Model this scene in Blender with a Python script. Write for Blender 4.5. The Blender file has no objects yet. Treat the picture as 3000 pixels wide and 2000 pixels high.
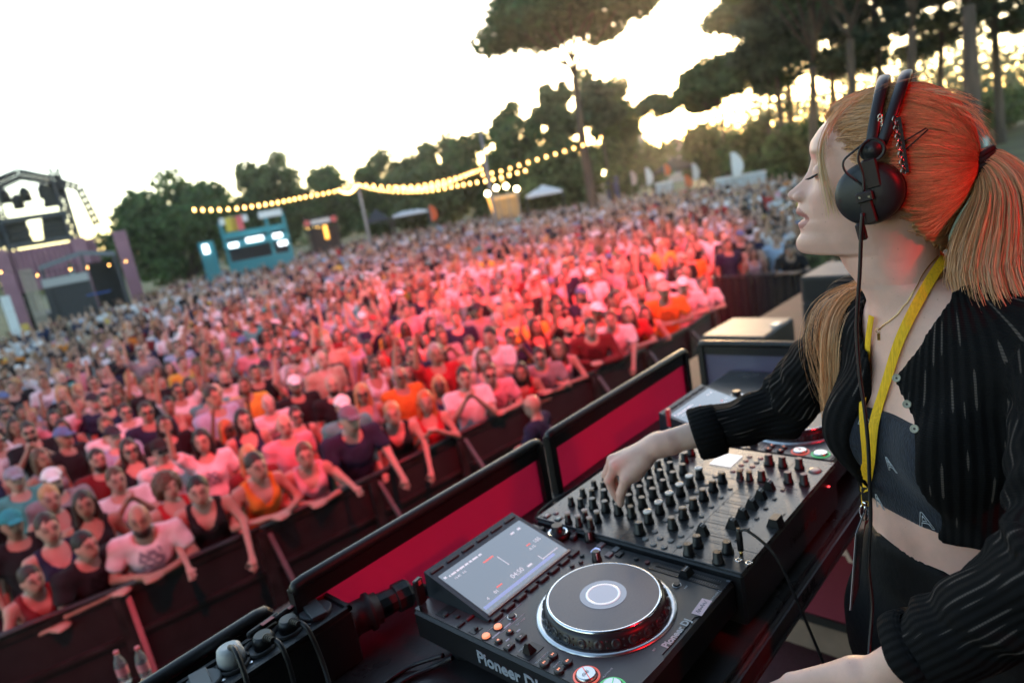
import bpy, bmesh, math, random
import numpy as np
from mathutils import Vector, Matrix

SC = bpy.context.scene
COL = SC.collection
rad = math.radians
rng = np.random.default_rng(7)
random.seed(7)

# ------------------------------------------------------------------ camera
Z0 = 2.86                                   # height of the mixer panel over the lawn
CAM = np.array([-.9153, -.4741, .6689 + Z0])
YAW, PITCH, ROLL, FPX = rad(45.04), rad(12.36), rad(-10.24), 1970.5      # FPX for a 3000 px wide frame
_f = np.array([math.sin(YAW) * math.cos(PITCH), math.cos(YAW) * math.cos(PITCH), -math.sin(PITCH)])
_r = np.array([math.cos(YAW), -math.sin(YAW), 0.]); _u = np.cross(_r, _f)
CR = math.cos(ROLL) * _r + math.sin(ROLL) * _u
CU = -math.sin(ROLL) * _r + math.cos(ROLL) * _u
CF = _f
cam_d = bpy.data.cameras.new('camera'); cam = bpy.data.objects.new('camera', cam_d); COL.objects.link(cam)
cam.matrix_world = Matrix(((CR[0], CU[0], -CF[0], CAM[0]), (CR[1], CU[1], -CF[1], CAM[1]), (CR[2], CU[2], -CF[2], CAM[2]), (0, 0, 0, 1)))
cam_d.sensor_width = 36; cam_d.lens = FPX * 36 / 3000; cam_d.clip_start = .02; cam_d.clip_end = 3000
cam_d.dof.use_dof = True; cam_d.dof.focus_distance = .93; cam_d.dof.aperture_fstop = 3.2; cam_d.dof.aperture_blades = 9
SC.camera = cam

# ------------------------------------------------------------------ sky, sun, exposure
SUN_AZ, SUN_EL = rad(61.4), rad(4.6)         # azimuth from +Y towards +X
SC.world = bpy.data.worlds.new('World'); SC.world.use_nodes = True
nt = SC.world.node_tree; nt.nodes.clear()
sky = nt.nodes.new('ShaderNodeTexSky'); sky.sky_type = 'NISHITA'; sky.sun_disc = False
sky.sun_elevation = SUN_EL; sky.sun_rotation = SUN_AZ; sky.altitude = 0; sky.air_density = .8; sky.dust_density = .7; sky.ozone_density = .8
bg = nt.nodes.new('ShaderNodeBackground'); bg.inputs[1].default_value = .15
wo = nt.nodes.new('ShaderNodeOutputWorld')
nt.links.new(sky.outputs[0], bg.inputs[0]); nt.links.new(bg.outputs[0], wo.inputs[0])
sl = bpy.data.lights.new('sun', 'SUN'); sl.energy = .5; sl.angle = rad(.6); sl.color = (1, .62, .32)
sun = bpy.data.objects.new('sun', sl); COL.objects.link(sun)
sun_dir = Vector((math.sin(SUN_AZ) * math.cos(SUN_EL), math.cos(SUN_AZ) * math.cos(SUN_EL), math.sin(SUN_EL)))
sun.rotation_euler = sun_dir.to_track_quat('Z', 'Y').to_euler()
SC.view_settings.view_transform = 'Standard'; SC.view_settings.look = 'None'
SC.view_settings.exposure = 2.66; SC.view_settings.gamma = 1; SC.view_settings.use_curve_mapping = False
SC.render.engine = 'CYCLES'
cy = SC.cycles; cy.use_denoising = True; cy.max_bounces = 6; cy.diffuse_bounces = 3; cy.glossy_bounces = 3; cy.transmission_bounces = 4
cy.transparent_max_bounces = 12; cy.caustics_reflective = False; cy.caustics_refractive = False; cy.sample_clamp_indirect = 6
cy.use_light_tree = True

# ------------------------------------------------------------------ placing by sight line (photo pixels, 2352 wide) onto real planes
KD = 3000 / 2352
def _ray(x, y):
    d = CF * FPX + CR * (x * KD - 1500) + CU * (1000 - y * KD)
    return d / np.linalg.norm(d)
def atz(x, y, z): d = _ray(x, y); return CAM + d * ((z - CAM[2]) / d[2])
def aty(x, y, Y): d = _ray(x, y); return CAM + d * ((Y - CAM[1]) / d[1])
def atd(x, y, D): d = _ray(x, y); return CAM + d * (D / math.hypot(d[0], d[1]))     # horizontal distance
def atc(x, y, Z): d = _ray(x, y); return CAM + d * (Z / d.dot(CF))                   # depth along the lens axis

# ------------------------------------------------------------------ materials
MATS = {}
def mat(name, col=(.5, .5, .5), rough=.6, metal=0, var=.0, vscale=8., bump=0., bscale=40., spec=.5, emit=None, estr=0, attr=None,
        objcol=False, coat=0, trans=0, alpha=None, stretch=None, sss=0, rvar=0., sheen=0, island=0, aniso=0):
    if name in MATS: return MATS[name]
    m = bpy.data.materials.new(name); m.use_nodes = True
    n = m.node_tree.nodes; L = m.node_tree.links; b = n['Principled BSDF']
    b.inputs['Base Color'].default_value = (*col, 1); b.inputs['Roughness'].default_value = rough; b.inputs['Metallic'].default_value = metal
    b.inputs['Specular IOR Level'].default_value = spec
    if coat: b.inputs['Coat Weight'].default_value = coat; b.inputs['Coat Roughness'].default_value = .12
    if trans: b.inputs['Transmission Weight'].default_value = trans
    if sss:
        b.inputs['Subsurface Weight'].default_value = sss; b.inputs['Subsurface Radius'].default_value = (1, .35, .2); b.inputs['Subsurface Scale'].default_value = .004
    if sheen: b.inputs['Sheen Weight'].default_value = sheen
    if aniso: b.inputs['Anisotropic'].default_value = aniso
    if alpha is not None: b.inputs['Alpha'].default_value = alpha
    src = None
    if attr or objcol:
        if attr:
            a = n.new('ShaderNodeAttribute'); a.attribute_name = attr; src = a.outputs['Color']
        if objcol:
            o = n.new('ShaderNodeObjectInfo')
            if src is None: src = o.outputs['Color']
            else:
                mx = n.new('ShaderNodeMix'); mx.data_type = 'RGBA'; mx.blend_type = 'MULTIPLY'; mx.inputs['Factor'].default_value = 1
                L.new(src, mx.inputs['A']); L.new(o.outputs['Color'], mx.inputs['B']); src = mx.outputs['Result']
    tc = None
    def coord():
        nonlocal tc
        if tc is None:
            t = n.new('ShaderNodeTexCoord'); tc = t.outputs['Object']
            if stretch:
                mp = n.new('ShaderNodeMapping'); mp.inputs['Scale'].default_value = stretch; L.new(tc, mp.inputs[0]); tc = mp.outputs[0]
        return tc
    if var:
        t = n.new('ShaderNodeTexNoise'); t.inputs['Scale'].default_value = vscale; t.inputs['Detail'].default_value = 5; L.new(coord(), t.inputs['Vector'])
        mr = n.new('ShaderNodeMapRange'); mr.inputs['From Min'].default_value = .3; mr.inputs['From Max'].default_value = .7
        mr.inputs['To Min'].default_value = 1 - var; mr.inputs['To Max'].default_value = 1 + var; L.new(t.outputs[0], mr.inputs[0])
        mx = n.new('ShaderNodeMix'); mx.data_type = 'RGBA'; mx.blend_type = 'MULTIPLY'; mx.inputs['Factor'].default_value = 1
        if src is None: mx.inputs['A'].default_value = (*col, 1)
        else: L.new(src, mx.inputs['A'])
        L.new(mr.outputs[0], mx.inputs['B']); src = mx.outputs['Result']
        if rvar:
            m2 = n.new('ShaderNodeMapRange'); m2.inputs['From Min'].default_value = .3; m2.inputs['From Max'].default_value = .7
            m2.inputs['To Min'].default_value = max(.03, rough - rvar); m2.inputs['To Max'].default_value = min(1, rough + rvar)
            L.new(t.outputs[0], m2.inputs[0]); L.new(m2.outputs[0], b.inputs['Roughness'])
    if island:
        g = n.new('ShaderNodeNewGeometry')
        mr = n.new('ShaderNodeMapRange'); mr.inputs['To Min'].default_value = 1 - island; mr.inputs['To Max'].default_value = 1 + island
        L.new(g.outputs['Random Per Island'], mr.inputs[0])
        mx = n.new('ShaderNodeMix'); mx.data_type = 'RGBA'; mx.blend_type = 'MULTIPLY'; mx.inputs['Factor'].default_value = 1
        if src is None: mx.inputs['A'].default_value = (*col, 1)
        else: L.new(src, mx.inputs['A'])
        L.new(mr.outputs[0], mx.inputs['B']); src = mx.outputs['Result']
    if src is not None: L.new(src, b.inputs['Base Color'])
    if bump:
        t = n.new('ShaderNodeTexNoise'); t.inputs['Scale'].default_value = bscale; t.inputs['Detail'].default_value = 4; L.new(coord(), t.inputs['Vector'])
        bp = n.new('ShaderNodeBump'); bp.inputs['Strength'].default_value = bump; bp.inputs['Distance'].default_value = .01
        L.new(t.outputs[0], bp.inputs['Height']); L.new(bp.outputs[0], b.inputs['Normal'])
    if emit:
        b.inputs['Emission Color'].default_value = (*emit, 1); b.inputs['Emission Strength'].default_value = estr
    MATS[name] = m
    return m

# ------------------------------------------------------------------ mesh building
class MB:
    def __init__(s): s.v = []; s.f = []; s.n = 0; s.sm = []
    def add(s, v, f, smooth=False):
        v = np.asarray(v, float).reshape(-1, 3); s.v.append(v)
        s.f.extend([tuple(int(i) + s.n for i in q) for q in f]); s.sm.extend([smooth] * len(f)); s.n += len(v); return s
    def box(s, c, d, R=None, bev=0):
        hx, hy, hz = (x / 2 for x in d)
        if bev:
            b = min(bev, hx * .9, hy * .9, hz * .9); P = []
            for z, k in ((-hz, b), (-hz + b, 0), (hz - b, 0), (hz, b)):
                x, y = hx - k, hy - k; e = b if k == 0 else b * .4
                P += [(-x + e, -y, z), (x - e, -y, z), (x, -y + e, z), (x, y - e, z), (x - e, y, z), (-x + e, y, z), (-x, y - e, z), (-x, -y + e, z)]
            F = [tuple(range(7, -1, -1)), tuple(range(24, 32))]
            for r in range(3):
                for i in range(8): F.append((r * 8 + i, r * 8 + (i + 1) % 8, r * 8 + 8 + (i + 1) % 8, r * 8 + 8 + i))
        else:
            P = [(x, y, z) for z in (-hz, hz) for x, y in ((-hx, -hy), (hx, -hy), (hx, hy), (-hx, hy))]
            F = [(3, 2, 1, 0), (4, 5, 6, 7), (0, 1, 5, 4), (1, 2, 6, 5), (2, 3, 7, 6), (3, 0, 4, 7)]
        P = np.array(P)
        if R is not None: P = P @ np.asarray(R).T
        return s.add(P + np.asarray(c), F)
    def lathe(s, prof, c=(0, 0, 0), seg=20, R=None, smooth=True, cap=True):
        """prof: (radius, height) pairs, axis z"""
        a = np.linspace(0, 2 * math.pi, seg, endpoint=False); P = []; F = []
        for r, z in prof: P += [(r * math.cos(t), r * math.sin(t), z) for t in a]
        for k in range(len(prof) - 1):
            for i in range(seg):
                j = (i + 1) % seg; F.append((k * seg + i, k * seg + j, (k + 1) * seg + j, (k + 1) * seg + i))
        P = np.array(P, float)
        if R is not None: P = P @ np.asarray(R).T
        s.add(P + np.asarray(c), F, smooth)
        if cap:
            m = len(prof) - 1; s.f.append(tuple(s.n - seg + i for i in range(seg))); s.sm.append(False)
            s.f.append(tuple(s.n - len(P) + i for i in range(seg - 1, -1, -1))); s.sm.append(False)
        return s
    def tube(s, pts, r, seg=8, smooth=True, cap=True):
        pts = np.asarray(pts, float); n = len(pts); r = np.broadcast_to(np.asarray(r, float), (n,))
        T = np.gradient(pts, axis=0); T /= np.linalg.norm(T, axis=1)[:, None] + 1e-12
        up = np.array([0, 0, 1.]) if abs(T[0][2]) < .9 else np.array([1., 0, 0])
        a = np.linspace(0, 2 * math.pi, seg, endpoint=False); P = []; F = []
        N = np.cross(T[0], up); N /= np.linalg.norm(N)
        for i in range(n):
            N = N - T[i] * N.dot(T[i]); N /= np.linalg.norm(N) + 1e-12; B = np.cross(T[i], N)
            P.append(pts[i] + r[i] * (np.cos(a)[:, None] * N + np.sin(a)[:, None] * B))
        for k in range(n - 1):
            for i in range(seg):
                j = (i + 1) % seg; F.append((k * seg + i, k * seg + j, (k + 1) * seg + j, (k + 1) * seg + i))
        s.add(np.concatenate(P), F, smooth)
        if cap:
            s.f.append(tuple(s.n - seg + i for i in range(seg))); s.sm.append(False)
            s.f.append(tuple(s.n - n * seg + i for i in range(seg - 1, -1, -1))); s.sm.append(False)
        return s
    def loft(s, rings, smooth=True, cap=True, closed=True):
        rings = [np.asarray(q, float) for q in rings]; m = len(rings[0]); F = []
        for k in range(len(rings) - 1):
            for i in range(m if closed else m - 1):
                j = (i + 1) % m; F.append((k * m + i, k * m + j, (k + 1) * m + j, (k + 1) * m + i))
        s.add(np.concatenate(rings), F, smooth)
        if cap:
            s.f.append(tuple(s.n - m + i for i in range(m))); s.sm.append(False)
            s.f.append(tuple(s.n - len(rings) * m + i for i in range(m - 1, -1, -1))); s.sm.append(False)
        return s
    def prism(s, poly, z0, z1, R=None, c=(0, 0, 0)):
        m = len(poly); P = np.array([(x, y, z0) for x, y in poly] + [(x, y, z1) for x, y in poly], float)
        F = [tuple(range(m - 1, -1, -1)), tuple(range(m, 2 * m))] + [(i, (i + 1) % m, m + (i + 1) % m, m + i) for i in range(m)]
        if R is not None: P = P @ np.asarray(R).T
        return s.add(P + np.asarray(c), F)
    def bar(s, a, b, w, h=None):
        """rectangular bar from a to b"""
        a = np.asarray(a, float); b = np.asarray(b, float); h = h or w; t = b - a; l = np.linalg.norm(t); t /= l
        up = np.array([0, 0, 1.]) if abs(t[2]) < .95 else np.array([0, 1., 0])
        x = np.cross(t, up); x /= np.linalg.norm(x); y = np.cross(x, t)
        return s.box((a + b) / 2, (w, l, h), np.stack([x, t, y], 1))
    def mesh(s, name):
        me = bpy.data.meshes.new(name); V = np.concatenate(s.v) if s.v else np.zeros((0, 3))
        me.from_pydata(V.tolist(), [], s.f)
        me.polygons.foreach_set('use_smooth', s.sm); me.update(); return me
    def obj(s, name, m, parent=None, loc=None, rot=None):
        o = bpy.data.objects.new(name, s.mesh(name)); o.data.materials.append(m); return put(o, parent, loc, rot)

def put(o, parent=None, loc=None, rot=None):
    COL.objects.link(o)
    if parent is not None: o.parent = parent
    if loc is not None: o.location = loc
    if rot is not None: o.rotation_euler = rot
    return o
def tag(o, label, cat, group=None, kind=None):
    if label: o['label'] = label
    if cat: o['category'] = cat
    if group: o['group'] = group
    if kind: o['kind'] = kind
    return o
def empty(name, loc=(0, 0, 0), rz=0, label=None, cat=None, group=None):
    o = bpy.data.objects.new(name, None); COL.objects.link(o); o.location = loc; o.rotation_euler = (0, 0, rz); o.empty_display_size = .05
    return tag(o, label, cat, group)
def copy_tree(o, parent=None):
    c = o.copy(); COL.objects.link(c); c.parent = parent
    for ch in list(o.children): copy_tree(ch, c)
    return c
def norm(a): a = np.asarray(a, float); return a / np.linalg.norm(a)
def rotz(a): c, s = math.cos(a), math.sin(a); return np.array([[c, -s, 0], [s, c, 0], [0, 0, 1.]])
def rotx(a): c, s = math.cos(a), math.sin(a); return np.array([[1., 0, 0], [0, c, -s], [0, s, c]])
def roty(a): c, s = math.cos(a), math.sin(a); return np.array([[c, 0, s], [0, 1., 0], [-s, 0, c]])
def spline(pts, n):
    """Catmull-Rom through pts, n samples"""
    p = np.asarray(pts, float); k = len(p)
    q = np.concatenate([[2 * p[0] - p[1]], p, [2 * p[-1] - p[-2]]]); t = np.linspace(0, k - 1 - 1e-9, n); i = t.astype(int); u = (t - i)[:, None]
    a, b, c, d = q[i], q[i + 1], q[i + 2], q[i + 3]
    return .5 * (2 * b + (c - a) * u + (2 * a - 5 * b + 4 * c - d) * u ** 2 + (3 * b - a - 3 * c + d) * u ** 3)
def text_mesh(txt, size, depth=.0004, align='CENTER', flip=False, bold=0):
    cu = bpy.data.curves.new('lettering', 'FONT'); cu.body = txt; cu.size = size; cu.align_x = align; cu.align_y = 'CENTER'; cu.extrude = depth; cu.offset = bold; cu.resolution_u = 3
    o = bpy.data.objects.new('lettering', cu); me = bpy.data.meshes.new_from_object(o); bpy.data.objects.remove(o); bpy.data.curves.remove(cu)
    if flip:
        for v in me.vertices: v.co.x = -v.co.x
        me.flip_normals()
    return me
def text_obj(txt, size, m, M, parent=None, name='lettering', depth=.0004, align='CENTER', bold=0, flip=False):
    me = text_mesh(txt, size, depth, align, flip, bold); me.transform(M); me.materials.clear(); me.materials.append(m)
    o = bpy.data.objects.new(name, me); return put(o, parent)

# signed distance shapes -> one continuous surface
def snet(fn, lo, hi, h):
    lo = np.asarray(lo, float); n = np.ceil((np.asarray(hi) - lo) / h).astype(int) + 1
    X, Y, Z = np.meshgrid(*[lo[i] + h * np.arange(n[i]) for i in range(3)], indexing='ij')
    V = fn(X, Y, Z); S = V < 0; m = n - 1; sl = lambda d, c: slice(d, d + c)
    cnt = np.zeros(m, np.int8); K = [(i, j, k) for i in (0, 1) for j in (0, 1) for k in (0, 1)]
    for i, j, k in K: cnt += S[sl(i, m[0]), sl(j, m[1]), sl(k, m[2])]
    act = (cnt > 0) & (cnt < 8); cells = np.argwhere(act); ids = np.full(m, -1); ids[act] = np.arange(len(cells))
    acc = np.zeros((len(cells), 3)); w = np.zeros(len(cells))
    for a in K:
        for ax in range(3):
            if a[ax]: continue
            b = list(a); b[ax] = 1
            ca = cells + a; cb = cells + b; va = V[ca[:, 0], ca[:, 1], ca[:, 2]]; vb = V[cb[:, 0], cb[:, 1], cb[:, 2]]
            q = (va < 0) != (vb < 0); t = np.where(q, va / np.where(q, va - vb, 1), 0)
            p = np.array(a, float) + t[:, None] * (np.array(b) - np.array(a)); acc[q] += p[q]; w[q] += 1
    verts = lo + h * (cells + acc / w[:, None]); faces = []
    for ax in range(3):
        u, v = [(1, 2), (2, 0), (0, 1)][ax]
        A = [slice(None)] * 3; B = [slice(None)] * 3; A[ax] = slice(0, m[ax]); B[ax] = slice(1, m[ax] + 1)
        for d in (u, v): A[d] = slice(1, m[d]); B[d] = slice(1, m[d])
        sa, sb = S[tuple(A)], S[tuple(B)]; P = np.argwhere(sa != sb)
        if not len(P): continue
        ins = sa[P[:, 0], P[:, 1], P[:, 2]]
        off = np.zeros(3, int); off[u] = 1; off[v] = 1; P = P + off
        eu = np.eye(3, dtype=int)[u]; ev = np.eye(3, dtype=int)[v]; g = lambda q: ids[q[:, 0], q[:, 1], q[:, 2]]
        Q = np.stack([g(P - eu - ev), g(P - ev), g(P), g(P - eu)], 1)
        Q[~ins] = Q[~ins][:, ::-1]; faces.append(Q)
    return verts, np.concatenate(faces)
def relax(v, f, it=2, k=.5):
    e = np.concatenate([f[:, [i, (i + 1) % 4]] for i in range(4)])
    for _ in range(it):
        a = np.zeros_like(v); c = np.zeros(len(v))
        np.add.at(a, e[:, 0], v[e[:, 1]]); np.add.at(c, e[:, 0], 1); np.add.at(a, e[:, 1], v[e[:, 0]]); np.add.at(c, e[:, 1], 1)
        v = v + k * (a / c[:, None] - v)
    return v
def cap_(X, Y, Z, a, b, ra, rb):
    a = np.asarray(a, float); b = np.asarray(b, float); d = b - a; px, py, pz = X - a[0], Y - a[1], Z - a[2]
    t = np.clip((px * d[0] + py * d[1] + pz * d[2]) / max(d.dot(d), 1e-9), 0, 1)
    return np.sqrt((px - t * d[0]) ** 2 + (py - t * d[1]) ** 2 + (pz - t * d[2]) ** 2) - (ra + t * (rb - ra))
def ell_(X, Y, Z, c, r, R=None):
    px, py, pz = X - c[0], Y - c[1], Z - c[2]
    if R is not None:
        px, py, pz = (R[0][0] * px + R[1][0] * py + R[2][0] * pz, R[0][1] * px + R[1][1] * py + R[2][1] * pz, R[0][2] * px + R[1][2] * py + R[2][2] * pz)
    k0 = np.sqrt((px / r[0]) ** 2 + (py / r[1]) ** 2 + (pz / r[2]) ** 2); k1 = np.sqrt((px / r[0] ** 2) ** 2 + (py / r[1] ** 2) ** 2 + (pz / r[2] ** 2) ** 2)
    return k0 * (k0 - 1) / np.maximum(k1, 1e-6)
def smin(a, b, k): h = np.maximum(k - np.abs(a - b), 0) / k; return np.minimum(a, b) - h * h * k * .25
def qmesh(name, v, f, m=None, smooth=True):
    me = bpy.data.meshes.new(name); n = len(f); k = f.shape[1]
    me.vertices.add(len(v)); me.vertices.foreach_set('co', np.asarray(v, np.float32).ravel())
    me.loops.add(n * k); me.loops.foreach_set('vertex_index', np.asarray(f, np.int32).ravel())
    me.polygons.add(n); me.polygons.foreach_set('loop_start', np.arange(0, n * k, k, dtype=np.int32))
    me.polygons.foreach_set('use_smooth', np.full(n, smooth)); me.update(calc_edges=True); me.validate()
    if m is not None: me.materials.append(m)
    return me
def face_colors(me, cols, name='tint'):
    a = me.attributes.new(name, 'FLOAT_COLOR', 'FACE'); a.data.foreach_set('color', np.concatenate([np.asarray(cols, np.float32), np.ones((len(cols), 1), np.float32)], 1).ravel())
def vert_colors(me, cols, name='tint'):
    a = me.attributes.new(name, 'FLOAT_COLOR', 'POINT'); a.data.foreach_set('color', np.concatenate([np.asarray(cols, np.float32), np.ones((len(cols), 1), np.float32)], 1).ravel())
# ================================================================== ground
def hill(x, y):
    az = np.degrees(np.arctan2(x - CAM[0], y - CAM[1])); d = np.hypot(x - CAM[0], y - CAM[1])
    s = np.clip((az - 60) / 14, 0, 1) * np.clip((d - 34) / 60, 0, 1)
    return 2.6 * s * s * (3 - 2 * s)
def lawn():
    r = np.concatenate([[0], np.geomspace(3, 1500, 70)]); a = np.linspace(0, 2 * math.pi, 144, endpoint=False)
    R, A = np.meshgrid(r[1:], a, indexing='ij'); x = CAM[0] + R * np.sin(A); y = CAM[1] + R * np.cos(A); z = hill(x, y)
    V = np.concatenate([[(CAM[0], CAM[1], 0)], np.stack([x, y, z], -1).reshape(-1, 3)]); n = 144; mb = MB(); F = [(0, 1 + (i + 1) % n, 1 + i) for i in range(n)]
    for k in range(len(r) - 2):
        for i in range(n): j = (i + 1) % n; F.append((1 + k * n + i, 1 + k * n + j, 1 + (k + 1) * n + j, 1 + (k + 1) * n + i))
    mb.add(V, F, True)
    m = mat('lawn', (.075, .085, .03), .95, var=.45, vscale=.5, bump=.6, bscale=6)
    o = mb.obj('ground', m); o['kind'] = 'structure'
lawn()

# ================================================================== trees
M_LEAF = mat('broadleaf', (.070, .125, .040), .7, island=.45, spec=.25)
M_LEAF2 = mat('broadleaf_olive', (.095, .130, .050), .7, island=.45, spec=.25)
M_NEEDLE = mat('pine_needles', (.060, .115, .045), .75, island=.45, spec=.2)
M_NEEDLE2 = mat('pine_needles_grey', (.062, .100, .056), .75, island=.45, spec=.2)
for _m in (M_LEAF, M_LEAF2, M_NEEDLE, M_NEEDLE2):           # thin leaves let some light through
    _n = _m.node_tree; _b = _n.nodes['Principled BSDF']; _t = _n.nodes.new('ShaderNodeBsdfTranslucent'); _x = _n.nodes.new('ShaderNodeMixShader'); _x.inputs[0].default_value = .38
    _l = _b.inputs['Base Color'].links[0].from_socket; _n.links.new(_l, _t.inputs[0])
    _n.links.new(_b.outputs[0], _x.inputs[1]); _n.links.new(_t.outputs[0], _x.inputs[2]); _n.links.new(_x.outputs[0], _n.nodes['Material Output'].inputs[0])
M_BARK = mat('bark', (.075, .052, .040), .9, var=.35, vscale=3, bump=.8, bscale=12, stretch=(1, 1, .25))
M_BARK2 = mat('grey_bark', (.062, .052, .045), .9, var=.35, vscale=3, bump=.8, bscale=12, stretch=(1, 1, .25))

def leaf_quads(g, blobs, n, size, inner=.45, asp=1.6, up=.25):
    """n leaf faces spread through ellipsoidal clumps (centre, radii)"""
    vol = np.array([b[1][0] * b[1][1] * b[1][2] for b in blobs]) ** .75; k = g.choice(len(blobs), n, p=vol / vol.sum())
    C = np.array([b[0] for b in blobs])[k]; Rr = np.array([b[1] for b in blobs])[k]
    d = g.normal(size=(n, 3)); d /= np.linalg.norm(d, axis=1)[:, None]; rr = (inner ** 3 + (1.12 ** 3 - inner ** 3) * g.random(n)) ** (1 / 3)
    P = C + d * Rr * rr[:, None]
    nn = d + g.normal(size=(n, 3)) * .8 + np.array([0, 0, up]); nn /= np.linalg.norm(nn, axis=1)[:, None]
    t = np.cross(nn, g.normal(size=(n, 3))); t /= np.linalg.norm(t, axis=1)[:, None]; b = np.cross(nn, t)
    s = size * (.6 + .8 * g.random(n))[:, None]; t = t * s * asp; b = b * s
    V = np.stack([P - t, P - b * .8, P + t, P + b * .8], 1).reshape(-1, 3)
    return V, np.arange(4 * n).reshape(n, 4)

def limb(mb, a, b, r0, r1, g, seg=7, wob=.05, n=8):
    a = np.asarray(a, float); b = np.asarray(b, float); t = np.linspace(0, 1, n)[:, None]; p = a + (b - a) * t
    w = np.cumsum(g.normal(size=(n, 3)) * wob * np.linalg.norm(b - a) / n, axis=0) * np.sin(math.pi * t); mb.tube(p + w, r0 + (r1 - r0) * t[:, 0], seg)

def build_tree(base, height, width, kind, seed, name, label, lean=(0, 0), crown_base=None, n=9000, leaf=None, group=None, shape=None, trunk_r=None, offs=(0, 0)):
    g = np.random.default_rng(seed); base = np.asarray(base, float); root = empty(name, base, 0, label, 'tree', group)
    cb = crown_base if crown_base is not None else height * .3; L = np.array([lean[0], lean[1], 0.]); tm = MB(); tr = trunk_r or height * .018
    blobs = []
    if kind == 'umbrella':
        top = np.array([lean[0], lean[1], cb]); fork = np.array([lean[0] * .72, lean[1] * .72, cb * .80])
        limb(tm, (0, 0, -.4), fork, tr * 1.25, tr * .72, g, 10, .03, 14); H = height - cb; W = width / 2
        O = np.array([offs[0], offs[1], 0.])
        for i in range(46):
            a = g.random() * 2 * math.pi; q = math.sqrt(g.random()) * .92; x, y = W * q * math.cos(a), W * q * math.sin(a)
            z = cb + H * (.18 + .62 * (1 - q ** 2.2)) + g.normal() * .05 * H
            s = W * (.16 + .12 * g.random()); blobs.append((np.array([x, y, z]) + L + O, (s * 1.25, s * 1.25, s * .62)))
            if i < 11: limb(tm, fork + (top - fork) * g.random() * .7, np.array([x, y, z - s * .3]) + L + O, tr * .34, tr * .07, g, 5, .12, 7)
        leaf = leaf or .2; m = M_NEEDLE; bm = M_BARK; v, f = leaf_quads(g, blobs, n, leaf, .3, 1.9)
    elif kind == 'tallpine':
        top = np.array([lean[0], lean[1], height * .95]); limb(tm, (0, 0, -.4), top, tr * 1.2, tr * .3, g, 9, .03, 14); W = width / 2
        for i in range(38):
            t = g.random() ** .8; z = cb + (height - cb) * t; q = (.35 + .65 * math.sin(math.pi * min(1, t * .8 + .25))) * W; a = g.random() * 2 * math.pi; rr = q * (.35 + .65 * g.random())
            c = np.array([rr * math.cos(a), rr * math.sin(a), z]) + L * (z / height); s = W * (.22 + .14 * g.random()); blobs.append((c, (s * 1.2, s * 1.2, s * .55)))
            if i < 14: limb(tm, np.array([0, 0, z - s * .9]) + L * (z / height), c, tr * .25, tr * .05, g, 5, .1, 5)
        leaf = leaf or .2; m = M_NEEDLE2; bm = M_BARK2; v, f = leaf_quads(g, blobs, n, leaf, .25, 1.9)
    else:
        limb(tm, (0, 0, -.4), np.array([0, 0, cb + .3 * (height - cb)]) + L * .5, tr * 1.3, tr * .6, g, 9, .04, 9); W = width / 2; H = height - cb
        lobes = shape or [(0, 0, .55, 1.0)]
        for (lx, ly, lz, ls) in lobes:
            for i in range(int(44 / len(lobes)) + 10):
                d = g.normal(size=3); d /= np.linalg.norm(d); q = .25 + .68 * g.random() ** .7
                c = np.array([lx * W + d[0] * W * ls * q, ly * W + d[1] * W * ls * q, cb + H * lz + d[2] * H * .55 * ls * q]); s = W * ls * (.22 + .15 * g.random())
                if c[2] - s < cb * .4: c[2] = cb * .4 + s
                blobs.append((c, (s, s, s * .85)))
                if i < 5: limb(tm, np.array([0, 0, cb]) + L * .4, c, tr * .4, tr * .06, g, 5, .1, 6)
        leaf = leaf or .2; m = M_LEAF if seed % 2 else M_LEAF2; bm = M_BARK2; v, f = leaf_quads(g, blobs, n, leaf, .3, 1.35)
    tm.obj('trunk', bm, root)
    o = bpy.data.objects.new('crown', qmesh('crown', v, f, m, False)); put(o, root)
    return root
def ground_at(x, y, D):
    p = atd(x, y, D); p[2] = float(hill(p[0], p[1])); return p
def top_h(x, y, D): p = atd(x, y, D); return p[2] - float(hill(p[0], p[1]))

# the lone stone pine over the crowd
b = ground_at(1365, 475, 46); q = atd(1306, 84, 46)
build_tree(b, top_h(1300, -52, 46), 10.4, 'umbrella', 11, 'umbrella_pine', 'tall lone umbrella pine with a flat crown standing in the crowd', lean=(q[0] - b[0], q[1] - b[1]), crown_base=q[2] - .1, n=15000, leaf=.17, trunk_r=.30)
# slender second trunk behind it
b = ground_at(1412, 460, 62); q = atd(1368, 230, 62)
build_tree(b, top_h(1355, 190, 62), 3.6, 'tallpine', 12, 'leaning_pine', 'slender leaning pine behind the lone umbrella pine', lean=(q[0] - b[0], q[1] - b[1]), crown_base=7.6, n=1800, trunk_r=.2)
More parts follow.
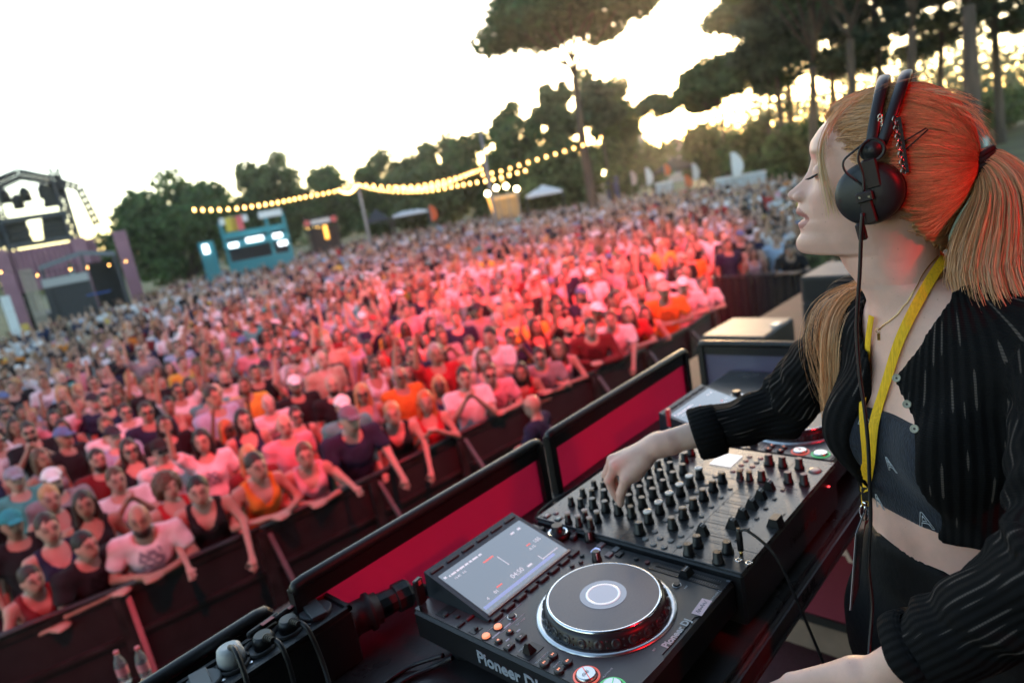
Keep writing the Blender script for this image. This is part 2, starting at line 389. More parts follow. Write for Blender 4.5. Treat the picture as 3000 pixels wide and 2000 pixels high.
# broadleaf belt
TG = 'broadleaf trees along the far side of the lawn'
def broad(x, ytop, D, wpx, seed, label, n=9000, shape=None, cb=.18, leaf=.22, ybase=None):
    b = ground_at(x + (ytop - 480) * -.13, 480, D); H = top_h(x, ytop, D); W = wpx / 2352 * 36 / 23.646 * D * 1.02
    build_tree(b, H, W, 'broad', seed, 'broadleaf_tree', label, crown_base=H * cb, n=n, leaf=leaf, group=TG, shape=shape)
broad(378, 383, 64, 275, 21, 'rounded dark broadleaf tree beside the pink stage', 14000, [(-.25, .1, .42, .85), (.15, 0, .58, .8), (.35, -.2, .4, .75)], .1)
broad(612, 362, 70, 195, 22, 'wide olive green tree rising behind the turquoise bar', 11000, [(-.2, 0, .5, .85), (.25, 0, .62, .75)], .1)
broad(748, 388, 82, 105, 23, 'small round tree between the turquoise bar and the light pole', 6000)
broad(905, 333, 85, 165, 24, 'broad olive tree behind the light pole and dark tent', 9000, [(-.2, 0, .55, .85), (.3, 0, .45, .8)], .08)
broad(838, 395, 78, 110, 25, 'low dark tree filling the gap behind the light pole', 6000, None, .05)
broad(1012, 322, 84, 120, 26, 'dark tree with a ragged top behind the dark gazebos', 7000, None, .08)
broad(1080, 308, 76, 120, 27, 'tree behind the tall bare lamp pole', 7000, None, .06)
broad(975, 395, 74, 180, 28, 'low wide tree under the doubled string lights', 8000, None, .03)
broad(1178, 238, 70, 150, 29, 'tall green tree on the left flank of the big clump', 9000, [(0, 0, .45, .9), (0, .2, .7, .6)], .05)
broad(1262, 178, 72, 150, 30, 'tall mid green tree in the big clump', 10000, [(0, 0, .45, .9), (.1, 0, .72, .6)], .05)
broad(1378, 140, 75, 170, 31, 'tallest green tree of the clump behind the lone pine', 12000, [(0, 0, .4, .9), (-.1, 0, .68, .7), (.3, 0, .55, .6)], .05)
broad(1300, 330, 66, 280, 32, 'low spreading tree at the foot of the big clump', 11000, [(-.35, 0, .5, .8), (.3, 0, .5, .8)], .02)
# right-hand side: small pine by the sun, umbrella pine, bushes
b = ground_at(1450, 400, 84); q = atd(1462, 275, 84)
build_tree(b, top_h(1490, 212, 84), 5.2, 'umbrella', 41, 'umbrella_pine', 'small rounded umbrella pine against the setting sun', lean=(q[0] - b[0], q[1] - b[1]), crown_base=q[2] - .4, n=4500, leaf=.16, trunk_r=.16, offs=(1.2, -1.6))
b = ground_at(1668, 400, 60); q = atd(1658, 235, 60)
build_tree(b, top_h(1690, 118, 60), 9.0, 'umbrella', 42, 'umbrella_pine', 'wide umbrella pine just right of the setting sun', lean=(q[0] - b[0], q[1] - b[1]), crown_base=q[2] - 1.0, n=11000, leaf=.18, trunk_r=.24)
b = ground_at(1764, 400, 57); q = atd(1764, 82, 57)
def snag():
    g = np.random.default_rng(5); root = empty('bare_pine', b, 0, 'thin bare pine pole with stubby side branches right of the sun', 'tree'); mb = MB(); T = np.array([q[0] - b[0], q[1] - b[1], q[2] - b[2]])
    limb(mb, (0, 0, -.3), T, .17, .07, g, 8, .02, 14)
    br = MB()
    for i in range(16):
        t = .35 + .62 * g.random(); a = g.random() * 6.28; p = T * t; limb(br, p, p + np.array([math.cos(a), math.sin(a), .25]) * (.5 + 1.2 * g.random()), .035, .01, g, 5, .2, 5)
    mb.obj('trunk', M_BARK2, root)
    o = br.obj('twigs', M_BARK2, root); o['kind'] = 'stuff'
    v, f = leaf_quads(g, [(T * t + g.normal(size=3) * .9, (.5, .5, .3)) for t in np.linspace(.45, .97, 12)], 900, .14)
    put(bpy.data.objects.new('crown', qmesh('crown', v, f, M_NEEDLE2, False)), root)
snag()
BG = 'bushes and low trees below the pine grove'
def bush(x, ytop, D, wpx, seed, label, n=5000):
    bb = ground_at(x, 430, D); H = max(1.2, top_h(x, ytop, D)); W = wpx / 2352 * 36 / 23.646 * D
    build_tree(bb, H, W, 'broad', seed, 'bush', label, crown_base=H * .05, n=n, leaf=.2, group=BG, shape=[(-.4, 0, .5, .7), (.35, 0, .5, .75)], trunk_r=.12)
bush(1632, 262, 70, 150, 51, 'rounded bush glowing under the setting sun', 7000)
bush(1742, 275, 58, 170, 53, 'dark bush right of the glowing bush', 7000)
bush(1850, 270, 52, 170, 55, 'dense bush left of the woman in headphones', 7000)
bush(1990, 262, 50, 200, 57, 'dense bush hidden behind the crown of her head', 6000)
bush(2130, 215, 62, 170, 59, 'bright green rounded bush right of the headband', 6000)
bush(2290, 205, 66, 200, 61, 'dark hedge on the upper lawn behind her ponytail', 6000)
bush(1500, 300, 88, 150, 63, 'low hazy bush under the small umbrella pine', 4000)
bush(1420, 350, 80, 130, 65, 'low bush between the two leaning trunks and the sun', 4000)
# the tall grove
PG = 'tall pines of the grove on the right'
grove = [(1800, 56, 7.5, 5, 8.2), (1862, 47, 9.5, -8, 9.3), (1912, 62, 7, 0, 6.6), (1962, 44, 8.0, -30, 10.2), (2030, 60, 8, -20, 7.0), (2092, 42, 9.5, -40, 9.6), (2160, 64, 7, -10, 6.8), (2248, 40, 9, -50, 10.0), (2300, 58, 8.5, -40, 7.4), (2392, 43, 10, -50, 8.8), (2470, 55, 10, -40, 7)]
words = ['leftmost tall pine of the grove', 'thick dark pine trunk left of the headband', 'second pine of the grove behind the fringe', 'pine above the forehead of the woman', 'pine trunk meeting the headband top', 'pine just right of the headband', 'slim pine over the bright green bush', 'large pine trunk with a pale blue mark', 'pine at the right edge above the ponytail', 'pine crown entering from the right edge', 'outermost pine crown at the right edge']
for i, ((x, D, W, yt, cbh), wd) in enumerate(zip(grove, words)):
    b = ground_at(x, 330, D); q = atd(x - 2, 60, D)
    r_ = build_tree(b, 14.0 + 5.5 * ((i * 37) % 10) / 10, W, 'umbrella' if i in (1, 3, 5, 7, 9) else 'tallpine', 70 + i, 'grove_pine', wd, lean=((q[0] - b[0]) * .9 + .5 * math.sin(i * 2.3), (q[1] - b[1]) * .9 + .5 * math.cos(i * 1.7)), crown_base=cbh, n=8200, leaf=.165, group=PG, trunk_r=.27 if i != 7 else .36)
    if i == 7:
        mb = MB(); t0 = np.array([(q[0] - b[0]) * .1, (q[1] - b[1]) * .1, 1.6]); mb.lathe([(.375, 0), (.375, .45)], t0, 14, cap=False); mb.obj('paint_mark', mat('pale_mark', (.30, .55, .55), .8, var=.2), r_)
# umbrella pine reaching in at the top, left of the grove
b = ground_at(1830, 400, 66); q = atd(1800, 60, 66)
build_tree(b, top_h(1800, -50, 66), 12, 'umbrella', 91, 'umbrella_pine', 'umbrella pine crown cut by the top edge left of the grove', lean=(q[0] - b[0], q[1] - b[1]), crown_base=q[2] - .8, n=11000, leaf=.2, trunk_r=.26)
# far wood closing the horizon
def far_wood():
    g = np.random.default_rng(3); bl = []
    for az in np.arange(4, 96, .8):
        if 59.5 < az < 63.5: continue
        D = 150 + 40 * g.random(); h = (7.5 + 3 * g.random()) * (1.3 if az > 64 else 1.0 if az > 18 else .7); a = rad(az); x, y = CAM[0] + D * math.sin(a), CAM[1] + D * math.cos(a)
        bl.append((np.array([x, y, h * .5 + float(hill(x, y))]), (4 + 2 * g.random(), 4, h * .62)))
    v, f = leaf_quads(g, bl, 26000, .45, .2)
    o = put(bpy.data.objects.new('far_wood', qmesh('far_wood', v, f, M_LEAF2, False))); tag(o, 'distant belt of trees closing the park behind everything', 'woods', kind='stuff')
far_wood()
# ================================================================== far structures round the lawn
class Site:
    """a real spot at horizontal distance D: lateral / depth / height axes standing on the lawn"""
    def __init__(s, px, D):
        p = atd(px, 480, D); az = math.atan2(p[0] - CAM[0], p[1] - CAM[1]); s.az = az; s.D = D; s.er = np.array([math.cos(az), -math.sin(az), 0]); s.ed = np.array([math.sin(az), math.cos(az), 0])
        s.o = np.array([p[0], p[1], float(hill(p[0], p[1]))])
    def q(s, px, py, dd=0.):
        d = _ray(px, py); t = (s.D + dd) / d.dot(s.ed); p = CAM + d * t - s.o; return np.array([p.dot(s.er), p.dot(s.ed), p[2]])
    def root(s, name, label, cat, group=None):
        r = empty(name, s.o, 0, label, cat, group); r.matrix_world = Matrix(np.block([[np.stack([s.er, s.ed, np.array([0, 0, 1.])], 1), s.o[:, None]], [np.zeros((1, 3)), np.ones((1, 1))]]).tolist()); return r
def rect(a, b): return min(a[0], b[0]), max(a[0], b[0]), min(a[2], b[2]), max(a[2], b[2])
def slab(x0, x1, z0, z1, y0, y1): return MB().box(((x0 + x1) / 2, (y0 + y1) / 2, (z0 + z1) / 2), (x1 - x0, y1 - y0, z1 - z0))
M_TR = mat('truss_grey', (.045, .05, .06), .5, metal=.3); M_PA = mat('line_array', (.012, .013, .015), .6); M_PINK = mat('pink_skirt', (.27, .14, .19), .85, var=.12, vscale=1.2); M_TENT = mat('black_tent', (.030, .033, .040), .75, var=.2); M_TENTR = mat('tent_roof', (.13, .15, .18), .6, var=.12)
M_WHITE = mat('white_canvas', (.66, .68, .72), .7, var=.08); M_TURQ = mat('turquoise_paint', (.022, .20, .25), .6, var=.1); M_BEIGE = mat('beige_wall', (.30, .27, .23), .8, var=.15); M_POLE = mat('lamp_pole', (.20, .22, .24), .5)
M_WARM = mat('warm_bulb', (1, .8, .5), .4, emit=(1, .44, .11), estr=4.2); M_FLOOD = mat('flood_white', (1, 1, 1), .4, emit=(.85, .95, 1), estr=.7); M_FLOODW = mat('flood_warm', (1, .9, .7), .4, emit=(1, .72, .35), estr=7)
def lattice(mb, a, b, w=.32, n=7, r=.05):
    a = np.asarray(a, float); b = np.asarray(b, float); t = b - a; L = np.linalg.norm(t); t /= L; s = norm(np.cross(t, (0, 1., .03))); k = norm(np.cross(t, s)); C = [(s * i + k * j) * w / 2 for i, j in ((1, 1), (1, -1), (-1, -1), (-1, 1))]
    for c in C: mb.tube([a + c, b + c], r * 1.3, 5)
    for i in range(n):
        for j in range(4): mb.tube([a + t * L * i / n + C[j], a + t * L * (i + 1) / n + C[(j + 1) % 4]], r, 4)
# second stage at far left
S = Site(110, 47); r = S.root('festival_stage', 'second festival stage with open truss roof and pink skirts at far left', 'stage'); q = S.q
H = lambda px, py: q(px, py)[2]
xl, xm, xr = q(-35, 430)[0], q(152, 480)[0], q(196, 480)[0]; zt = H(150, 412); zb = H(165, 545); zg = 0
for nm, x, y in (('tower', xl, 0), ('tower', xm, 0), ('tower', xl, 6), ('tower', xm, 6)):
    mb = MB(); lattice(mb, (x, y, 0), (x, y, zt + .7), .42, 14); mb.obj(nm, M_TR, r)
mb = MB(); lattice(mb, (xl, 0, zt), ((xl + xm) / 2, 0, zt + .55), .4, 9); lattice(mb, ((xl + xm) / 2, 0, zt + .55), (xm + .1, 0, zt - .05), .4, 9); lattice(mb, (xm, 0, zt - .05), (xr, 0, zt - .55), .3, 4); lattice(mb, (xr, 0, zt - .55), (xr + .35, 0, H(204, 520)), .3, 6); mb.obj('roof_truss', M_TR, r)
mb = MB()
for k in range(9): y = k * .75; mb.tube([(xl, y, zt + .3), ((xl + xm) / 2, y, zt + .9), (xm, y, zt + .2)], .03, 5)
for k in range(8): z = zb + .3 + (zt - zb - .3) * k / 8; mb.tube([(xl, 6.1, z), (xm, 6.1, z)], .025, 4)
o = mb.obj('roof_battens', M_TR, r); o['kind'] = 'stuff'
for z in (H(90, 497), zb): slab(xl, xm, z - .14, z + .14, -.2, .2).obj('cross_beam', M_TR, r)
for (cx_, cy_, w_, h_) in ((34, 531, 1.35, 1.5), (121, 519, 1.25, 1.45), (-16, 540, 1.2, 1.4), (116, 448, .95, 1.2)):
    p = q(cx_, cy_); n = 5
    for k in range(n): slab(p[0] - w_ / 2 + .05 * k, p[0] + w_ / 2 - .05 * (k % 2), p[2] - h_ / 2 + h_ * k / n + .02, p[2] - h_ / 2 + h_ * (k + 1) / n, .3, 1.2).obj('line_array_box', M_PA, r)
for (x, y) in ((8, 452), (40, 465), (57, 448), (100, 440), (122, 440), (140, 438)): p = q(x, y); MB().lathe([(.12, .55), (.28, .3), (.30, -.25), (.2, -.3)], p + (0, 1, 0), 10).obj('hanging_lamp', M_PA, r)
p = q(40, 552); slab(p[0] - .5, xm + .2, zb - 1.0, zb - .45, .5, 2).obj('sub_row', M_PA, r)
mb = MB(); n = 60; xs = np.linspace(xl, xm + .9, n); mb.loft([[(x, -.5 + .10 * math.sin(i * 1.7), z) for i, x in enumerate(xs)] for z in (H(120, 660), zb - .25)], closed=False, cap=False); mb.obj('pink_skirt', M_PINK, r)
for x in (q(20, 640)[0], xm + .1, xm + 2.2): slab(x - .35, x + .35, 0, zb - .1, -.8, -.45).obj('pink_column', M_PINK, r)
slab(xl, xm, .2, 1.4, 0, 7).obj('platform', M_TENT, r)
# bar tent before it
S = Site(185, 39); r = S.root('bar_tent', 'black bar tent with grey pitched roof in front of the pink stage', 'tent'); q = S.q
A, B_, C_ = q(87, 611), q(183, 576), q(263, 577); D_ = q(284, 668)
mb = MB(); mb.add([A, B_, B_ + (0, 4, .0), A + (0, 4, 0), C_, C_ + (0, 4, 0)], [(0, 1, 2, 3), (1, 4, 5, 2)]); mb.add([A - (0, 0, .22), B_ - (0, 0, .22), B_, A, C_ - (0, 0, .22), C_], [(0, 1, 2, 3), (1, 4, 5, 2)]); mb.obj('roof', M_TENTR, r)
slab(C_[0] - .1, C_[0] + .05, 0, C_[2] - .2, 0, 4).obj('side_wall', M_TENT, r); slab(B_[0] + .1, C_[0] - .1, 0, C_[2] - .35, 2.2, 2.3).obj('back_wall', M_TENT, r); slab(A[0], B_[0], 0, B_[2] - 1.0, 3.4, 3.5).obj('back_wall', M_TENT, r)
for x in (A[0] + .1, B_[0], C_[0] - .1): slab(x - .06, x + .06, 0, np.interp(x, [A[0], B_[0], C_[0]], [A[2], B_[2], C_[2]]) - .2, -.06, .06).obj('post', M_TR, r)
a = rect(q(95, 648), q(205, 640)); slab(a[0], a[1], a[2] - .05, a[3] + .1, -.1, .5).obj('counter_top', mat('counter_top', (.34, .36, .38), .5), r); slab(a[0], a[1], 0, a[2] - .06, 0, .4).obj('counter', M_TENT, r)
a = rect(q(200, 679), q(254, 666)); slab(a[0], a[1], a[2], a[3], -.35, -.3).obj('blue_strip', mat('blue_strip', (.02, .10, .42), .4), r)
a = rect(q(148, 606), q(170, 636)); slab(a[0], a[1], a[2], a[3], 3.2, 3.3).obj('pale_poster', mat('pale_poster', (.40, .50, .56), .6), r); a = rect(q(186, 606), q(204, 650)); slab(a[0], a[1], a[2], a[3], 1.2, 1.3).obj('pink_drape', M_PINK, r)
S = Site(70, 37); r = S.root('plank_wall', 'weathered grey beige board wall left of the bar tent', 'wall'); q = S.q
a = rect(q(42, 622), q(98, 690)); n = 9
for k in range(n): x0 = a[0] + (a[1] - a[0]) * k / n; slab(x0, x0 + (a[1] - a[0]) / n - .02, 0, a[3] + .05 * (k % 2), 0, .06 + .01 * (k % 3)).obj('board', M_BEIGE, r)
S = Site(22, 33); r = S.root('white_banner', 'white upright banner board at the left edge of the crowd', 'banner'); q = S.q; a = rect(q(-2, 682), q(44, 745)); slab(a[0], a[1], .1, a[3], 0, .05).obj('board', mat('banner_white', (.55, .62, .66), .6, var=.1), r); slab((a[0] + a[1]) / 2 + .2, (a[0] + a[1]) / 2 + .45, a[3] - 1.5, a[3] - 1.2, -.02, 0).obj('print', mat('mustard', (.5, .35, .08), .6), r)
# turquoise bar
S = Site(565, 50); r = S.root('turquoise_bar', 'turquoise drinks bar with bright white lamps under the trees', 'bar'); q = S.q
x0, x1 = q(505, 530)[0], q(662, 530)[0]; z = lambda px, py: q(px, py)[2]
zu1, zu0 = z(585, 524), z(585, 538); zl1, zl0 = z(585, 545), z(585, 562)
slab(x0, x1, zu0, zu1, 0, .3).obj('upper_band', M_TURQ, r); slab(x0, x1, zl0, zl1, -.2, .2).obj('lower_band', M_TURQ, r)
for x in (x0 + .1, (x0 + x1) / 2 + .9, x1 - .1): slab(x - .12, x + .12, 0, z(585, 497), .3, .5).obj('post', M_TURQ, r)
slab(x0, x1, 0, zl0 - .9, 0, .6).obj('counter', M_TURQ, r); slab(x0, x1, 0, zu1, 2.6, 2.8).obj('back_wall', M_TENT, r); zs = z(580, 505)
for a_, b_ in ((502, 570), (596, 652)): slab(q(a_, 505)[0], q(b_, 505)[0], zs, zs + .45, .2, .35).obj('sign_board', M_WHITE, r)
for (px, c) in ((533, (.55, .42, .05)), (549, (.6, .10, .12))): p = q(px, 524); slab(p[0] - .35, p[0] + .35, zu1 + .05, zu1 + 1.0, .1, .2).obj('poster', mat('poster_%d' % px, c, .6), r)
for (px, py, w, h) in ((537, 563, .60, .30), (585, 549, 1.1, .30), (637, 541, .60, .30), (649, 558, .60, .30), (474, 572, .35, .6)): p = q(px, py); slab(p[0] - w / 2, p[0] + w / 2, p[2] - h / 2, p[2] + h / 2, -.5, -.4).obj('flood_lamp', M_FLOOD, r)
p = q(478, 575); slab(p[0] - .5, p[0] + .45, 0, q(478, 554)[2], -.35, .3).obj('pillar', M_TURQ, r)
for (px, c) in ((556, (.15, .3, .12)), (590, (.55, .50, .12)), (625, (.5, .5, .4))): p = q(px, 575); slab(p[0] - .3, p[0] + .3, .9, 1.9, .8, .9).obj('fridge', mat('fridge_%d' % px, c, .5), r)
# sign on black frame
S = Site(737, 58); r = S.root('lit_sign', 'black framed sign with white lettering band and red ends', 'sign'); q = S.q; a = rect(q(698, 515), q(773, 501)); zc = (a[2] + a[3]) / 2
slab(a[0], a[1], zc - .35, zc + .35, 0, .15).obj('board', M_PA, r); slab(a[0] + .55, a[1] - .55, zc - .18, zc + .18, -.06, 0).obj('lettering_band', mat('sign_white', (.62, .62, .62), .5), r)
for x in (a[0] + .25, a[1] - .25): MB().lathe([(.26, 0), (.26, .08)], (x, -.02, zc), 16, R=rotx(rad(90))).obj('red_badge', mat('sign_red', (.55, .10, .10), .5), r)
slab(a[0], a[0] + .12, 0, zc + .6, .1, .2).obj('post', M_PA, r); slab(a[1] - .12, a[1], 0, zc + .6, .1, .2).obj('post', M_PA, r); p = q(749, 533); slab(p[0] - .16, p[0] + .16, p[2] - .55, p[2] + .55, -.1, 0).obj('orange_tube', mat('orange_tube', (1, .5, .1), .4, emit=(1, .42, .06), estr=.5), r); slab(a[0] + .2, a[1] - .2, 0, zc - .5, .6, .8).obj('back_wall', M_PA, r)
def gazebo(px, D, apex, l, rr, m, name, label):
    S = Site(px, D); r = S.root(name, label, 'tent'); q = S.q; L, R_, T = q(*l), q(*rr), q(*apex); w = (R_[0] - L[0]); zc = (L[2] + R_[2]) / 2; c = (L[0] + R_[0]) / 2
    P = [(L[0], 0, zc), (R_[0], 0, zc), (R_[0], w, zc), (L[0], w, zc), (c, w / 2, T[2])]; mb = MB(); mb.add(P, [(0, 1, 4), (1, 2, 4), (2, 3, 4), (3, 0, 4), (3, 2, 1, 0)]); mb.obj('canopy', m, r)
    mb = MB()
    for a_, b_ in ((0, 1), (1, 2), (2, 3), (3, 0)): mb.bar(np.array(P[a_]) - (0, 0, .1), np.array(P[b_]) - (0, 0, .1), .02, .22)
    mb.obj('valance', m, r)
    for k in range(4): slab(P[k][0] - .04, P[k][0] + .04, 0, zc, P[k][1] - .04, P[k][1] + .04).obj('leg', M_TR, r)
gazebo(866, 66, (860, 478), (841, 509), (894, 502), M_TENT, 'dark_gazebo', 'dark peaked gazebo right of the light pole')
gazebo(940, 68, (945, 477), (900, 497), (982, 481), M_WHITE, 'white_marquee', 'long low white marquee roof beyond the dark gazebo')
gazebo(1250, 58, (1245, 424), (1207, 449), (1292, 437), M_WHITE, 'white_gazebo', 'white square gazebo left of the lone pine trunk')
gazebo(1550, 66, (1545, 362), (1500, 392), (1602, 383), M_TENT, 'dark_marquee', 'dark marquee roof below the setting sun')
# warm lit kiosk
S = Site(1155, 60); r = S.root('lit_kiosk', 'small food kiosk glowing under four warm flood lamps', 'kiosk'); q = S.q; a = rect(q(1128, 478), q(1190, 445))
slab(a[0], a[1], 0, a[3], .2, 2.0).obj('cabin', mat('kiosk_tan', (.45, .30, .15), .7, var=.2), r); slab(a[0] - .2, a[1] + .2, a[3], a[3] + .15, -.3, 2.2).obj('roof', M_BEIGE, r); slab(a[0] + .3, a[1] - .3, a[2] + .9, a[3] - .2, .1, .18).obj('hatch', mat('kiosk_hatch', (.8, .5, .2), .5, emit=(1, .55, .2), estr=.14), r)
for px, py in ((1120, 445), (1140, 432), (1162, 428), (1186, 434)):
    p = q(px, py); o = MB().lathe([(.16, -.05), (.2, .05), (.1, .12)], p + (0, -.9, 0), 12, R=rotx(rad(90))).obj('flood_lamp', M_FLOODW, r); slab(p[0] - .04, p[0] + .04, 0, p[2], -.85, -.75).obj('lamp_post', M_POLE, r)
p = q(1124, 470); MB().tube([(p[0], -1.2, q(1122, 452)[2]), (p[0] + .25, -1.2, q(1127, 490)[2])], .07, 8).obj('lit_pole', mat('orange_tube', (1, .5, .1), .4, emit=(1, .42, .06), estr=.5), r)  # pole under the lamps, their orange light on it put into emission
# blue kiosk, counters, flags at right
S = Site(1390, 63); r = S.root('blue_kiosk', 'blue and white kiosk with one bright lamp right of the lone pine', 'kiosk'); q = S.q; a = rect(q(1360, 432), q(1418, 400)); slab(a[0], (a[0] + a[1]) / 2, 0, a[3], 0, 2).obj('white_cabin', M_WHITE, r); slab((a[0] + a[1]) / 2 + .02, a[1], 0, a[3] - .15, .1, 2).obj('blue_cabin', mat('navy_panel', (.05, .07, .20), .6), r); p = q(1387, 397); MB().lathe([(.2, -.05), (.22, .08), (.1, .12)], p + (0, -.4, 0), 12, R=rotx(rad(90))).obj('flood_lamp', M_FLOODW, r)
def counter(px, D, a_, b_, name, label, m=M_WHITE):
    S = Site(px, D); r = S.root(name, label, 'counter'); q = S.q; a = rect(q(*a_), q(*b_)); slab(a[0], a[1], a[3] - .15, a[3], -.1, .9).obj('top', m, r); slab(a[0] + .05, a[1] - .05, 0, a[3] - .16, 0, .8).obj('front', mat('counter_blue_white', (.45, .50, .58), .6, var=.1), r)
counter(1705, 50, (1642, 411), (1760, 391), 'bar_counter', 'long white counter under the feather flag on the upper lawn'); counter(1525, 60, (1505, 431), (1545, 414), 'bar_counter', 'short white counter below the dark marquee')
def flag(px, D, top, bot, w, m, label):
    S = Site(px, D); r = S.root('feather_flag', label, 'flag', 'flags on the far lawn'); q = S.q; T, Bt = q(*top), q(*bot); h = T[2] - Bt[2]; MB().tube([(0, 0, 0), (0, 0, T[2])], .025, 6).obj('pole', M_POLE, r); mb = MB(); n = 9
    mb.loft([[(T[0] * 0 + .02, .02 * math.sin(z * 3), Bt[2] + h * k / n), (.02 + w * math.sin(math.pi * (.18 + .75 * k / n)) ** .7, .05 * math.sin(z * 4), Bt[2] + h * k / n)] for k in range(n + 1) for z in (k * .4,)], closed=False, cap=False); mb.obj('sail', m, r)
flag(1690, 49, (1688, 349), (1694, 404), .75, M_WHITE, 'tall white feather flag above the long counter'); flag(1493, 62, (1490, 384), (1495, 424), .6, M_WHITE, 'white feather flag left of the dark marquee'); flag(1459, 64, (1456, 392), (1461, 424), .5, mat('pale_pink_flag', (.55, .45, .45), .7), 'pale pink feather flag nearest the blue kiosk')
M_OR = mat('orange_flag', (.55, .10, .03), .7); flag(1537, 60, (1536, 376), (1540, 402), .5, M_OR, 'orange flag in front of the dark marquee'); flag(1580, 57, (1577, 402), (1582, 432), .6, M_OR, 'lower orange flag right of the dark marquee'); flag(1600, 60, (1597, 374), (1603, 412), .55, M_WHITE, 'white flag at the right end of the dark marquee'); flag(986, 60, (984, 472), (990, 508), .6, M_OR, 'orange flag at the end of the white marquee')
# two houses beyond the trees
def house(px, D, a_, b_, label):
    S = Site(px, D); r = S.root('house', label, 'house'); q = S.q; a = rect(q(*a_), q(*b_)); w = a[1] - a[0]; slab(a[0], a[1], 0, a[3], 0, 8).obj('wall', mat('house_wall', (.48, .38, .36), .8, var=.08), r)
    mb = MB(); c = (a[0] + a[1]) / 2; mb.add([(a[0] - .4, -.4, a[3]), (a[1] + .4, -.4, a[3]), (a[1] + .4, 8.4, a[3]), (a[0] - .4, 8.4, a[3]), (c, 2, a[3] + 1.6), (c, 6, a[3] + 1.6)], [(0, 1, 4), (1, 2, 5, 4), (2, 3, 5), (3, 0, 4, 5)]); mb.obj('roof', mat('house_roof', (.20, .09, .06), .8), r)
    for i in range(3):
        for z in (a[3] - 1.6, a[3] - 4.2): x = a[0] + w * (.2 + .3 * i); o = slab(x - .5, x + .5, z - .7, z + .7, -.05, .02).obj('window', mat('house_window', (.10, .11, .14), .3), r); slab(x - .6, x + .6, z - .8, z - .7, -.15, .0).obj('sill', M_WHITE, o)
house(1552, 128, (1530, 372), (1576, 328), 'pinkish house beyond the trees below the sun'); house(1462, 135, (1446, 350), (1478, 306), 'pale house half hidden behind the small umbrella pine')
# poles and strings of bulbs
def pole(px, D, top, name, label):
    S = Site(px, D); r = S.root(name, label, 'pole'); T = S.q(*top); b_ = np.array([T[0], T[1], 0.]); MB().tube([b_, (b_ + T) / 2, T], [.13, .11, .08], 10).obj('shaft', M_POLE, r); MB().lathe([(.12, 0), (.12, .08)], T, 10).obj('cap', M_POLE, r)
pole(834, 48, (821, 421), 'light_pole', 'grey pole holding the string lights at centre left'); pole(1122, 44, (1104, 308), 'light_pole', 'tall bare grey pole behind the string lights')
bulb = MB().lathe([(.012, -.075), (.045, -.04), (.055, 0), (.04, .05), (.02, .065), (.02, .1)], seg=8).mesh('bulb'); bulb.materials.append(M_WARM)
def festoon(ctrl, step, label, bs=1.):
    P = np.array([atd(x, y, D) for x, y, D in ctrl]); c = spline(P, 200); s = np.concatenate([[0], np.cumsum(np.linalg.norm(np.diff(c, axis=0), axis=1))]); n = int(s[-1] / step); r = empty('string_lights', c[0], 0, label, 'string lights', 'strings of warm bulbs'); k0 = c[0]
    MB().tube(c[::4] - k0, .012, 4).obj('wire', M_CABLEB, r)
    for i in range(n + 1): p = np.array([np.interp(i * s[-1] / n, s, c[:, j]) for j in range(3)]); o = bpy.data.objects.new('bulb', bulb); put(o, r); o.location = p - k0 - (0, 0, .1); o.scale = (bs,) * 3
M_CABLEB = mat('festoon_wire', (.02, .02, .02), .6)
festoon([(445, 478, 38), (500, 478, 39), (560, 473, 40), (640, 461, 42), (700, 449, 44), (770, 436, 46), (821, 420, 48)], .52, 'long string of warm bulbs left of the light pole')
festoon([(776, 434, 62), (790, 440, 60), (806, 438, 55), (821, 421, 48)], .45, 'short sagging string of bulbs running back from the light pole')
festoon([(823, 421, 48), (850, 423, 48), (900, 427, 48), (960, 424, 48), (1020, 412, 47), (1060, 402, 46), (1105, 386, 44)], .5, 'upper string of bulbs between the light pole and the tall pole')
festoon([(826, 423, 48), (870, 433, 46), (930, 437, 44), (990, 434, 42), (1040, 425, 41), (1090, 416, 40), (1130, 409, 40), (1170, 398, 40), (1206, 389, 40)], .47, 'lower sagging string of bulbs across the tree belt')
festoon([(905, 428, 56), (960, 430, 52), (1020, 420, 48), (1064, 402, 46), (1085, 392, 45)], .5, 'middle string of bulbs crossing the other two')
festoon([(1108, 398, 44), (1150, 390, 44), (1200, 374, 44), (1250, 358, 44), (1300, 343, 44), (1345, 328, 44), (1380, 313, 44)], .56, 'string of bulbs rising to the lone pine trunk')
festoon([(0, 620, 36), (60, 628, 36), (130, 623, 36), (162, 613, 36), (197, 610, 37), (250, 604, 38), (288, 596, 39)], 1.15, 'sparse string of bulbs across the bar tent at far left', .42)
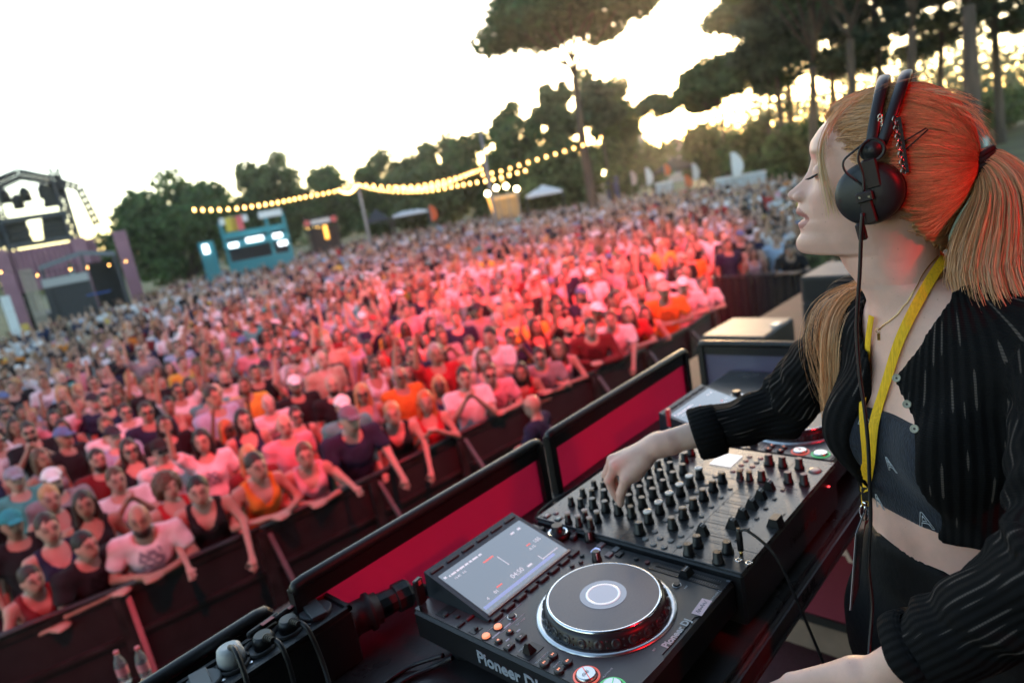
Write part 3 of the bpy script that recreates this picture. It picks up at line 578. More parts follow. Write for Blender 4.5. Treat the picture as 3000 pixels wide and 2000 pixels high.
# ================================================================== people of the crowd
M_SKIN = mat('crowd_skin', rough=.5, attr='tint', objcol=True, spec=.4, var=.08, vscale=9)
M_CLOTH = mat('crowd_cloth', rough=.9, objcol=True, attr='tint', var=.12, vscale=14, bump=.35, bscale=22, spec=.2)
M_HAIR = mat('crowd_hair', rough=.55, objcol=True, var=.35, vscale=40, bump=.5, bscale=70, stretch=(1, 1, .3), spec=.4)
M_GLASS = mat('sunglass_lens', (.012, .012, .014), .15)
POSES = {  # (elbow, wrist) of the right arm, of the left arm, forward lean, head pitch
    'stand': (((.25, -.03, 1.16), (.25, .10, .93)), ((.25, -.03, 1.16), (.24, .08, .93)), .0),
    'rail': (((.29, .16, 1.16), (.06, .38, 1.19)), ((.29, .18, 1.16), (.03, .42, 1.18)), .13),
    'hang': (((.25, .20, 1.22), (.20, .46, 1.12)), ((.25, .20, 1.22), (.24, .45, 1.03)), .13),
    'arm_up': (((.27, .12, 1.58), (.24, .22, 1.86)), ((.25, -.02, 1.17), (.20, .20, 1.02)), .0),
    'both_up': (((.29, .10, 1.60), (.26, .18, 1.88)), ((.29, .12, 1.60), (.24, .22, 1.86)), .0),
    'phone': (((.22, .20, 1.24), (.06, .36, 1.50)), ((.22, .20, 1.24), (.05, .36, 1.47)), .0),
    'clap': (((.26, .13, 1.20), (.05, .35, 1.37)), ((.26, .13, 1.20), (.04, .36, 1.39)), .02),
    'crossed': (((.27, .07, 1.17), (-.08, .20, 1.20)), ((.27, .08, 1.19), (-.10, .18, 1.16)), .0),
}
def skeleton(pose, fem):
    (re_, rw), (le, lw), lean = POSES[pose]; sw = .175 if fem else .20; hp = .95
    J = {'pel': np.array([0, 0, hp]), 'chest': np.array([0, .01 + lean * .55, 1.27 - lean * .1]), 'neck': np.array([0, lean * .95, 1.47 - lean * .35]), 'head': np.array([0, .025 + lean * 1.25, 1.635 - lean * .55])}
    for s, (e, w) in ((1, (re_, rw)), (-1, (le, lw))):
        sh = np.array([s * sw, lean * .85, 1.425 - lean * .3]); k = 'r' if s > 0 else 'l'
        J['sh' + k] = sh; J['el' + k] = np.array([s * e[0], e[1], e[2]]); J['wr' + k] = np.array([s * w[0], w[1], w[2]])
        d = norm(J['wr' + k] - J['el' + k]); J['ha' + k] = J['wr' + k] + d * .15; J['hip' + k] = np.array([s * .09, 0, .92]); J['kn' + k] = np.array([s * .10, .02, .50]); J['an' + k] = np.array([s * .11, -.02, .08])
    return J
def body_fns(pose, fem, sleeve, hairk):
    J = skeleton(pose, fem); T = .87 if fem else 1.0; h = J['head']; P = lambda a, b, ra, rb: (lambda X, Y, Z: cap_(X, Y, Z, J[a], J[b], ra, rb))
    fw = np.array([0, 1., 0])
    def head(X, Y, Z):
        d = ell_(X, Y, Z, h + (0, -.005, .025), (.074, .094, .105)); d = smin(d, ell_(X, Y, Z, h + (0, .03, -.055), (.052, .058, .068)), .05)
        d = smin(d, cap_(X, Y, Z, h + (0, .088, .01), h + (0, .108, -.022), .010, .015), .02)          # nose
        d = smin(d, ell_(X, Y, Z, h + (0, .082, .028), (.055, .018, .012)), .02)                       # brow
        d = smin(d, ell_(X, Y, Z, h + (0, .084, -.062), (.026, .012, .010)), .015)                     # lips
        for s in (1, -1):
            d = np.maximum(d, -ell_(X, Y, Z, h + (s * .032, .102, .010), (.020, .016, .010)))
            d = smin(d, ell_(X, Y, Z, h + (s * .076, -.002, -.005), (.012, .018, .030)), .01)
        return d
    def arm(X, Y, Z, k, g=0, upto=3):
        d = cap_(X, Y, Z, J['sh' + k], J['el' + k], .052 * T + g, .041 * T + g)
        if upto > 1: d = smin(d, cap_(X, Y, Z, J['el' + k], J['wr' + k], .040 * T + g, .027 * T + g), .02)
        if upto > 2:
            w, e = J['wr' + k], J['ha' + k]; dr = norm(e - w); sd = norm(np.cross(dr, (0, 0, 1.)) + 1e-6); up = np.cross(sd, dr); s = 1 if k == 'r' else -1
            pal = w + dr * .05
            d = smin(d, ell_(X, Y, Z, pal, (.038, .052, .017), np.stack([sd, dr, up], 1)), .02)
            for i, q in enumerate((-.028, -.010, .010, .027)):
                d = smin(d, cap_(X, Y, Z, pal + dr * .04 + sd * q, pal + dr * (.10 - .01 * abs(i - 1.4)) + sd * q * 1.25 - up * .018, .0095, .008), .008)
            d = smin(d, cap_(X, Y, Z, pal + sd * s * -.03, pal + dr * .045 + sd * s * -.062, .011, .009), .012)
        return d
    def torso(X, Y, Z, g=0):
        d = cap_(X, Y, Z, J['pel'] + (0, 0, .02), J['chest'], .118 * T + g, .132 * T + g)
        d = smin(d, ell_(X, Y, Z, J['chest'] + (0, .01, .03), (.165 * T + g, .112 * T + g, .17 + g)), .08)
        for s, k in ((1, 'r'), (-1, 'l')): d = smin(d, cap_(X, Y, Z, J['neck'] + (s * .05, -.01, -.03), J['sh' + k], .055 + g, .055 * T + g), .06)
        if fem:
            for s in (1, -1): d = smin(d, ell_(X, Y, Z, J['chest'] + (s * .068, .105, .03), (.062 + g, .052 + g, .06 + g)), .04)
        return d
    def hips(X, Y, Z, g=0): return smin(ell_(X, Y, Z, J['pel'], (.165 + g, .115 + g, .13 + g)), cap_(X, Y, Z, J['hipr'], J['hipl'], .09 + g, .09 + g), .05)
    def legs(X, Y, Z, g=0):
        d = hips(X, Y, Z, g)
        for k in 'rl': d = smin(d, cap_(X, Y, Z, J['hip' + k], J['kn' + k], .082 + g, .056 + g), .03); d = smin(d, cap_(X, Y, Z, J['kn' + k], J['an' + k], .056 + g, .038 + g * 1.6), .03)
        return d
    def body(X, Y, Z):
        d = smin(torso(X, Y, Z), cap_(X, Y, Z, J['neck'] + (0, -.01, -.02), h + (0, -.02, -.05), .055 * T, .050 * T), .04); d = smin(d, legs(X, Y, Z), .05)
        for k in 'rl':
            d = smin(d, arm(X, Y, Z, k), .04); d = smin(d, ell_(X, Y, Z, J['an' + k] + (0, .07, -.045), (.042, .12, .035)), .03)
        return smin(d, head(X, Y, Z), .02)
    def shirt(X, Y, Z):
        fold = .006 * np.sin(Z * 38 + X * 22 + Y * 15) * np.sin(X * 31 - Z * 9)
        d = torso(X, Y, Z, .014); d = smin(d, cap_(X, Y, Z, J['pel'] + (0, 0, -.04), J['pel'] + (0, 0, .12), .150, .135), .09); d = np.maximum(d, J['pel'][2] - .10 - Z)
        if sleeve > 0:
            for k in 'rl':
                a = J['sh' + k]; e = J['el' + k]; q = arm(X, Y, Z, k, .014, 2 if sleeve > 1 else 1)
                if sleeve == 1:
                    dr = norm(e - a); q = smin(q, cap_(X, Y, Z, a, a + dr * .14, .070, .068), .02); t = (X - a[0]) * dr[0] + (Y - a[1]) * dr[1] + (Z - a[2]) * dr[2]; q = np.maximum(q, t - .185)
                d = smin(d, q, .035)
            nk = np.sqrt((X / .085) ** 2 + ((Y - J['neck'][1] - .055) / .085) ** 2 + ((Z - J['neck'][2] - .015) / .085) ** 2) - 1; d = np.maximum(d, -nk * .085)
        else:
            nk = np.sqrt((X / .085) ** 2 + ((Y - J['neck'][1] - .07) / .13) ** 2 + ((Z - J['neck'][2] - .0) / .17) ** 2) - 1; d = np.maximum(d, -nk * .09)
            d = np.maximum(d, np.abs(X) - .135)
        return d + fold
    def pants(X, Y, Z): return np.maximum(np.maximum(legs(X, Y, Z, .013) + .004 * np.sin(Z * 30 + X * 20), Z - .98), .1 - Z)
    def hair(X, Y, Z):
        n = .0055 * np.sin(X * 150 + Z * 90) * np.sin(Y * 140 + X * 60)
        c = ell_(X, Y, Z, h + (0, -.014, .036), (.079, .097, .102)); face = (Y - h[1] - .050) * .72 + (h[2] + .036 - Z) * .69; d = np.maximum(c, face)
        if hairk == 'long':
            q = ell_(X, Y, Z, h + (0, -.05, -.07), (.088, .065, .17)); q = np.maximum(q, (Y - h[1] - .0)); d = smin(d, q, .03)
            for s in (1, -1): d = smin(d, cap_(X, Y, Z, h + (s * .073, .01, .02), h + (s * .088, .0, -.20), .024, .030), .03)
        elif hairk == 'curly': d = smin(d, np.maximum(ell_(X, Y, Z, h + (0, -.03, .0), (.125, .115, .15)), face - .03), .03); n = .014 * np.sin(X * 75) * np.sin(Z * 70) * np.sin(Y * 80)
        elif hairk == 'bun': d = smin(d, ell_(X, Y, Z, h + (0, -.10, .06), (.045, .045, .045)), .02)
        elif hairk == 'short': d = np.maximum(d, h[2] - .05 - Z)
        return d + n
    def cap(X, Y, Z):
        c = ell_(X, Y, Z, h + (0, -.008, .045), (.090, .105, .098)); c = np.maximum(c, h[2] + .045 - Z); v = ell_(X, Y, Z, h + (0, .135, .055), (.072, .075, .010)); return smin(c, v, .012)
    def beard(X, Y, Z): return np.maximum(ell_(X, Y, Z, h + (0, .035, -.065), (.064, .066, .072)), Z - h[2] + .045)
    lo = np.array([-.5, -.3, -.02]); hi = np.array([.5, .75, 2.12])
    return J, dict(body=body, shirt=shirt, trousers=pants, hair=hair, cap=cap, beard=beard), lo, hi

def person_meshes(pose, fem, sleeve, hairk, vox=.0215, only=None):
    J, F, lo, hi = body_fns(pose, fem, sleeve, hairk); h = J['head']; out = {'J': J}
    for k in only or ('body', 'shirt', 'trousers', 'hair'):
        l, u, vx = lo, hi, vox
        if k in ('hair', 'cap', 'beard'): l, u, vx = h - (.2, .2, .3), h + (.2, .26, .22), .0125
        if k == 'hair' and hairk == 'none': continue
        if k == 'shirt': l = np.array([-.5, -.25, .7]); u = np.array([.5, .6, 1.95])
        if k == 'trousers': vx = .032; u = np.array([.3, .3, 1.05]); l = np.array([-.3, -.3, .02])
        v, f = snet(F[k], l, u, vx); v = relax(v, f, 1, .4); m = {'body': M_SKIN, 'hair': M_HAIR, 'beard': M_HAIR}.get(k, M_CLOTH); me = qmesh('person_' + k, v, f, m)
        t = np.ones((len(v), 3))
        if k == 'body':
            r = v - h; ey = (np.abs(np.abs(r[:, 0]) - .032) < .019) & (np.abs(r[:, 2] - .009) < .012) & (r[:, 1] > .06); t[ey] = (.28, .25, .25)
            br = (np.abs(np.abs(r[:, 0]) - .034) < .024) & (np.abs(r[:, 2] - .037) < .008) & (r[:, 1] > .05); t[br] = (.35, .3, .28)
            lp = (np.abs(r[:, 0]) < .026) & (np.abs(r[:, 2] + .062) < .010) & (r[:, 1] > .06); t[lp] = (.75, .45, .45)
        if k == 'shirt' and pose in ('arm_up', 'clap', 'crossed', 'rail') and sleeve:
            pt = (np.abs(v[:, 0]) < .085) & (np.abs(v[:, 2] - J['chest'][2]) < .075) & (v[:, 1] > J['chest'][1] + .07) & (np.sin(v[:, 0] * 95) * np.sin(v[:, 2] * 80 + 1) > -.35); t[pt] = (.30, .30, .36)
        vert_colors(me, t); out[k] = me
    if only: return out
    mb = MB()
    for s in (1, -1): mb.loft([[(s * .034 + .026 * math.cos(a) * q, h[1] + y - .3 * abs(.026 * math.cos(a) * s * q + .034) , h[2] + .012 + .019 * math.sin(a) * q) for a in np.linspace(0, 2 * math.pi, 10, endpoint=False)] for y, q in ((.114, .9), (.121, 1), (.125, .85))])
    mb.bar((-.012, h[1] + .112, h[2] + .02), (.012, h[1] + .112, h[2] + .02), .005)
    for s in (1, -1): mb.bar((s * .06, h[1] + .10, h[2] + .018), (s * .082, h[1] - .01, h[2] + .018), .005)
    me = mb.mesh('person_sunglasses'); me.materials.append(M_GLASS); out['sunglasses'] = me
    return out

PROTO = {}
def proto(pose, fem, sleeve, hairk):
    k = (pose, fem, sleeve, hairk)
    if k not in PROTO: PROTO[k] = person_meshes(*k)
    return PROTO[k]

SKINS = {'fair': (0.3952, 0.2584, 0.1976), 'pale': (0.456, 0.3192, 0.2584), 'tan': (0.304, 0.1824, 0.1254), 'olive': (0.266, 0.1672, 0.114), 'brown': (0.1292, 0.076, 0.0494)}
SHIRTS = {'white': (0.608, 0.608, 0.6232), 'black': (0.01368, 0.01368, 0.01596), 'grey': (0.228, 0.228, 0.2432), 'navy': (0.01672, 0.0228, 0.0532), 'light blue': (0.2888, 0.3952, 0.532), 'red': (0.38, 0.0228, 0.0304), 'orange': (0.57, 0.19, 0.0304), 'yellow': (0.5928, 0.418, 0.0608), 'teal': (0.076, 0.3192, 0.304), 'pink': (0.5472, 0.2888, 0.3344), 'beige': (0.418, 0.342, 0.2508), 'olive green': (0.0988, 0.114, 0.0532), 'dark red': (0.1368, 0.019, 0.0228)}
HAIRS = {'dark': (.022, .016, .012), 'black': (.010, .009, .009), 'brown': (.075, .042, .022), 'fair': (.36, .23, .10), 'grey': (.28, .27, .26), 'ginger': (.36, .12, .035)}
def add_person(x, y, scale, rz, pose, fem, sleeve, hairk, skin, shirt, hair, extra=(), label='', group=None, z=0, capcol=(.7, .7, .7), pants=(.03, .035, .05), shirtcol=None):
    P = proto(pose, fem, sleeve, hairk)
    o = bpy.data.objects.new('person', P['body']); o.location = (x, y, z); o.rotation_euler = (0, 0, rz); o.scale = (scale,) * 3; put(o); o.color = (*SKINS[skin], 1)
    tag(o, label, 'person', group)
    def ch(nm, key, col):
        if key not in P: P.update({key: person_meshes(pose, fem, sleeve, hairk, only=(key,))[key]})
        c = bpy.data.objects.new(nm, P[key]); c.color = (*col, 1); put(c, o)
    ch('shirt', 'shirt', shirtcol or SHIRTS[shirt]); ch('trousers', 'trousers', pants)
    if hairk != 'none': ch('hair', 'hair', HAIRS[hair])
    if 'cap' in extra: ch('cap', 'cap', capcol)
    if 'beard' in extra: ch('beard', 'beard', HAIRS[hair])
    if 'sunglasses' in extra: ch('sunglasses', 'sunglasses', (1, 1, 1))
    return o

# ------------------------------------------------------------------ barrier line (top edge, seen from the stage)
BLINE = np.array([(-4.2, 5.95), (-2.6, 5.68), (-.63, 5.32), (.31, 5.06), (1.71, 4.88), (4.31, 4.76), (6.04, 4.56), (7.92, 4.46), (8.75, 4.62)])
def bline_y(x): return float(np.interp(x, BLINE[:, 0], BLINE[:, 1]))
M_STEEL = mat('barrier_black_steel', (.020, .019, .020), .42, metal=.0, var=.45, vscale=7, spec=.5, rvar=.15)
M_LEG = mat('barrier_brace', (.10, .09, .09), .45, metal=.4, var=.2)
M_MESHP = mat('barrier_panel', (.010, .009, .010), .75, var=.4, vscale=6)
def barrier_unit():
    L = 1.0; root = empty('crowd_barrier', (0, 0, 0)); W = 1.0
    mb = MB(); mb.tube([(0, 0, 1.17), (W, 0, 1.17)], .024, 10); mb.box((W / 2, 0, 1.125), (W - .02, .012, .05)); mb.obj('top_rail', M_STEEL, root)
    MB().box((W / 2, .014, .60), (W - .02, .008, 1.06)).obj('front_panel', M_MESHP, root)
    for x in (.02, W - .02): MB().box((x, -.02, .58), (.045, .045, 1.12)).obj('post', M_STEEL, root)
    for x in (.05,): MB().bar((x, -.03, 1.10), (x, -.86, .05), .034, .03).obj('brace', M_LEG, root)
    for z in (.42, .78): MB().box((W / 2, -.005, z), (W - .06, .03, .035)).obj('cross_rail', M_STEEL, root)
    mb = MB(); mb.box((W / 2, -.45, .05), (W - .02, .9, .012)); mb.obj('floor_plate', M_STEEL, root)
    mb = MB(); mb.box((W / 2, -.16, .32), (W - .06, .22, .02)); mb.obj('step', M_STEEL, root)
    return root
bu = barrier_unit(); first = True
BARR_T = np.concatenate([[0], np.cumsum(np.linalg.norm(np.diff(BLINE, axis=0), axis=1))])
ORD = ['first', 'second', 'third', 'fourth', 'fifth', 'sixth', 'seventh', 'eighth', 'ninth', 'tenth', 'eleventh', 'twelfth', 'thirteenth', 'fourteenth', 'fifteenth', 'sixteenth', 'seventeenth', 'eighteenth', 'nineteenth', 'twentieth']
TENS = ['', '', 'twenty', 'thirty', 'forty', 'fifty', 'sixty', 'seventy']
def ordw(i):
    return ORD[i] if i < 20 else TENS[(i + 1) // 10] + ('-' + ORD[(i + 1) % 10 - 1] if (i + 1) % 10 else 'th')
nb = int(BARR_T[-1] / 1.02)
for i in range(nb):
    s0, s1 = i * BARR_T[-1] / nb, (i + 1) * BARR_T[-1] / nb
    a = np.array([np.interp(s0, BARR_T, BLINE[:, k]) for k in (0, 1)]); c = np.array([np.interp(s1, BARR_T, BLINE[:, k]) for k in (0, 1)])
    o = bu if i == 0 else copy_tree(bu)
    o.location = (a[0], a[1], 0); o.rotation_euler = (0, 0, math.atan2(c[1] - a[1], c[0] - a[0])); o.scale = (np.linalg.norm(c - a), 1, 1)
    tag(o, f'black steel crowd barrier panel, {ORD[i]} from the left along the pit' if i < 20 else 'last black barrier panel', 'barrier', 'barrier panels along the pit')

# ------------------------------------------------------------------ people one can pick out (photo position, pose, look)
SPEC = [
 # x, y, row, pose, fem, sleeve, hairk, skin, shirt, hair, extra, facing offset, label
 (60, 1342, 0, 'rail', 1, 0, 'bun', 'fair', 'dark red', 'dark', (), 8, 'woman in strappy top with dark tied hair leaning at lower left barrier'),
 (172, 1266, 0, 'rail', 0, 1, 'short', 'fair', 'black', 'black', (), 30, 'man in black t-shirt with dark hair, second along the barrier'),
 (340, 1186, 0, 'rail', 0, 1, 'none', 'tan', 'white', 'dark', ('beard',), -35, 'bald man in white t-shirt leaning his forearms on the barrier'),
 (474, 1120, 0, 'hang', 1, 0, 'short', 'fair', 'black', 'black', (), -30, 'short-haired woman in black tank top hanging both arms over the barrier'),
 (586, 1072, 0, 'rail', 1, 0, 'short', 'fair', 'orange', 'dark', (), 10, 'person in sleeveless orange top resting folded arms on the barrier'),
 (716, 1040, 0, 'rail', 1, 0, 'bun', 'fair', 'pink', 'brown', (), -20, 'woman in pink strap top with tied brown hair at the barrier'),
 (808, 962, 0, 'hang', 0, 1, 'short', 'fair', 'navy', 'grey', ('cap',), 5, 'man in navy printed t-shirt and grey cap gripping the barrier'),
 (922, 944, 0, 'hang', 1, 0, 'bun', 'fair', 'black', 'fair', (), -25, 'fair-haired woman in black tank top pointing over the barrier'),
 (982, 914, 0, 'clap', 1, 0, 'long', 'fair', 'red', 'ginger', (), -20, 'ginger woman in red top clapping at the barrier'),
 (1072, 862, 0, 'phone', 0, 1, 'short', 'fair', 'white', 'black', (), -10, 'man in white t-shirt filming with a phone at the barrier'),
 (1142, 854, 0, 'rail', 0, 1, 'short', 'fair', 'pink', 'brown', ('sunglasses',), -10, 'man in pale pink t-shirt and sunglasses at the barrier'),
 (1220, 848, 0, 'rail', 1, 0, 'long', 'tan', 'red', 'dark', (), -25, 'dark long-haired woman in red leaning right of the pale pink t-shirt'),
 (1262, 814, 0, 'rail', 0, 1, 'short', 'fair', 'grey', 'dark', ('sunglasses',), -20, 'man in grey t-shirt with sunglasses at the middle of the barrier'),
 (1302, 796, 0, 'rail', 1, 0, 'long', 'fair', 'pink', 'brown', (), -15, 'long-haired woman in pink tank top at the barrier'),
 (1376, 748, 0, 'rail', 0, 2, 'short', 'fair', 'dark red', 'black', (), -10, 'man in dark red sweater with black hair at the barrier'),
 (1430, 728, 0, 'hang', 0, 1, 'short', 'fair', 'white', 'brown', (), -30, 'man in white t-shirt reaching one arm far over the barrier'),
 (1464, 716, 0, 'rail', 1, 1, 'long', 'fair', 'red', 'brown', (), -10, 'woman in red between the white t-shirt and the orange t-shirt'),
 (1502, 716, 0, 'rail', 1, 0, 'long', 'fair', 'orange', 'dark', (), -10, 'long-haired woman leaning beside the man in orange'),
 (1546, 664, 0, 'rail', 0, 1, 'short', 'olive', 'orange', 'dark', ('cap',), -10, 'man in bright orange t-shirt and cap at the end of the barrier'),
 (1590, 652, 0, 'rail', 0, 1, 'short', 'fair', 'white', 'dark', ('cap',), -10, 'person in white cap next to the orange t-shirt'),
 (1630, 650, 0, 'rail', 0, 1, 'short', 'fair', 'white', 'brown', (), 10, 'last man at the barrier end, in white t-shirt'),
 (264, 1096, 1, 'phone', 0, 1, 'short', 'fair', 'white', 'brown', (), 0, 'man in white t-shirt raising a hand to his chin behind the bald man'),
 (382, 1110, 1, 'stand', 1, 0, 'curly', 'fair', 'red', 'brown', (), 10, 'curly brown-haired woman in red behind the bald man'),
 (106, 1206, 1, 'stand', 1, 0, 'bun', 'fair', 'navy', 'dark', (), -5, 'woman in dark tank top behind the man in black t-shirt'),
 (24, 1198, 1, 'stand', 0, 1, 'none', 'tan', 'black', 'dark', ('cap',), 0, 'person in a teal cap at the far left'),
 (112, 1138, 2, 'stand', 1, 0, 'bun', 'fair', 'black', 'fair', (), 0, 'fair-haired woman in black straps, third row at left'),
 (32, 1096, 2, 'stand', 0, 2, 'short', 'fair', 'teal', 'dark', ('cap',), 0, 'man in dark teal top with printed cap, third row at far left'),
 (222, 1050, 3, 'stand', 0, 1, 'short', 'fair', 'dark red', 'dark', ('beard',), 0, 'bearded man in striped dark red shirt, fourth row'),
 (294, 1028, 3, 'stand', 1, 0, 'long', 'fair', 'black', 'dark', ('sunglasses',), 0, 'woman in black tank top and sunglasses, fourth row'),
 (366, 1030, 3, 'stand', 0, 1, 'short', 'fair', 'white', 'dark', ('cap', 'sunglasses'), 0, 'man in white vest, black cap and sunglasses, fourth row'),
 (376, 972, 4, 'stand', 0, 1, 'long', 'fair', 'black', 'black', ('beard',), 0, 'long-haired bearded man in black t-shirt, fifth row'),
 (286, 942, 5, 'stand', 0, 1, 'short', 'fair', 'white', 'dark', ('sunglasses',), 0, 'tall man in white t-shirt with sunglasses, sixth row'),
 (650, 972, 3, 'stand', 0, 1, 'none', 'fair', 'pink', 'grey', (), 0, 'bald man in pink t-shirt, fourth row at centre left'),
 (760, 880, 5, 'stand', 0, 1, 'none', 'fair', 'black', 'dark', ('beard',), 0, 'bald bearded man in black t-shirt, sixth row'),
 (556, 960, 4, 'stand', 1, 0, 'long', 'fair', 'navy', 'black', (), 0, 'long black-haired woman in navy, fifth row'),
 (940, 790, 6, 'stand', 0, 0, 'short', 'fair', 'navy', 'dark', ('beard', 'sunglasses'), 0, 'bearded man in blue sports vest over white sleeves, seventh row'),
 (1186, 700, 5, 'arm_up', 0, 1, 'short', 'fair', 'pink', 'brown', (), 0, 'tall man in pale pink t-shirt raising his right arm'),
 (1214, 722, 4, 'stand', 0, 1, 'short', 'fair', 'yellow', 'dark', (), 0, 'man in yellow football shirt'),
 (1586, 582, 4, 'stand', 0, 1, 'none', 'fair', 'orange', 'dark', (), 0, 'bald man in orange t-shirt well behind the barrier end'),
 (1720, 560, 2, 'rail', 0, 1, 'short', 'tan', 'beige', 'dark', (), 0, 'man in beige t-shirt leaning on the black side barrier'),
 (1812, 566, 2, 'rail', 0, 1, 'short', 'tan', 'black', 'black', (), 0, 'man in black t-shirt leaning on the black side barrier below her chin'),
]
taken = []
FACE = rad(165)                                                       # people face the stage
def facing(x, y, off=0): return math.atan2(-(y + 1.0), -(x - .6)) - math.pi / 2 + rad(off)
CAPS = {24: (.03, .25, .28), 808: (.12, .12, .16), 1546: (.5, .35, .3), 1590: (.8, .8, .8), 32: (.25, .25, .3), 366: (.02, .02, .02)}
for (px, py, row, pose, fem, slv, hk, sk, sh, hr, ex, off, lab) in SPEC:
    hz = {'rail': 1.56, 'hang': 1.56}.get(pose, 1.66)
    if row == 0:
        Y = 5.2
        for _ in range(8): p = aty(px, py, Y); Y = bline_y(p[0]) + .17
        sc = float(np.clip(p[2] / hz, .90, 1.14)); x, y = p[0], p[1] + (.16 if pose in ('rail', 'hang') else .05)
    else:
        sc = .97 + .06 * random.random(); p = atz(px, py, hz * sc); x, y = p[0], p[1]
        if x < 8.7 and y < bline_y(x) + .5: y = bline_y(x) + .5 + .1 * random.random()
    if lab.endswith('side barrier') or 'side barrier' in lab: p = atz(px, py, 1.62); x, y = p[0], p[1]
    taken.append((x, y))
    scol = None
    add_person(x, y, sc, facing(x, y, off * .6), pose, fem, slv, hk, sk, sh, hr, ex, lab, 'people pressed against the barrier' if row == 0 else 'people in the front rows', capcol=CAPS.get(px, (.6, .6, .62)), pants=(.03, .03, .04))

# the guard in the pit
p = atz(1232, 960, 1.66)
p = aty(1232, 955, 3.9); gs = float(np.clip(p[2] / 1.66, .9, 1.25))
add_person(p[0], p[1], gs, rad(20), 'crossed', 0, 1, 'none', 'fair', 'navy', 'grey', ('sunglasses',), 'bald guard in navy t-shirt and sunglasses standing in the pit before the barrier', None)

# ------------------------------------------------------------------ crowd area: far limit by azimuth
AZ = np.array([2, 10, 15, 17.5, 20, 24, 28, 32, 36, 40, 46, 52, 56, 60, 63, 66, 69, 72]); FAR = np.array([30, 34, 40, 44, 56, 60, 66, 72, 76, 74, 74, 68, 62, 56, 50, 46, 42, 30])
def polar(x, y): return np.degrees(np.arctan2(x - CAM[0], y - CAM[1])), np.hypot(x - CAM[0], y - CAM[1])
def crowd_ok(x, y):
    az, d = polar(x, y)
    if az < 2 or az > 72 or d > np.interp(az, AZ, FAR): return False
    if x < 9.2: return y > (bline_y(x) if x < 8.75 else 4.62) + .45
    if x < 11.4: return y > 4.75 + (x - 9.2) * .5 + .4
    return x > 12.1 or y > 6.3
g = np.random.default_rng(21); pts = list(taken); near = []; far = []
cell = {}
def ckey(x, y): return (int(x // 1), int(y // 1))
for p in pts: cell.setdefault(ckey(*p), []).append(p)
def free(x, y, r):
    kx, ky = ckey(x, y)
    return all((x - a) ** 2 + (y - b_) ** 2 > r * r for i in (-1, 0, 1) for j in (-1, 0, 1) for a, b_ in cell.get((kx + i, ky + j), ()))
tree_xy = [tuple(ground_at(1365, 475, 46)[:2])]
cand = []
for ring, (r0, r1, nn, sep) in enumerate(((4, 12, 3200, .47), (12, 24, 7000, .50), (24, 45, 13000, .58), (45, 80, 15000, .78))):
    az = rad(2) + g.random(nn) * rad(70); d = np.sqrt(r0 ** 2 + (r1 ** 2 - r0 ** 2) * g.random(nn))
    for a, q in zip(az, d):
        x, y = CAM[0] + q * math.sin(a), CAM[1] + q * math.cos(a)
        if q > 40 and g.random() < (q - 40) / 120: continue
        if crowd_ok(x, y) and free(x, y, sep) and all(math.hypot(x - tx, y - ty) > .9 for tx, ty in tree_xy): cell.setdefault(ckey(x, y), []).append((x, y)); cand.append((q, x, y))
cand.sort(); NEAR_N = 297 - len(SPEC) - 1
near, far = cand[:NEAR_N], cand[NEAR_N:]

KINDS_P = [(0, 1, 'short'), (0, 1, 'short'), (1, 0, 'long'), (1, 1, 'long'), (0, 1, 'none'), (1, 0, 'bun')]
PP = ['stand', 'stand', 'stand', 'arm_up', 'clap', 'both_up', 'crossed', 'phone', 'stand']
def pick(d, w): k = list(d); w = np.array(w, float); return k[g.choice(len(k), p=w / w.sum())]
SKW = [5, 3, 4, 2, .6]; SHW = [7.5, 10, 4, 4.5, 2.2, 1, .6, .5, .6, 1.2, 2, 1, 1.2]; HAW = [5, 3, 5, 2.2, 1.2, .6]
rows = {}
for q, x, y in near: rows.setdefault(int((y - (bline_y(x) if x < 8.75 else 4.6)) / .8), []).append((x, y))
POSE_T = {'stand': 'standing', 'arm_up': 'raising an arm', 'clap': 'clapping', 'both_up': 'with both arms up', 'crossed': 'with crossed arms', 'phone': 'holding up a phone'}
seen_lab = {}
for rw in sorted(rows):
    for i, (x, y) in enumerate(sorted(rows[rw])):
        fem, slv, hk = KINDS_P[g.choice(len(KINDS_P), p=[.26, .16, .18, .14, .1, .16])]; pose = PP[g.choice(len(PP))]
        if hk in ('none', 'bun') and pose not in ('stand', 'clap'): pose = 'stand'
        if hk == 'long' and pose in ('crossed', 'phone'): pose = 'stand'
        sk, sh, hr = pick(SKINS, SKW), pick(SHIRTS, SHW), pick(HAIRS, HAW); ex = []
        if not fem and g.random() < .16: ex.append('cap')
        if g.random() < .22: ex.append('sunglasses')
        if not fem and g.random() < .25: ex.append('beard')
        sc = float(np.clip((.945 if fem else 1.01) + g.normal() * .035, .86, 1.12))
        lab = f"{'woman' if fem else 'man'} in {sh} {'tank top' if slv == 0 else 't-shirt'} {POSE_T[pose]}, {ordw(i)} from left in {ordw(max(rw, 0))} row"
        if 'cap' in ex: lab = lab.replace(' in ', ' in cap and ', 1)
        lab = lab.replace('light blue', 'pale-blue').replace('olive green', 'olive')
        add_person(x, y, sc, facing(x, y, g.normal() * 14), pose, fem, slv, hk, sk, sh, hr, tuple(ex), lab, 'people in the front rows', capcol=[(.7, .7, .72), (.03, .03, .04), (.3, .05, .05), (.1, .15, .3)][g.integers(4)], pants=[(.03, .035, .05), (.06, .08, .13), (.02, .02, .02), (.3, .25, .18)][g.integers(4)])

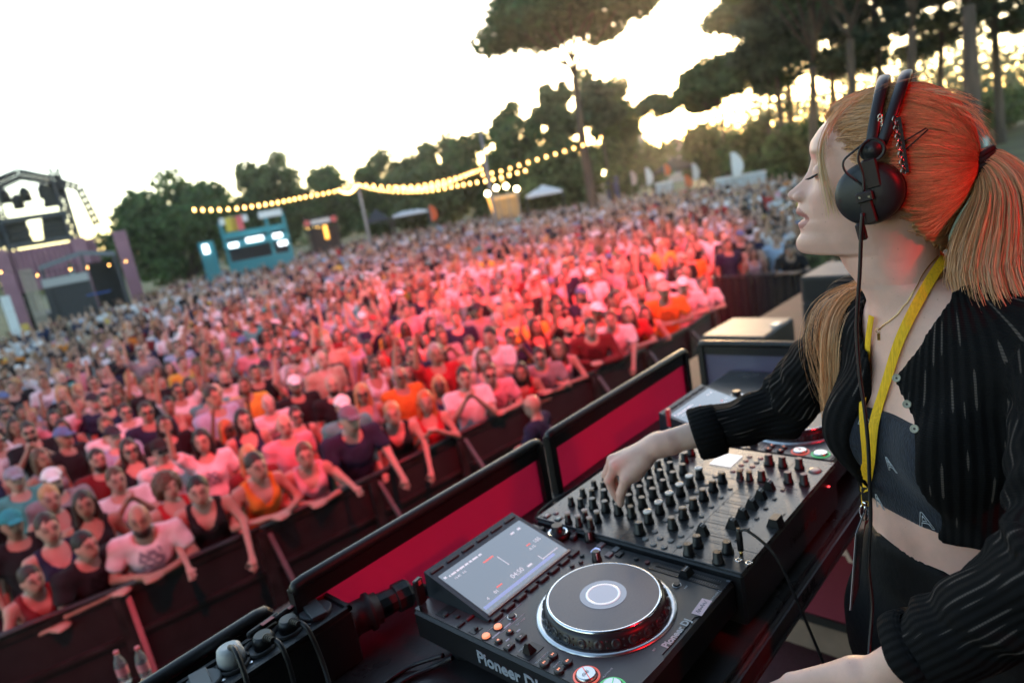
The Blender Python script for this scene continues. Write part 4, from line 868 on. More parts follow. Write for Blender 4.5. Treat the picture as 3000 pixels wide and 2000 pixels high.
# ------------------------------------------------------------------ the mass beyond: one object nobody could count
def low_person(pose, fem, hk, vox):
    J, F, lo, hi = body_fns(pose, fem, 1 if not fem else 0, hk)
    def u(X, Y, Z):
        d = np.minimum(F['body'](X, Y, Z), F['shirt'](X, Y, Z))
        if hk != 'none': d = np.minimum(d, F['hair'](X, Y, Z))
        return np.minimum(d, F['trousers'](X, Y, Z))
    v, f = snet(u, np.array([-.45, -.3, .45]), np.array([.45, .6, 2.1]), vox); c = v[f].mean(1); X, Y, Z = c.T
    D = np.stack([F['body'](X, Y, Z), F['shirt'](X, Y, Z) - .004, F['trousers'](X, Y, Z), F['hair'](X, Y, Z) - .004 if hk != 'none' else np.full(len(c), 9.)], 1)
    return v, f, D.argmin(1)
LO = {vx: [low_person(p_, f_, h_, vx) for p_, f_, h_ in (('stand', 0, 'short'), ('stand', 1, 'long'), ('arm_up', 0, 'short'), ('both_up', 1, 'bun'), ('clap', 0, 'none'), ('stand', 1, 'bun'), ('crossed', 0, 'short'), ('stand', 0, 'short'))[:8 if vx < .07 else 6]] for vx in (.068, .116)}
def crowd_mass(sel, vx, name, label):
    VS, FS, CS, n0 = [], [], [], 0
    for q, x, y in sel:
        v, f, c = LO[vx][g.integers(len(LO[vx]))]; a = facing(x, y, g.normal() * 20); sc = float(np.clip(.98 + g.normal() * .045, .85, 1.12)); R = rotz(a) * sc
        VS.append(v @ R.T + (x, y, float(hill(x, y)))); FS.append(f + n0); n0 += len(v)
        pal = np.array([SKINS[pick(SKINS, SKW)], SHIRTS[pick(SHIRTS, SHW)], (.035, .04, .06), HAIRS[pick(HAIRS, HAW)]]) * (.8 + .4 * g.random())
        if g.random() < .12: pal[3] = (.7, .7, .7)
        CS.append(pal[c])
    me = qmesh(name, np.concatenate(VS), np.concatenate(FS), mat('crowd_mass', rough=.85, attr='tint', spec=.2)); face_colors(me, np.concatenate(CS))
    tag(put(bpy.data.objects.new(name, me)), label, 'crowd', kind='stuff')
n_mid = sum(1 for q in far if q[0] < 24)
crowd_mass(far[:n_mid], .068, 'crowd', 'dense festival crowd filling the lawn behind the front rows')
crowd_mass(far[n_mid:], .116, 'distant_crowd', 'thinning far crowd reaching back to the trees and bars')
# ================================================================== stage
ZT = Z0 - .108; FLOOR = 1.85
M_STAGE = mat('stage_floor', (.05, .009, .013), .75, var=.3, vscale=4, bump=.3, bscale=60)
M_DARK = mat('stage_black', (.012, .012, .013), .8, var=.3, vscale=2)
M_ALU = mat('aluminium', (.55, .55, .56), .35, metal=1, var=.1, vscale=10)
o = MB().box((1.5, -2.6, FLOOR - .1), (15, 10.1, .2)).obj('stage_floor', M_STAGE); o['kind'] = 'structure'
o = MB().box((1.5, -2.6, .82), (14.8, 9.7, 1.62)).obj('stage_base', M_DARK); o['kind'] = 'structure'
o = MB().box((-.5, -3.95, 8.1), (13.4, 7.7, .3)).obj('light_block_roof', M_DARK); o['kind'] = 'structure'  # unseen roof, added to keep sky light off the deck from above
o = MB().box((-.5, -7.6, 5.0), (13, .3, 6.3)).obj('light_block_back', M_DARK); o['kind'] = 'structure'  # unseen back wall, added to block light from behind the deck
for _x in (-7.0, 6.0): o = MB().box((_x, -4.3, 5.0), (.3, 6.3, 6.3)).obj('light_block_wing', M_DARK); o['kind'] = 'structure'  # unseen wings, added to cut side light and darken the rear

# red wash lights hanging under the front of the roof (they light the crowd, the pit and the back of her hair)
M_FIX = mat('fixture_black', (.02, .02, .02), .5)
def stage_light(loc, target, power, ang, label, col=(1, .022, .03), blend=.5, r=.12):
    loc = np.asarray(loc, float); d = norm(np.asarray(target) - loc); q = Vector(d).to_track_quat('-Z', 'Y')
    root = empty('stage_light', loc, 0, label, 'spotlight', 'red stage lights under the roof'); root.rotation_euler = q.to_euler()
    MB().lathe([(.09, .30), (.13, .22), (.15, .02), (.165, 0), (.15, .004), (.12, .05)], seg=18, cap=False).obj('housing', M_FIX, root)
    mb = MB(); mb.bar((.19, 0, .12), (.19, 0, .45), .03); mb.bar((-.19, 0, .12), (-.19, 0, .45), .03); mb.bar((-.2, 0, .46), (.2, 0, .46), .03); mb.obj('yoke', M_FIX, root)
    l = bpy.data.lights.new('stage_light_beam', 'SPOT'); l.energy = power; l.color = col; l.spot_size = rad(ang); l.spot_blend = blend; l.shadow_soft_size = r
    lo = bpy.data.objects.new('beam', l); COL.objects.link(lo); lo.parent = root; lo.location = (0, 0, -.02)
stage_light((2.2, 1.6, 7.2), (4.8, 8.0, 1.3), 640, 62, 'red wash light over the middle of the stage aimed at the front rows')
stage_light((5.2, 1.6, 7.2), (9.5, 10.0, 1.3), 1500, 62, 'red wash light over the side of the stage aimed at the crowd end')
stage_light((4.4, 1.4, 7.3), (15.0, 14.0, 1.3), 2300, 48, 'red beam light aimed deep into the crowd')
stage_light((-.6, 1.6, 7.2), (-.3, 7.5, 1.2), 260, 58, 'dimmer red wash light over the camera side of the stage')
stage_light((-.2, -3.4, 5.0), (.09, -.36, 3.42), 54, 17, 'red back light behind the deck aimed at her hair', (1, .006, .012), r=.08)
mb = MB()
for yy in (1.35, 1.65):
    for zz in (7.55, 7.85): mb.tube([(-6.5, yy, zz), (5.6, yy, zz)], .025, 8)
o = mb.obj('lighting_truss', M_ALU); tag(o, 'aluminium lighting truss under the stage roof', 'truss')

# ================================================================== deck table and its panels
M_TABLE = mat('table_top', (.035, .032, .033), .33, var=.25, vscale=5, bump=.06, bscale=120, rvar=.12)
t = empty('deck_table', (.3, .3, FLOOR), 0, 'long black deck table carrying the players and the mixer', 'table')
def child(mb, nm, m, par, inv=True):
    o = mb.obj(nm, m, par)
    if inv: o.location = tuple(-Vector(par.location))
    return o
child(MB().box((.22, .325, ZT - .006), (2.2, .672, .012), bev=.002), 'table_top', M_TABLE, t)
M_RAIL = mat('guil_rail', (.13, .12, .125), .42, metal=.7, var=.15, vscale=6, stretch=(.1, 1, 1))
rail = child(MB().box((.22, .002, ZT - .038), (2.2, .036, .050), bev=.003), 'front_rail', M_RAIL, t)
mb = MB(); mb.box((.22, -.0175, ZT - .020), (2.2, .005, .005)); mb.box((.22, -.0175, ZT - .057), (2.2, .005, .005)); o = mb.obj('rail_groove', M_RAIL, rail)
M_PRINT_D = mat('dark_print', (.03, .028, .03), .6); M_PRINT_W = mat('white_print', (.62, .62, .64), .6); M_PRINT_P = mat('pink_print', (.85, .72, .74), .6)
text_obj('GUIL', .034, M_PRINT_D, Matrix.Translation((.205, -.0168, ZT - .0385)) @ Matrix.Rotation(rad(90), 4, 'X'), rail, bold=.0006)
for x in (-.82, 1.28):
    for y in (.02, .6): child(MB().tube([(x, y, FLOOR), (x, y, ZT - .03)], .025, 12), 'leg', M_ALU, t)
# red booth panels
M_PANEL = mat('red_panel_cloth', (.50, .07, .15), .36, var=.08, vscale=3, coat=.35)
_n = M_PANEL.node_tree; _t = _n.nodes.new('ShaderNodeBsdfTranslucent'); _t.inputs[0].default_value = (.78, .12, .27, 1); _x = _n.nodes.new('ShaderNodeMixShader'); _x.inputs[0].default_value = .6
_n.links.new(_n.nodes['Principled BSDF'].outputs[0], _x.inputs[1]); _n.links.new(_t.outputs[0], _x.inputs[2]); _n.links.new(_x.outputs[0], _n.nodes['Material Output'].inputs[0])
M_FRAME = mat('panel_frame', (.016, .016, .018), .42, var=.2)
def booth_panel(a, b_, ztop, zbot, label, cloth=M_PANEL, posts=(1, 1), name='deck_screen'):
    a = np.array([*a, 0.]); c = np.array([*b_, 0.]); root = empty(name, (a[0], a[1], zbot), 0, label, 'panel', 'red panels round the deck'); L = np.array(root.location); d = norm(c - a); nrm = np.array([-d[1], d[0], 0])
    Z = lambda p, z: np.array([p[0], p[1], z]) - L
    mb = MB(); n = 6; mb.tube([Z(a + d * .012, ztop - .012), Z(a + d * .02, ztop - .002), Z(a + d * .035, ztop), Z(c - d * .035, ztop), Z(c - d * .02, ztop - .002), Z(c - d * .012, ztop - .012)], .0125, 10); mb.obj('top_rail', M_FRAME, root)
    mb = MB(); mb.bar(Z(a + d * .03, ztop - .026), Z(c - d * .03, ztop - .026), .012, .03); mb.obj('rail_clamp', M_FRAME, root)
    for p_ in (a + d * .017, c - d * .017): MB().bar(Z(p_, zbot + .002), Z(p_, ztop - .005), .022, .022).obj('post', M_FRAME, root)
    mb = MB(); mb.bar(Z(a + d * .028 + nrm * .004, (ztop + zbot) / 2), Z(c - d * .028 + nrm * .004, (ztop + zbot) / 2), .003, ztop - zbot - .03); mb.obj('cloth', cloth, root)
booth_panel((-.76, .672), (-.486, .690), 2.872, 2.40, 'short black railed red panel behind the power strip')
booth_panel((-.476, .640), (.245, .645), 2.912, 2.40, 'middle red panel in front of the near player')
booth_panel((.258, .645), (1.045, .672), 2.912, 2.40, 'bright red panel in front of the mixer')
M_SIDE = mat('side_panel_sky_tone', (.16, .15, .23), .22, var=.08, vscale=3, coat=.5)  # sky reflected in the glossy panel, put into a lavender base colour
booth_panel((1.33, .79), (1.37, -.25), 2.850, 2.62, 'side panel closing the far end of the deck, lavender sky reflection in its colour', M_SIDE)
# hanging red banner at the far end with mirrored letters
bn = empty('booth_banner', (1.05, .1, FLOOR), 0, 'dark red banner with mirrored white letters under the far end of the deck', 'banner'); BL = np.array(bn.location)
MB().box(np.array((1.056, .16, 2.35)) - BL, (.006, .92, .70)).obj('cloth', mat('banner_cloth', (.20, .022, .05), .8, var=.1, vscale=3), bn)
MB().box(np.array((1.052, .16, 1.99)) - BL, (.016, .94, .03)).obj('bottom_bar', M_FRAME, bn)
text_obj('RA', .10, M_PRINT_P, Matrix.Translation(np.array((1.051, .192, 2.266)) - BL) @ Matrix.Rotation(rad(-90), 4, 'Z') @ Matrix.Rotation(rad(90), 4, 'X'), bn, bold=.002, flip=True)
o = MB().box((1.09, .2, FLOOR + .055), (.05, 1.5, .11), bev=.004).obj('pale_kick_strip', mat('pale_strip', (.22, .16, .13), .7, var=.2)); tag(o, 'pale wooden strip on the floor under the red banner', 'strip')

# ================================================================== multi player
M_BODY = mat('player_body', (.014, .014, .016), .38, var=.15, vscale=30, bump=.03, bscale=900)
M_TOP = mat('player_top', (.050, .050, .053), .34, var=.10, vscale=25, bump=.05, bscale=1400, rvar=.05)
M_BTN = mat('rubber_button', (.030, .031, .034), .5)
M_KNOB = mat('knob_black', (.012, .012, .013), .42)
M_CHROME = mat('chrome', (.75, .77, .80), .16, metal=1)
M_SILVER = mat('silver_ring', (.62, .64, .67), .3, metal=1)
M_JOG = mat('jog_plate', (.098, .118, .140), .42, var=.06, vscale=300, metal=.25, bump=.04, bscale=900)
M_JOGSIDE = mat('jog_side', (.016, .017, .020), .35)
M_LCD = mat('jog_display', (.30, .36, .42), .12, emit=(.50, .62, .78), estr=.05, coat=.6)
M_SCREEN = mat('player_screen', (.02, .03, .04), .14, emit=(.50, .60, .74), estr=.075, coat=.4)  # screen glow, with the pale sky reflection put into the emission too
M_LIT_O = mat('lit_orange', (.8, .35, .2), .4, emit=(1, .30, .15), estr=.16)
M_LIT_B = mat('lit_blue', (.3, .45, .9), .4, emit=(.45, .6, 1), estr=.12)
M_UI_W = mat('screen_white', (.7, .75, .8), .3, emit=(.85, .92, 1), estr=.085)
M_UI_R = mat('screen_red', (.8, .2, .2), .3, emit=(1, .28, .22), estr=.075)
M_GREY = mat('grey_button', (.20, .20, .205), .5)
M_LOGO = mat('player_logo', (.42, .46, .54), .5)
M_RING_R = mat('red_ring', (.5, .1, .1), .3, emit=(1, .18, .12), estr=.09); M_RING_G = mat('green_ring', (.1, .5, .2), .3, emit=(.15, 1, .35), estr=.06)
PZ = .0937                                    # panel height over the table
def player():
    root = empty('multi_player', (0, 0, 0)); u0, v0 = .337, -.02
    U = lambda x: x + .337
    V = lambda y: y - .02
    # body with stepped front edge
    mb = MB(); prof = [(0, 0), (.333, 0), (.333, .452), (0, .452)]
    mb.box((.1665, .226, .063), (.333, .452, .058), bev=.006); mb.box((.1665, .215, .042), (.30, .40, .03), bev=.01); mb.obj('body', M_BODY, root)
    top = MB().prism([(.004, .010), (.110, .004), (.118, .012), (.215, .012), (.225, .004), (.329, .004), (.329, .448), (.004, .448)], .0915, PZ).obj('top_panel', M_TOP, root)
    for x in (.055, .278):
        for y in (.07, .385): MB().lathe([(.030, .0), (.032, .004), (.030, .034)], (x, y, 0), 24).obj('foot', mat('rubber_foot', (.03, .03, .032), .45), root)
    # jog wheel
    jx, jy = U(-.171), V(.166)
    jog = MB().lathe([(.1155, PZ - .001), (.1155, PZ + .002), (.110, PZ + .0035), (.104, PZ + .001)], (jx, jy, 0), 72, cap=False).obj('jog_ring', M_SILVER, root)
    w = MB().lathe([(.104, PZ), (.1035, PZ + .004), (.1000, PZ + .018), (.0955, PZ + .0235), (.093, PZ + .0245)], (jx, jy, 0), 72, cap=False).obj('jog_wheel', M_JOGSIDE, root)
    MB().lathe([(.0945, PZ + .0235), (.0938, PZ + .0262), (.0915, PZ + .0268), (.0900, PZ + .0262)], (jx, jy, 0), 72, cap=False).obj('chrome_edge', M_CHROME, w)
    MB().lathe([(.0905, PZ + .0262), (.0905, PZ + .0265)], (jx, jy, 0), 72).obj('plate', M_JOG, w)
    MB().lathe([(.0385, PZ + .0266), (.0385, PZ + .0270)], (jx, jy, 0), 48).obj('display', mat('jog_display_rim', (.16, .20, .24), .12, emit=(.42, .52, .66), estr=.05, coat=.6), w)
    MB().lathe([(.028, PZ + .0271), (.028, PZ + .0274)], (jx, jy, 0), 48).obj('display_centre', M_LCD, w)
    MB().lathe([(.0285, PZ + .0271), (.0285, PZ + .0277), (.0245, PZ + .0277), (.0245, PZ + .0271)], (jx, jy, 0), 48, cap=False).obj('display_ring', mat('jog_display_ring', (.6, .66, .7), .3, emit=(.8, .9, 1), estr=.09), w)
    dm = MB().lathe([(.0078, 0), (.0062, .0016), (.0030, .0004), (.0004, -.0003)], (0, 0, 0), 14, cap=False).mesh('dimple'); dm.materials.append(mat('jog_dimple', (.035, .038, .044), .3))
    bp = MB().lathe([(.0018, 0), (.0015, .0010), (.0005, .0014)], (0, 0, 0), 8).mesh('nub'); bp.materials.append(mat('jog_dimple', (.035, .038, .044), .3))
    for i in range(24):
        a = 2 * math.pi * i / 24; R = rotz(a) @ roty(rad(76))
        for me, rr, zz, aa in ((dm, .1023, .0105, a), (bp, .1034, .006, a + .12), (bp, .1010, .015, a + .12)):
            M = Matrix.Translation((jx + rr * math.cos(aa), jy + rr * math.sin(aa), PZ + zz)) @ Matrix(rotz(aa).tolist()).to_4x4() @ Matrix.Rotation(rad(76), 4, 'Y')
            o = bpy.data.objects.new('dimple' if me is dm else 'nub', me); put(o, w); o.matrix_local = M
    # screen wedge
    sc = MB(); A = [(.042, .297, PZ - .002), (.281, .297, PZ - .002), (.281, .455, PZ - .002), (.042, .455, PZ - .002)]; B = [(.042, .297, PZ + .004), (.281, .297, PZ + .004), (.281, .452, PZ + .050), (.042, .452, PZ + .050)]
    sc.add(A + B, [(3, 2, 1, 0), (4, 5, 6, 7), (0, 1, 5, 4), (1, 2, 6, 5), (2, 3, 7, 6), (3, 0, 4, 7)]); so = sc.obj('screen_housing', mat('screen_housing', (.028, .034, .042), .3, bump=.02, bscale=900), root)
    th = math.atan2(.046, .155); SR = rotx(th); sp = lambda x, s, h=0: np.array([x, .297, PZ + .004]) + SR @ np.array([0, s, h])
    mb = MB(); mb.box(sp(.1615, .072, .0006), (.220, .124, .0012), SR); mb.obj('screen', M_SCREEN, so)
    mb = MB(); mb.box(sp(.1615, .0065, .0014), (.224, .004, .0028), SR); mb.obj('screen_lip', mat('lip_brass', (.32, .28, .24), .3, metal=.6), so)
    for i in range(6): o = MB().box(sp(.062 + i * .0395, .149, .001), (.030, .006, .004), SR, bev=.001).obj('screen_key', M_BTN, so)
    SM = lambda x, s, h=.0014: Matrix.Translation(sp(x, s, h)) @ Matrix(SR.tolist()).to_4x4()
    def ui(txt, x, s, size, m=M_UI_W, al='CENTER'): text_obj(txt, size, m, SM(x, s), so, 'readout', .0001, al)
    ui('04:50', .158, .038, .0145); ui('01', .098, .034, .010); ui('4', .076, .033, .009); ui('-0.15', .228, .062, .0085); ui('105', .251, .070, .012); ui('15:40   5.0', .068, .108, .0065, M_UI_W, 'LEFT')
    for (x, s, w_, h_, m) in ((.146, .100, .026, .0038, M_UI_R), (.112, .040, .014, .0032, M_UI_R), (.229, .073, .010, .0032, M_UI_R), (.163, .078, .0014, .030, M_UI_W), (.058, .122, .005, .005, M_UI_W), (.232, .117, .010, .004, M_UI_W), (.251, .117, .008, .005, M_UI_W), (.240, .028, .045, .0015, M_UI_W), (.2185, .034, .0015, .012, M_UI_W)): o = MB().box(sp(x, s, .0014), (w_, h_, .0003), SR).obj('readout_bar', m, so)
    for i_, (xa, wa) in enumerate(((.067, .003), (.076, .011), (.087, .006), (.097, .011), (.109, .008), (.119, .006), (.131, .013), (.144, .007), (.189, .012))): MB().box(sp(xa, .1195 if i_ < 8 else .035, .0014), (wa, .0042, .0003), SR).obj('readout_bar', M_UI_W, so)
    o = MB().box(sp(.150, .0215, .0013), (.19, .007, .0002), SR).obj('waveform', mat('waveform_blue', (.3, .45, .8), .3, emit=(.5, .68, 1), estr=.055), so)
    # buttons
    def btn(nm, x, y, r, m, h=.004, seg=20, ring=None):
        o = MB().lathe([(r, PZ - .001), (r, PZ + h * .7), (r * .86, PZ + h)], (U(x), V(y), 0), seg).obj(nm, m, root)
        if ring: MB().lathe([(r * 1.32, PZ), (r * 1.32, PZ + .0014), (r * 1.12, PZ + .0014), (r * 1.12, PZ)], (U(x), V(y), 0), seg + 8, cap=False).obj('button_ring', ring, o)
        return o
    for i in range(8): MB().box((U(-.278 + i * .0307), V(.313), PZ + .002), (.0235, .010, .006), bev=.0015).obj('hot_cue_button', M_BTN, root)
    btn('loop_in_button', -.296, .294, .0068, M_LIT_O, ring=M_BODY); btn('loop_out_button', -.323, .295, .0068, M_LIT_O, ring=M_BODY)
    btn('reloop_button', -.264, .292, .0062, M_BTN, ring=M_SILVER)
    for x, y in ((-.296, .267), (-.322, .268)): o = btn('beat_loop_button', x, y, .0056, M_BTN, ring=M_BODY); MB().lathe([(.002, PZ + .0041), (.002, PZ + .0044)], (U(x), V(y), 0), 10).obj('glow_mark', M_LIT_O, o)
    for x, y in ((-.297, .241), (-.323, .243)): o = MB().box((U(x), V(y), PZ + .002), (.017, .012, .005), bev=.001).obj('beat_jump_button', M_BTN, root); MB().prism([(-.0022, -.0018), (.0022, 0), (-.0022, .0018)], PZ + .0046, PZ + .0049, c=(U(x), V(y), 0)).obj('arrow_mark', M_PRINT_W, o)
    btn('usb_stop_button', -.311, .377, .0045, M_BTN); btn('menu_button', -.318, .400, .005, M_BTN)
    for x, y, m in ((-.303, .354, mat('red_cap', (.14, .03, .035), .5)), (-.323, .355, M_BTN)): MB().box((U(x), V(y), PZ + .0015), (.016, .006, .004), bev=.001).obj('source_button', m, root)
    o = MB().box((U(-.320), V(.323), PZ + .0003), (.020, .014, .0012)).obj('quantize_switch', M_BODY, root); MB().box((U(-.319), V(.322), PZ + .003), (.006, .006, .005), bev=.001).obj('switch_cap', M_BTN, o)
    o = MB().box((U(-.311), V(.407), PZ + .0002), (.030, .024, .0012)).obj('card_slot_door', M_BODY, root)
    o = MB().box((U(-.3125), V(.208), PZ + .0003), (.036, .025, .0012)).obj('direction_plate', M_BODY, root); MB().add([(U(-.322), V(.200), PZ + .001), (U(-.306), V(.200), PZ + .001), (U(-.306), V(.216), PZ + .001), (U(-.322), V(.216), PZ + .001), (U(-.3185), V(.205), PZ + .017), (U(-.3145), V(.205), PZ + .017), (U(-.3145), V(.211), PZ + .017), (U(-.3185), V(.211), PZ + .017)], [(4, 5, 6, 7), (0, 1, 5, 4), (1, 2, 6, 5), (2, 3, 7, 6), (3, 0, 4, 7)]).obj('direction_lever', M_KNOB, o)
    for y in (.169, .141):
        plate = MB().tube([(U(-.3265), V(y), PZ - .006), (U(-.3015), V(y), PZ - .006)], .0088, 16).obj('search_plate', M_BODY, root)
        for x in (-.304, -.3245): o = btn('search_button', x, y, .0078, M_BTN, .005); MB().prism([(-.0028, -.002), (.0008, 0), (.0008, -.002), (.0028, 0), (.0008, .002), (.0008, 0), (-.0028, .002)], PZ + .0051, PZ + .0054, c=(U(x), V(y), 0)).obj('arrow_mark', M_LIT_O, o)
    for nm, y, m, rg in (('cue_button', .101, M_SILVER, M_RING_R), ('play_button', .056, M_SILVER, M_RING_G)):
        o = btn(nm, -.311, y, .0150, m, .006, 32, rg); mb = MB(); mb.box((U(-.311), V(y), PZ + .0063), (.028, .0012, .0004), rotz(rad(60) if nm[0] == 'c' else rad(25))); mb.obj('glow_mark', rg, o)
    text_obj('CUE', .0065, M_PRINT_D, Matrix.Translation((U(-.3125), V(.101), PZ + .0068)), root, 'lettering', .0001)
    # right-hand side controls
    o = MB().box((U(-.029), V(.095), PZ - .0003), (.026, .142, .0030)).obj('tempo_slot', M_BODY, root); MB().box((U(-.029), V(.095), PZ + .0018), (.003, .122, .0008)).obj('tempo_groove', mat('groove', (.004, .004, .004), .6), o)
    mb = MB()
    for i in range(31): mb.box((U(-.0365), V(.037 + i * .0039), PZ + .0016), (.005, .0006, .0004)); mb.box((U(-.0215), V(.037 + i * .0039), PZ + .0016), (.005, .0006, .0004))
    x_ = mb.obj('tempo_scale', M_GREY, o); x_['kind'] = 'stuff'
    c_ = MB(); c_.add([(U(-.040), V(.086), PZ + .002), (U(-.018), V(.086), PZ + .002), (U(-.018), V(.106), PZ + .002), (U(-.040), V(.106), PZ + .002), (U(-.037), V(.092), PZ + .013), (U(-.021), V(.092), PZ + .013), (U(-.021), V(.100), PZ + .013), (U(-.037), V(.100), PZ + .013)], [(4, 5, 6, 7), (0, 1, 5, 4), (1, 2, 6, 5), (2, 3, 7, 6), (3, 0, 4, 7)]); tcap = c_.obj('tempo_fader', M_KNOB, root); MB().box((U(-.029), V(.096), PZ + .0133), (.0155, .0012, .0006)).obj('fader_line', M_PRINT_W, tcap)
    btn('tempo_reset_button', -.062, .096, .0058, M_BTN, ring=M_SILVER); btn('master_tempo_button', -.026, .199, .0045, M_BTN); btn('tempo_range_button', -.028, .174, .0045, mat('red_cap', (.14, .03, .035), .5))
    for x, y in ((-.010, .317), (-.063, .260)):
        o = MB().lathe([(.0098, PZ), (.0098, PZ + .006), (.0085, PZ + .008), (.0078, PZ + .020), (.0066, PZ + .0215)], (U(x), V(y), 0), 18).obj('knob', M_KNOB, root); MB().box((U(x) - .0055, V(y) - .0055, PZ + .0135), (.0016, .0016, .014)).obj('pointer', M_PRINT_P, o)
    for x, y, m in ((-.036, .283, M_LIT_B), (-.015, .285, M_GREY), (-.016, .250, M_GREY), (-.036, .252, M_GREY), (-.026, .235, M_BTN)): MB().box((U(x), V(y), PZ + .0015), (.016, .012, .004), bev=.001).obj('key_button', m, root)
    for x, y in ((-.080, .285), (-.098, .292), (-.062, .296)): btn('small_button', x, y, .0046, M_BTN)
    # browse joystick
    j = MB().lathe([(.0225, PZ), (.0225, PZ + .008), (.019, PZ + .012), (.012, PZ + .011), (.012, PZ + .024), (.0105, PZ + .027)], (U(-.026), V(.382), 0), 28).obj('browse_knob', M_KNOB, root); MB().lathe([(.0128, PZ + .0105), (.0195, PZ + .0125)], (U(-.026), V(.382), 0), 28, cap=False).obj('chrome_skirt', M_CHROME, j)
    for x, y in ((-.012, .352), (-.003, .362), (-.020, .348), (-.040, .425), (-.024, .428)): MB().box((U(x), V(y), PZ + .004), (.014, .012, .010), bev=.002).obj('browse_button', M_BTN, root)
    # lettering
    text_obj('Pioneer DJ', .0305, M_LOGO, Matrix.Translation((-.0009, .222, .0615)) @ Matrix.Rotation(rad(-90), 4, 'Z') @ Matrix.Rotation(rad(90), 4, 'X'), root, 'brand_lettering', .0004, bold=.0009)
    text_obj('Pioneer DJ', .0165, M_PRINT_W, Matrix.Translation((U(-.168), V(.0365), PZ + .0003)), root, 'brand_lettering', .0002, bold=.0005)
    text_obj('MULTI PLAYER', .0042, M_PRINT_W, Matrix.Translation((U(-.061), V(.0285), PZ + .0002)), root, 'lettering', .0001); text_obj('CDJ-3000', .0085, M_LOGO, Matrix.Translation((U(-.028), V(.0275), PZ + .0002)), root, 'lettering', .0001)
    for tx, x, y, r in (('TRACK SEARCH', -.3145, .1825, 0), ('SEARCH', -.3145, .1535, 0), ('BEAT LOOP', -.266, .270, 0), ('DIRECTION', -.3125, .2235, 0), ('REV', -.216, .047, 0), ('FWD', -.060, .080, 0), ('PLAY/PAUSE', -.290, .0785, 0)): text_obj(tx, .0042, M_PRINT_W, Matrix.Translation((U(x), V(y), PZ + .0002)), root, 'lettering', .0001)
    for x, y, ww in ((-.312, .283, .018), (-.285, .283, .016), (-.285, .258, .008), (-.311, .258, .008)): MB().box((U(x), V(y), PZ + .0002), (ww, .0032, .0003)).obj('print_mark', M_LOGO, root)
    mb = MB(); mb.box((U(-.27), V(.303), PZ + .0001), (.085, .0006, .0002)); mb.box((U(-.276), V(.2795), PZ + .0001), (.06, .0006, .0002)); mb.obj('print_line', M_LOGO, root)
    return root
def label_tree(o, label, cat, group): tag(o, label, cat, group)
cdj = player(); cdj.location = (-.337, .02, ZT); label_tree(cdj, 'media player with big jog wheel and lit screen nearest the camera', 'media player', 'media players on the deck')
cdj2 = copy_tree(cdj); cdj2.location = (.488, .022, ZT); cdj2['label'] = 'second media player on the far side of the mixer, under her arm'
# sticker, usb sticks
o = MB().box((-.0, 0, 0), (.042, .017, .0004)).obj('sticker', mat('pink_sticker', (.78, .58, .64), .5, var=.05)); o.location = (-.095, .033, ZT + PZ + .0006); o.rotation_euler = (0, 0, rad(4)); tag(o, 'small pink scribbled sticker on the near player', 'sticker')
MB().tube(spline([(-.016, -.003, .0004), (-.013, .004, .0004), (-.011, -.003, .0004), (-.008, .003, .0004), (-.006, -.002, .0004), (-.003, .001, .0004), (0, -.002, .0004), (.003, .004, .0004), (.005, -.002, .0004), (.009, .002, .0004), (.012, -.003, .0004), (.017, .004, .0004)], 60), .0003, 4).obj('pen_scribble', M_PRINT_D, o)
for x, y, m, lb in ((-.328, .448, mat('usb_black', (.02, .012, .014), .3), 'black memory stick standing in the near player'), (.535, .448, mat('usb_red', (.6, .05, .07), .3), 'red memory stick standing in the far player')):
    r_ = empty('memory_stick', (x, y, ZT + PZ), rad(12), lb, 'memory stick'); MB().box((0, 0, .008), (.013, .006, .014)).obj('plug', M_CHROME, r_); MB().box((0, 0, .038), (.019, .010, .048), bev=.002).obj('casing', m, r_)
    MB().box((.0, -.0052, .056), (.008, .0008, .008)).obj('mark', mat('usb_red', (.6, .05, .07), .3), r_)

# ================================================================== mixer
M_MIXT = mat('mixer_panel', (.052, .052, .055), .28, metal=.0, var=.08, vscale=30, bump=.03, bscale=1500, rvar=.05, coat=.15)
mx = empty('dj_mixer', (-.004, .006, ZT), 0, 'wide six channel mixer covered in black knobs under her hand', 'mixer'); ML = np.array(mx.location)
def mc(mb, nm, m, par=None):
    for i in range(len(mb.v)): mb.v[i] = mb.v[i] - ML
    return mb.obj(nm, m, par or mx)
mc(MB().box((.2245, .233, ZT + .056), (.457, .454, .096), bev=.004), 'body', M_BODY)
mc(MB().box((.2245, .233, Z0 - .0015), (.455, .452, .005), bev=.001), 'top_panel', M_MIXT)
def knob_mesh(r, h, capm=None, ptr=True):
    mb = MB().lathe([(r * 1.22, 0), (r * 1.2, h * .22), (r * .98, h * .30), (r * .86, h * .94), (r * .74, h)], seg=18); me = mb.mesh('knob'); me.materials.append(M_KNOB); return me
KM = {k: knob_mesh(*v) for k, v in dict(eq=(.0085, .024), small=(.0068, .020), cue=(.0088, .022), big=(.0098, .024)).items()}
pm = MB().box((0, -.0062, .019), (.0014, .0050, .0062)).mesh('pointer'); pm.materials.append(M_PRINT_P)
pm2 = MB().box((0, -.0052, .0236), (.0014, .0060, .0012)).mesh('pointer'); pm2.materials.append(M_GREY)
wc = MB().lathe([(.0086, .0225), (.0086, .0258), (.0055, .0262), (.004, .0250)], seg=18).mesh('white_cap'); wc.materials.append(mat('white_cap', (.80, .80, .80), .4))
gc = MB().lathe([(.0066, .0235), (.0062, .0245)], seg=16).mesh('grey_cap'); gc.materials.append(M_GREY)
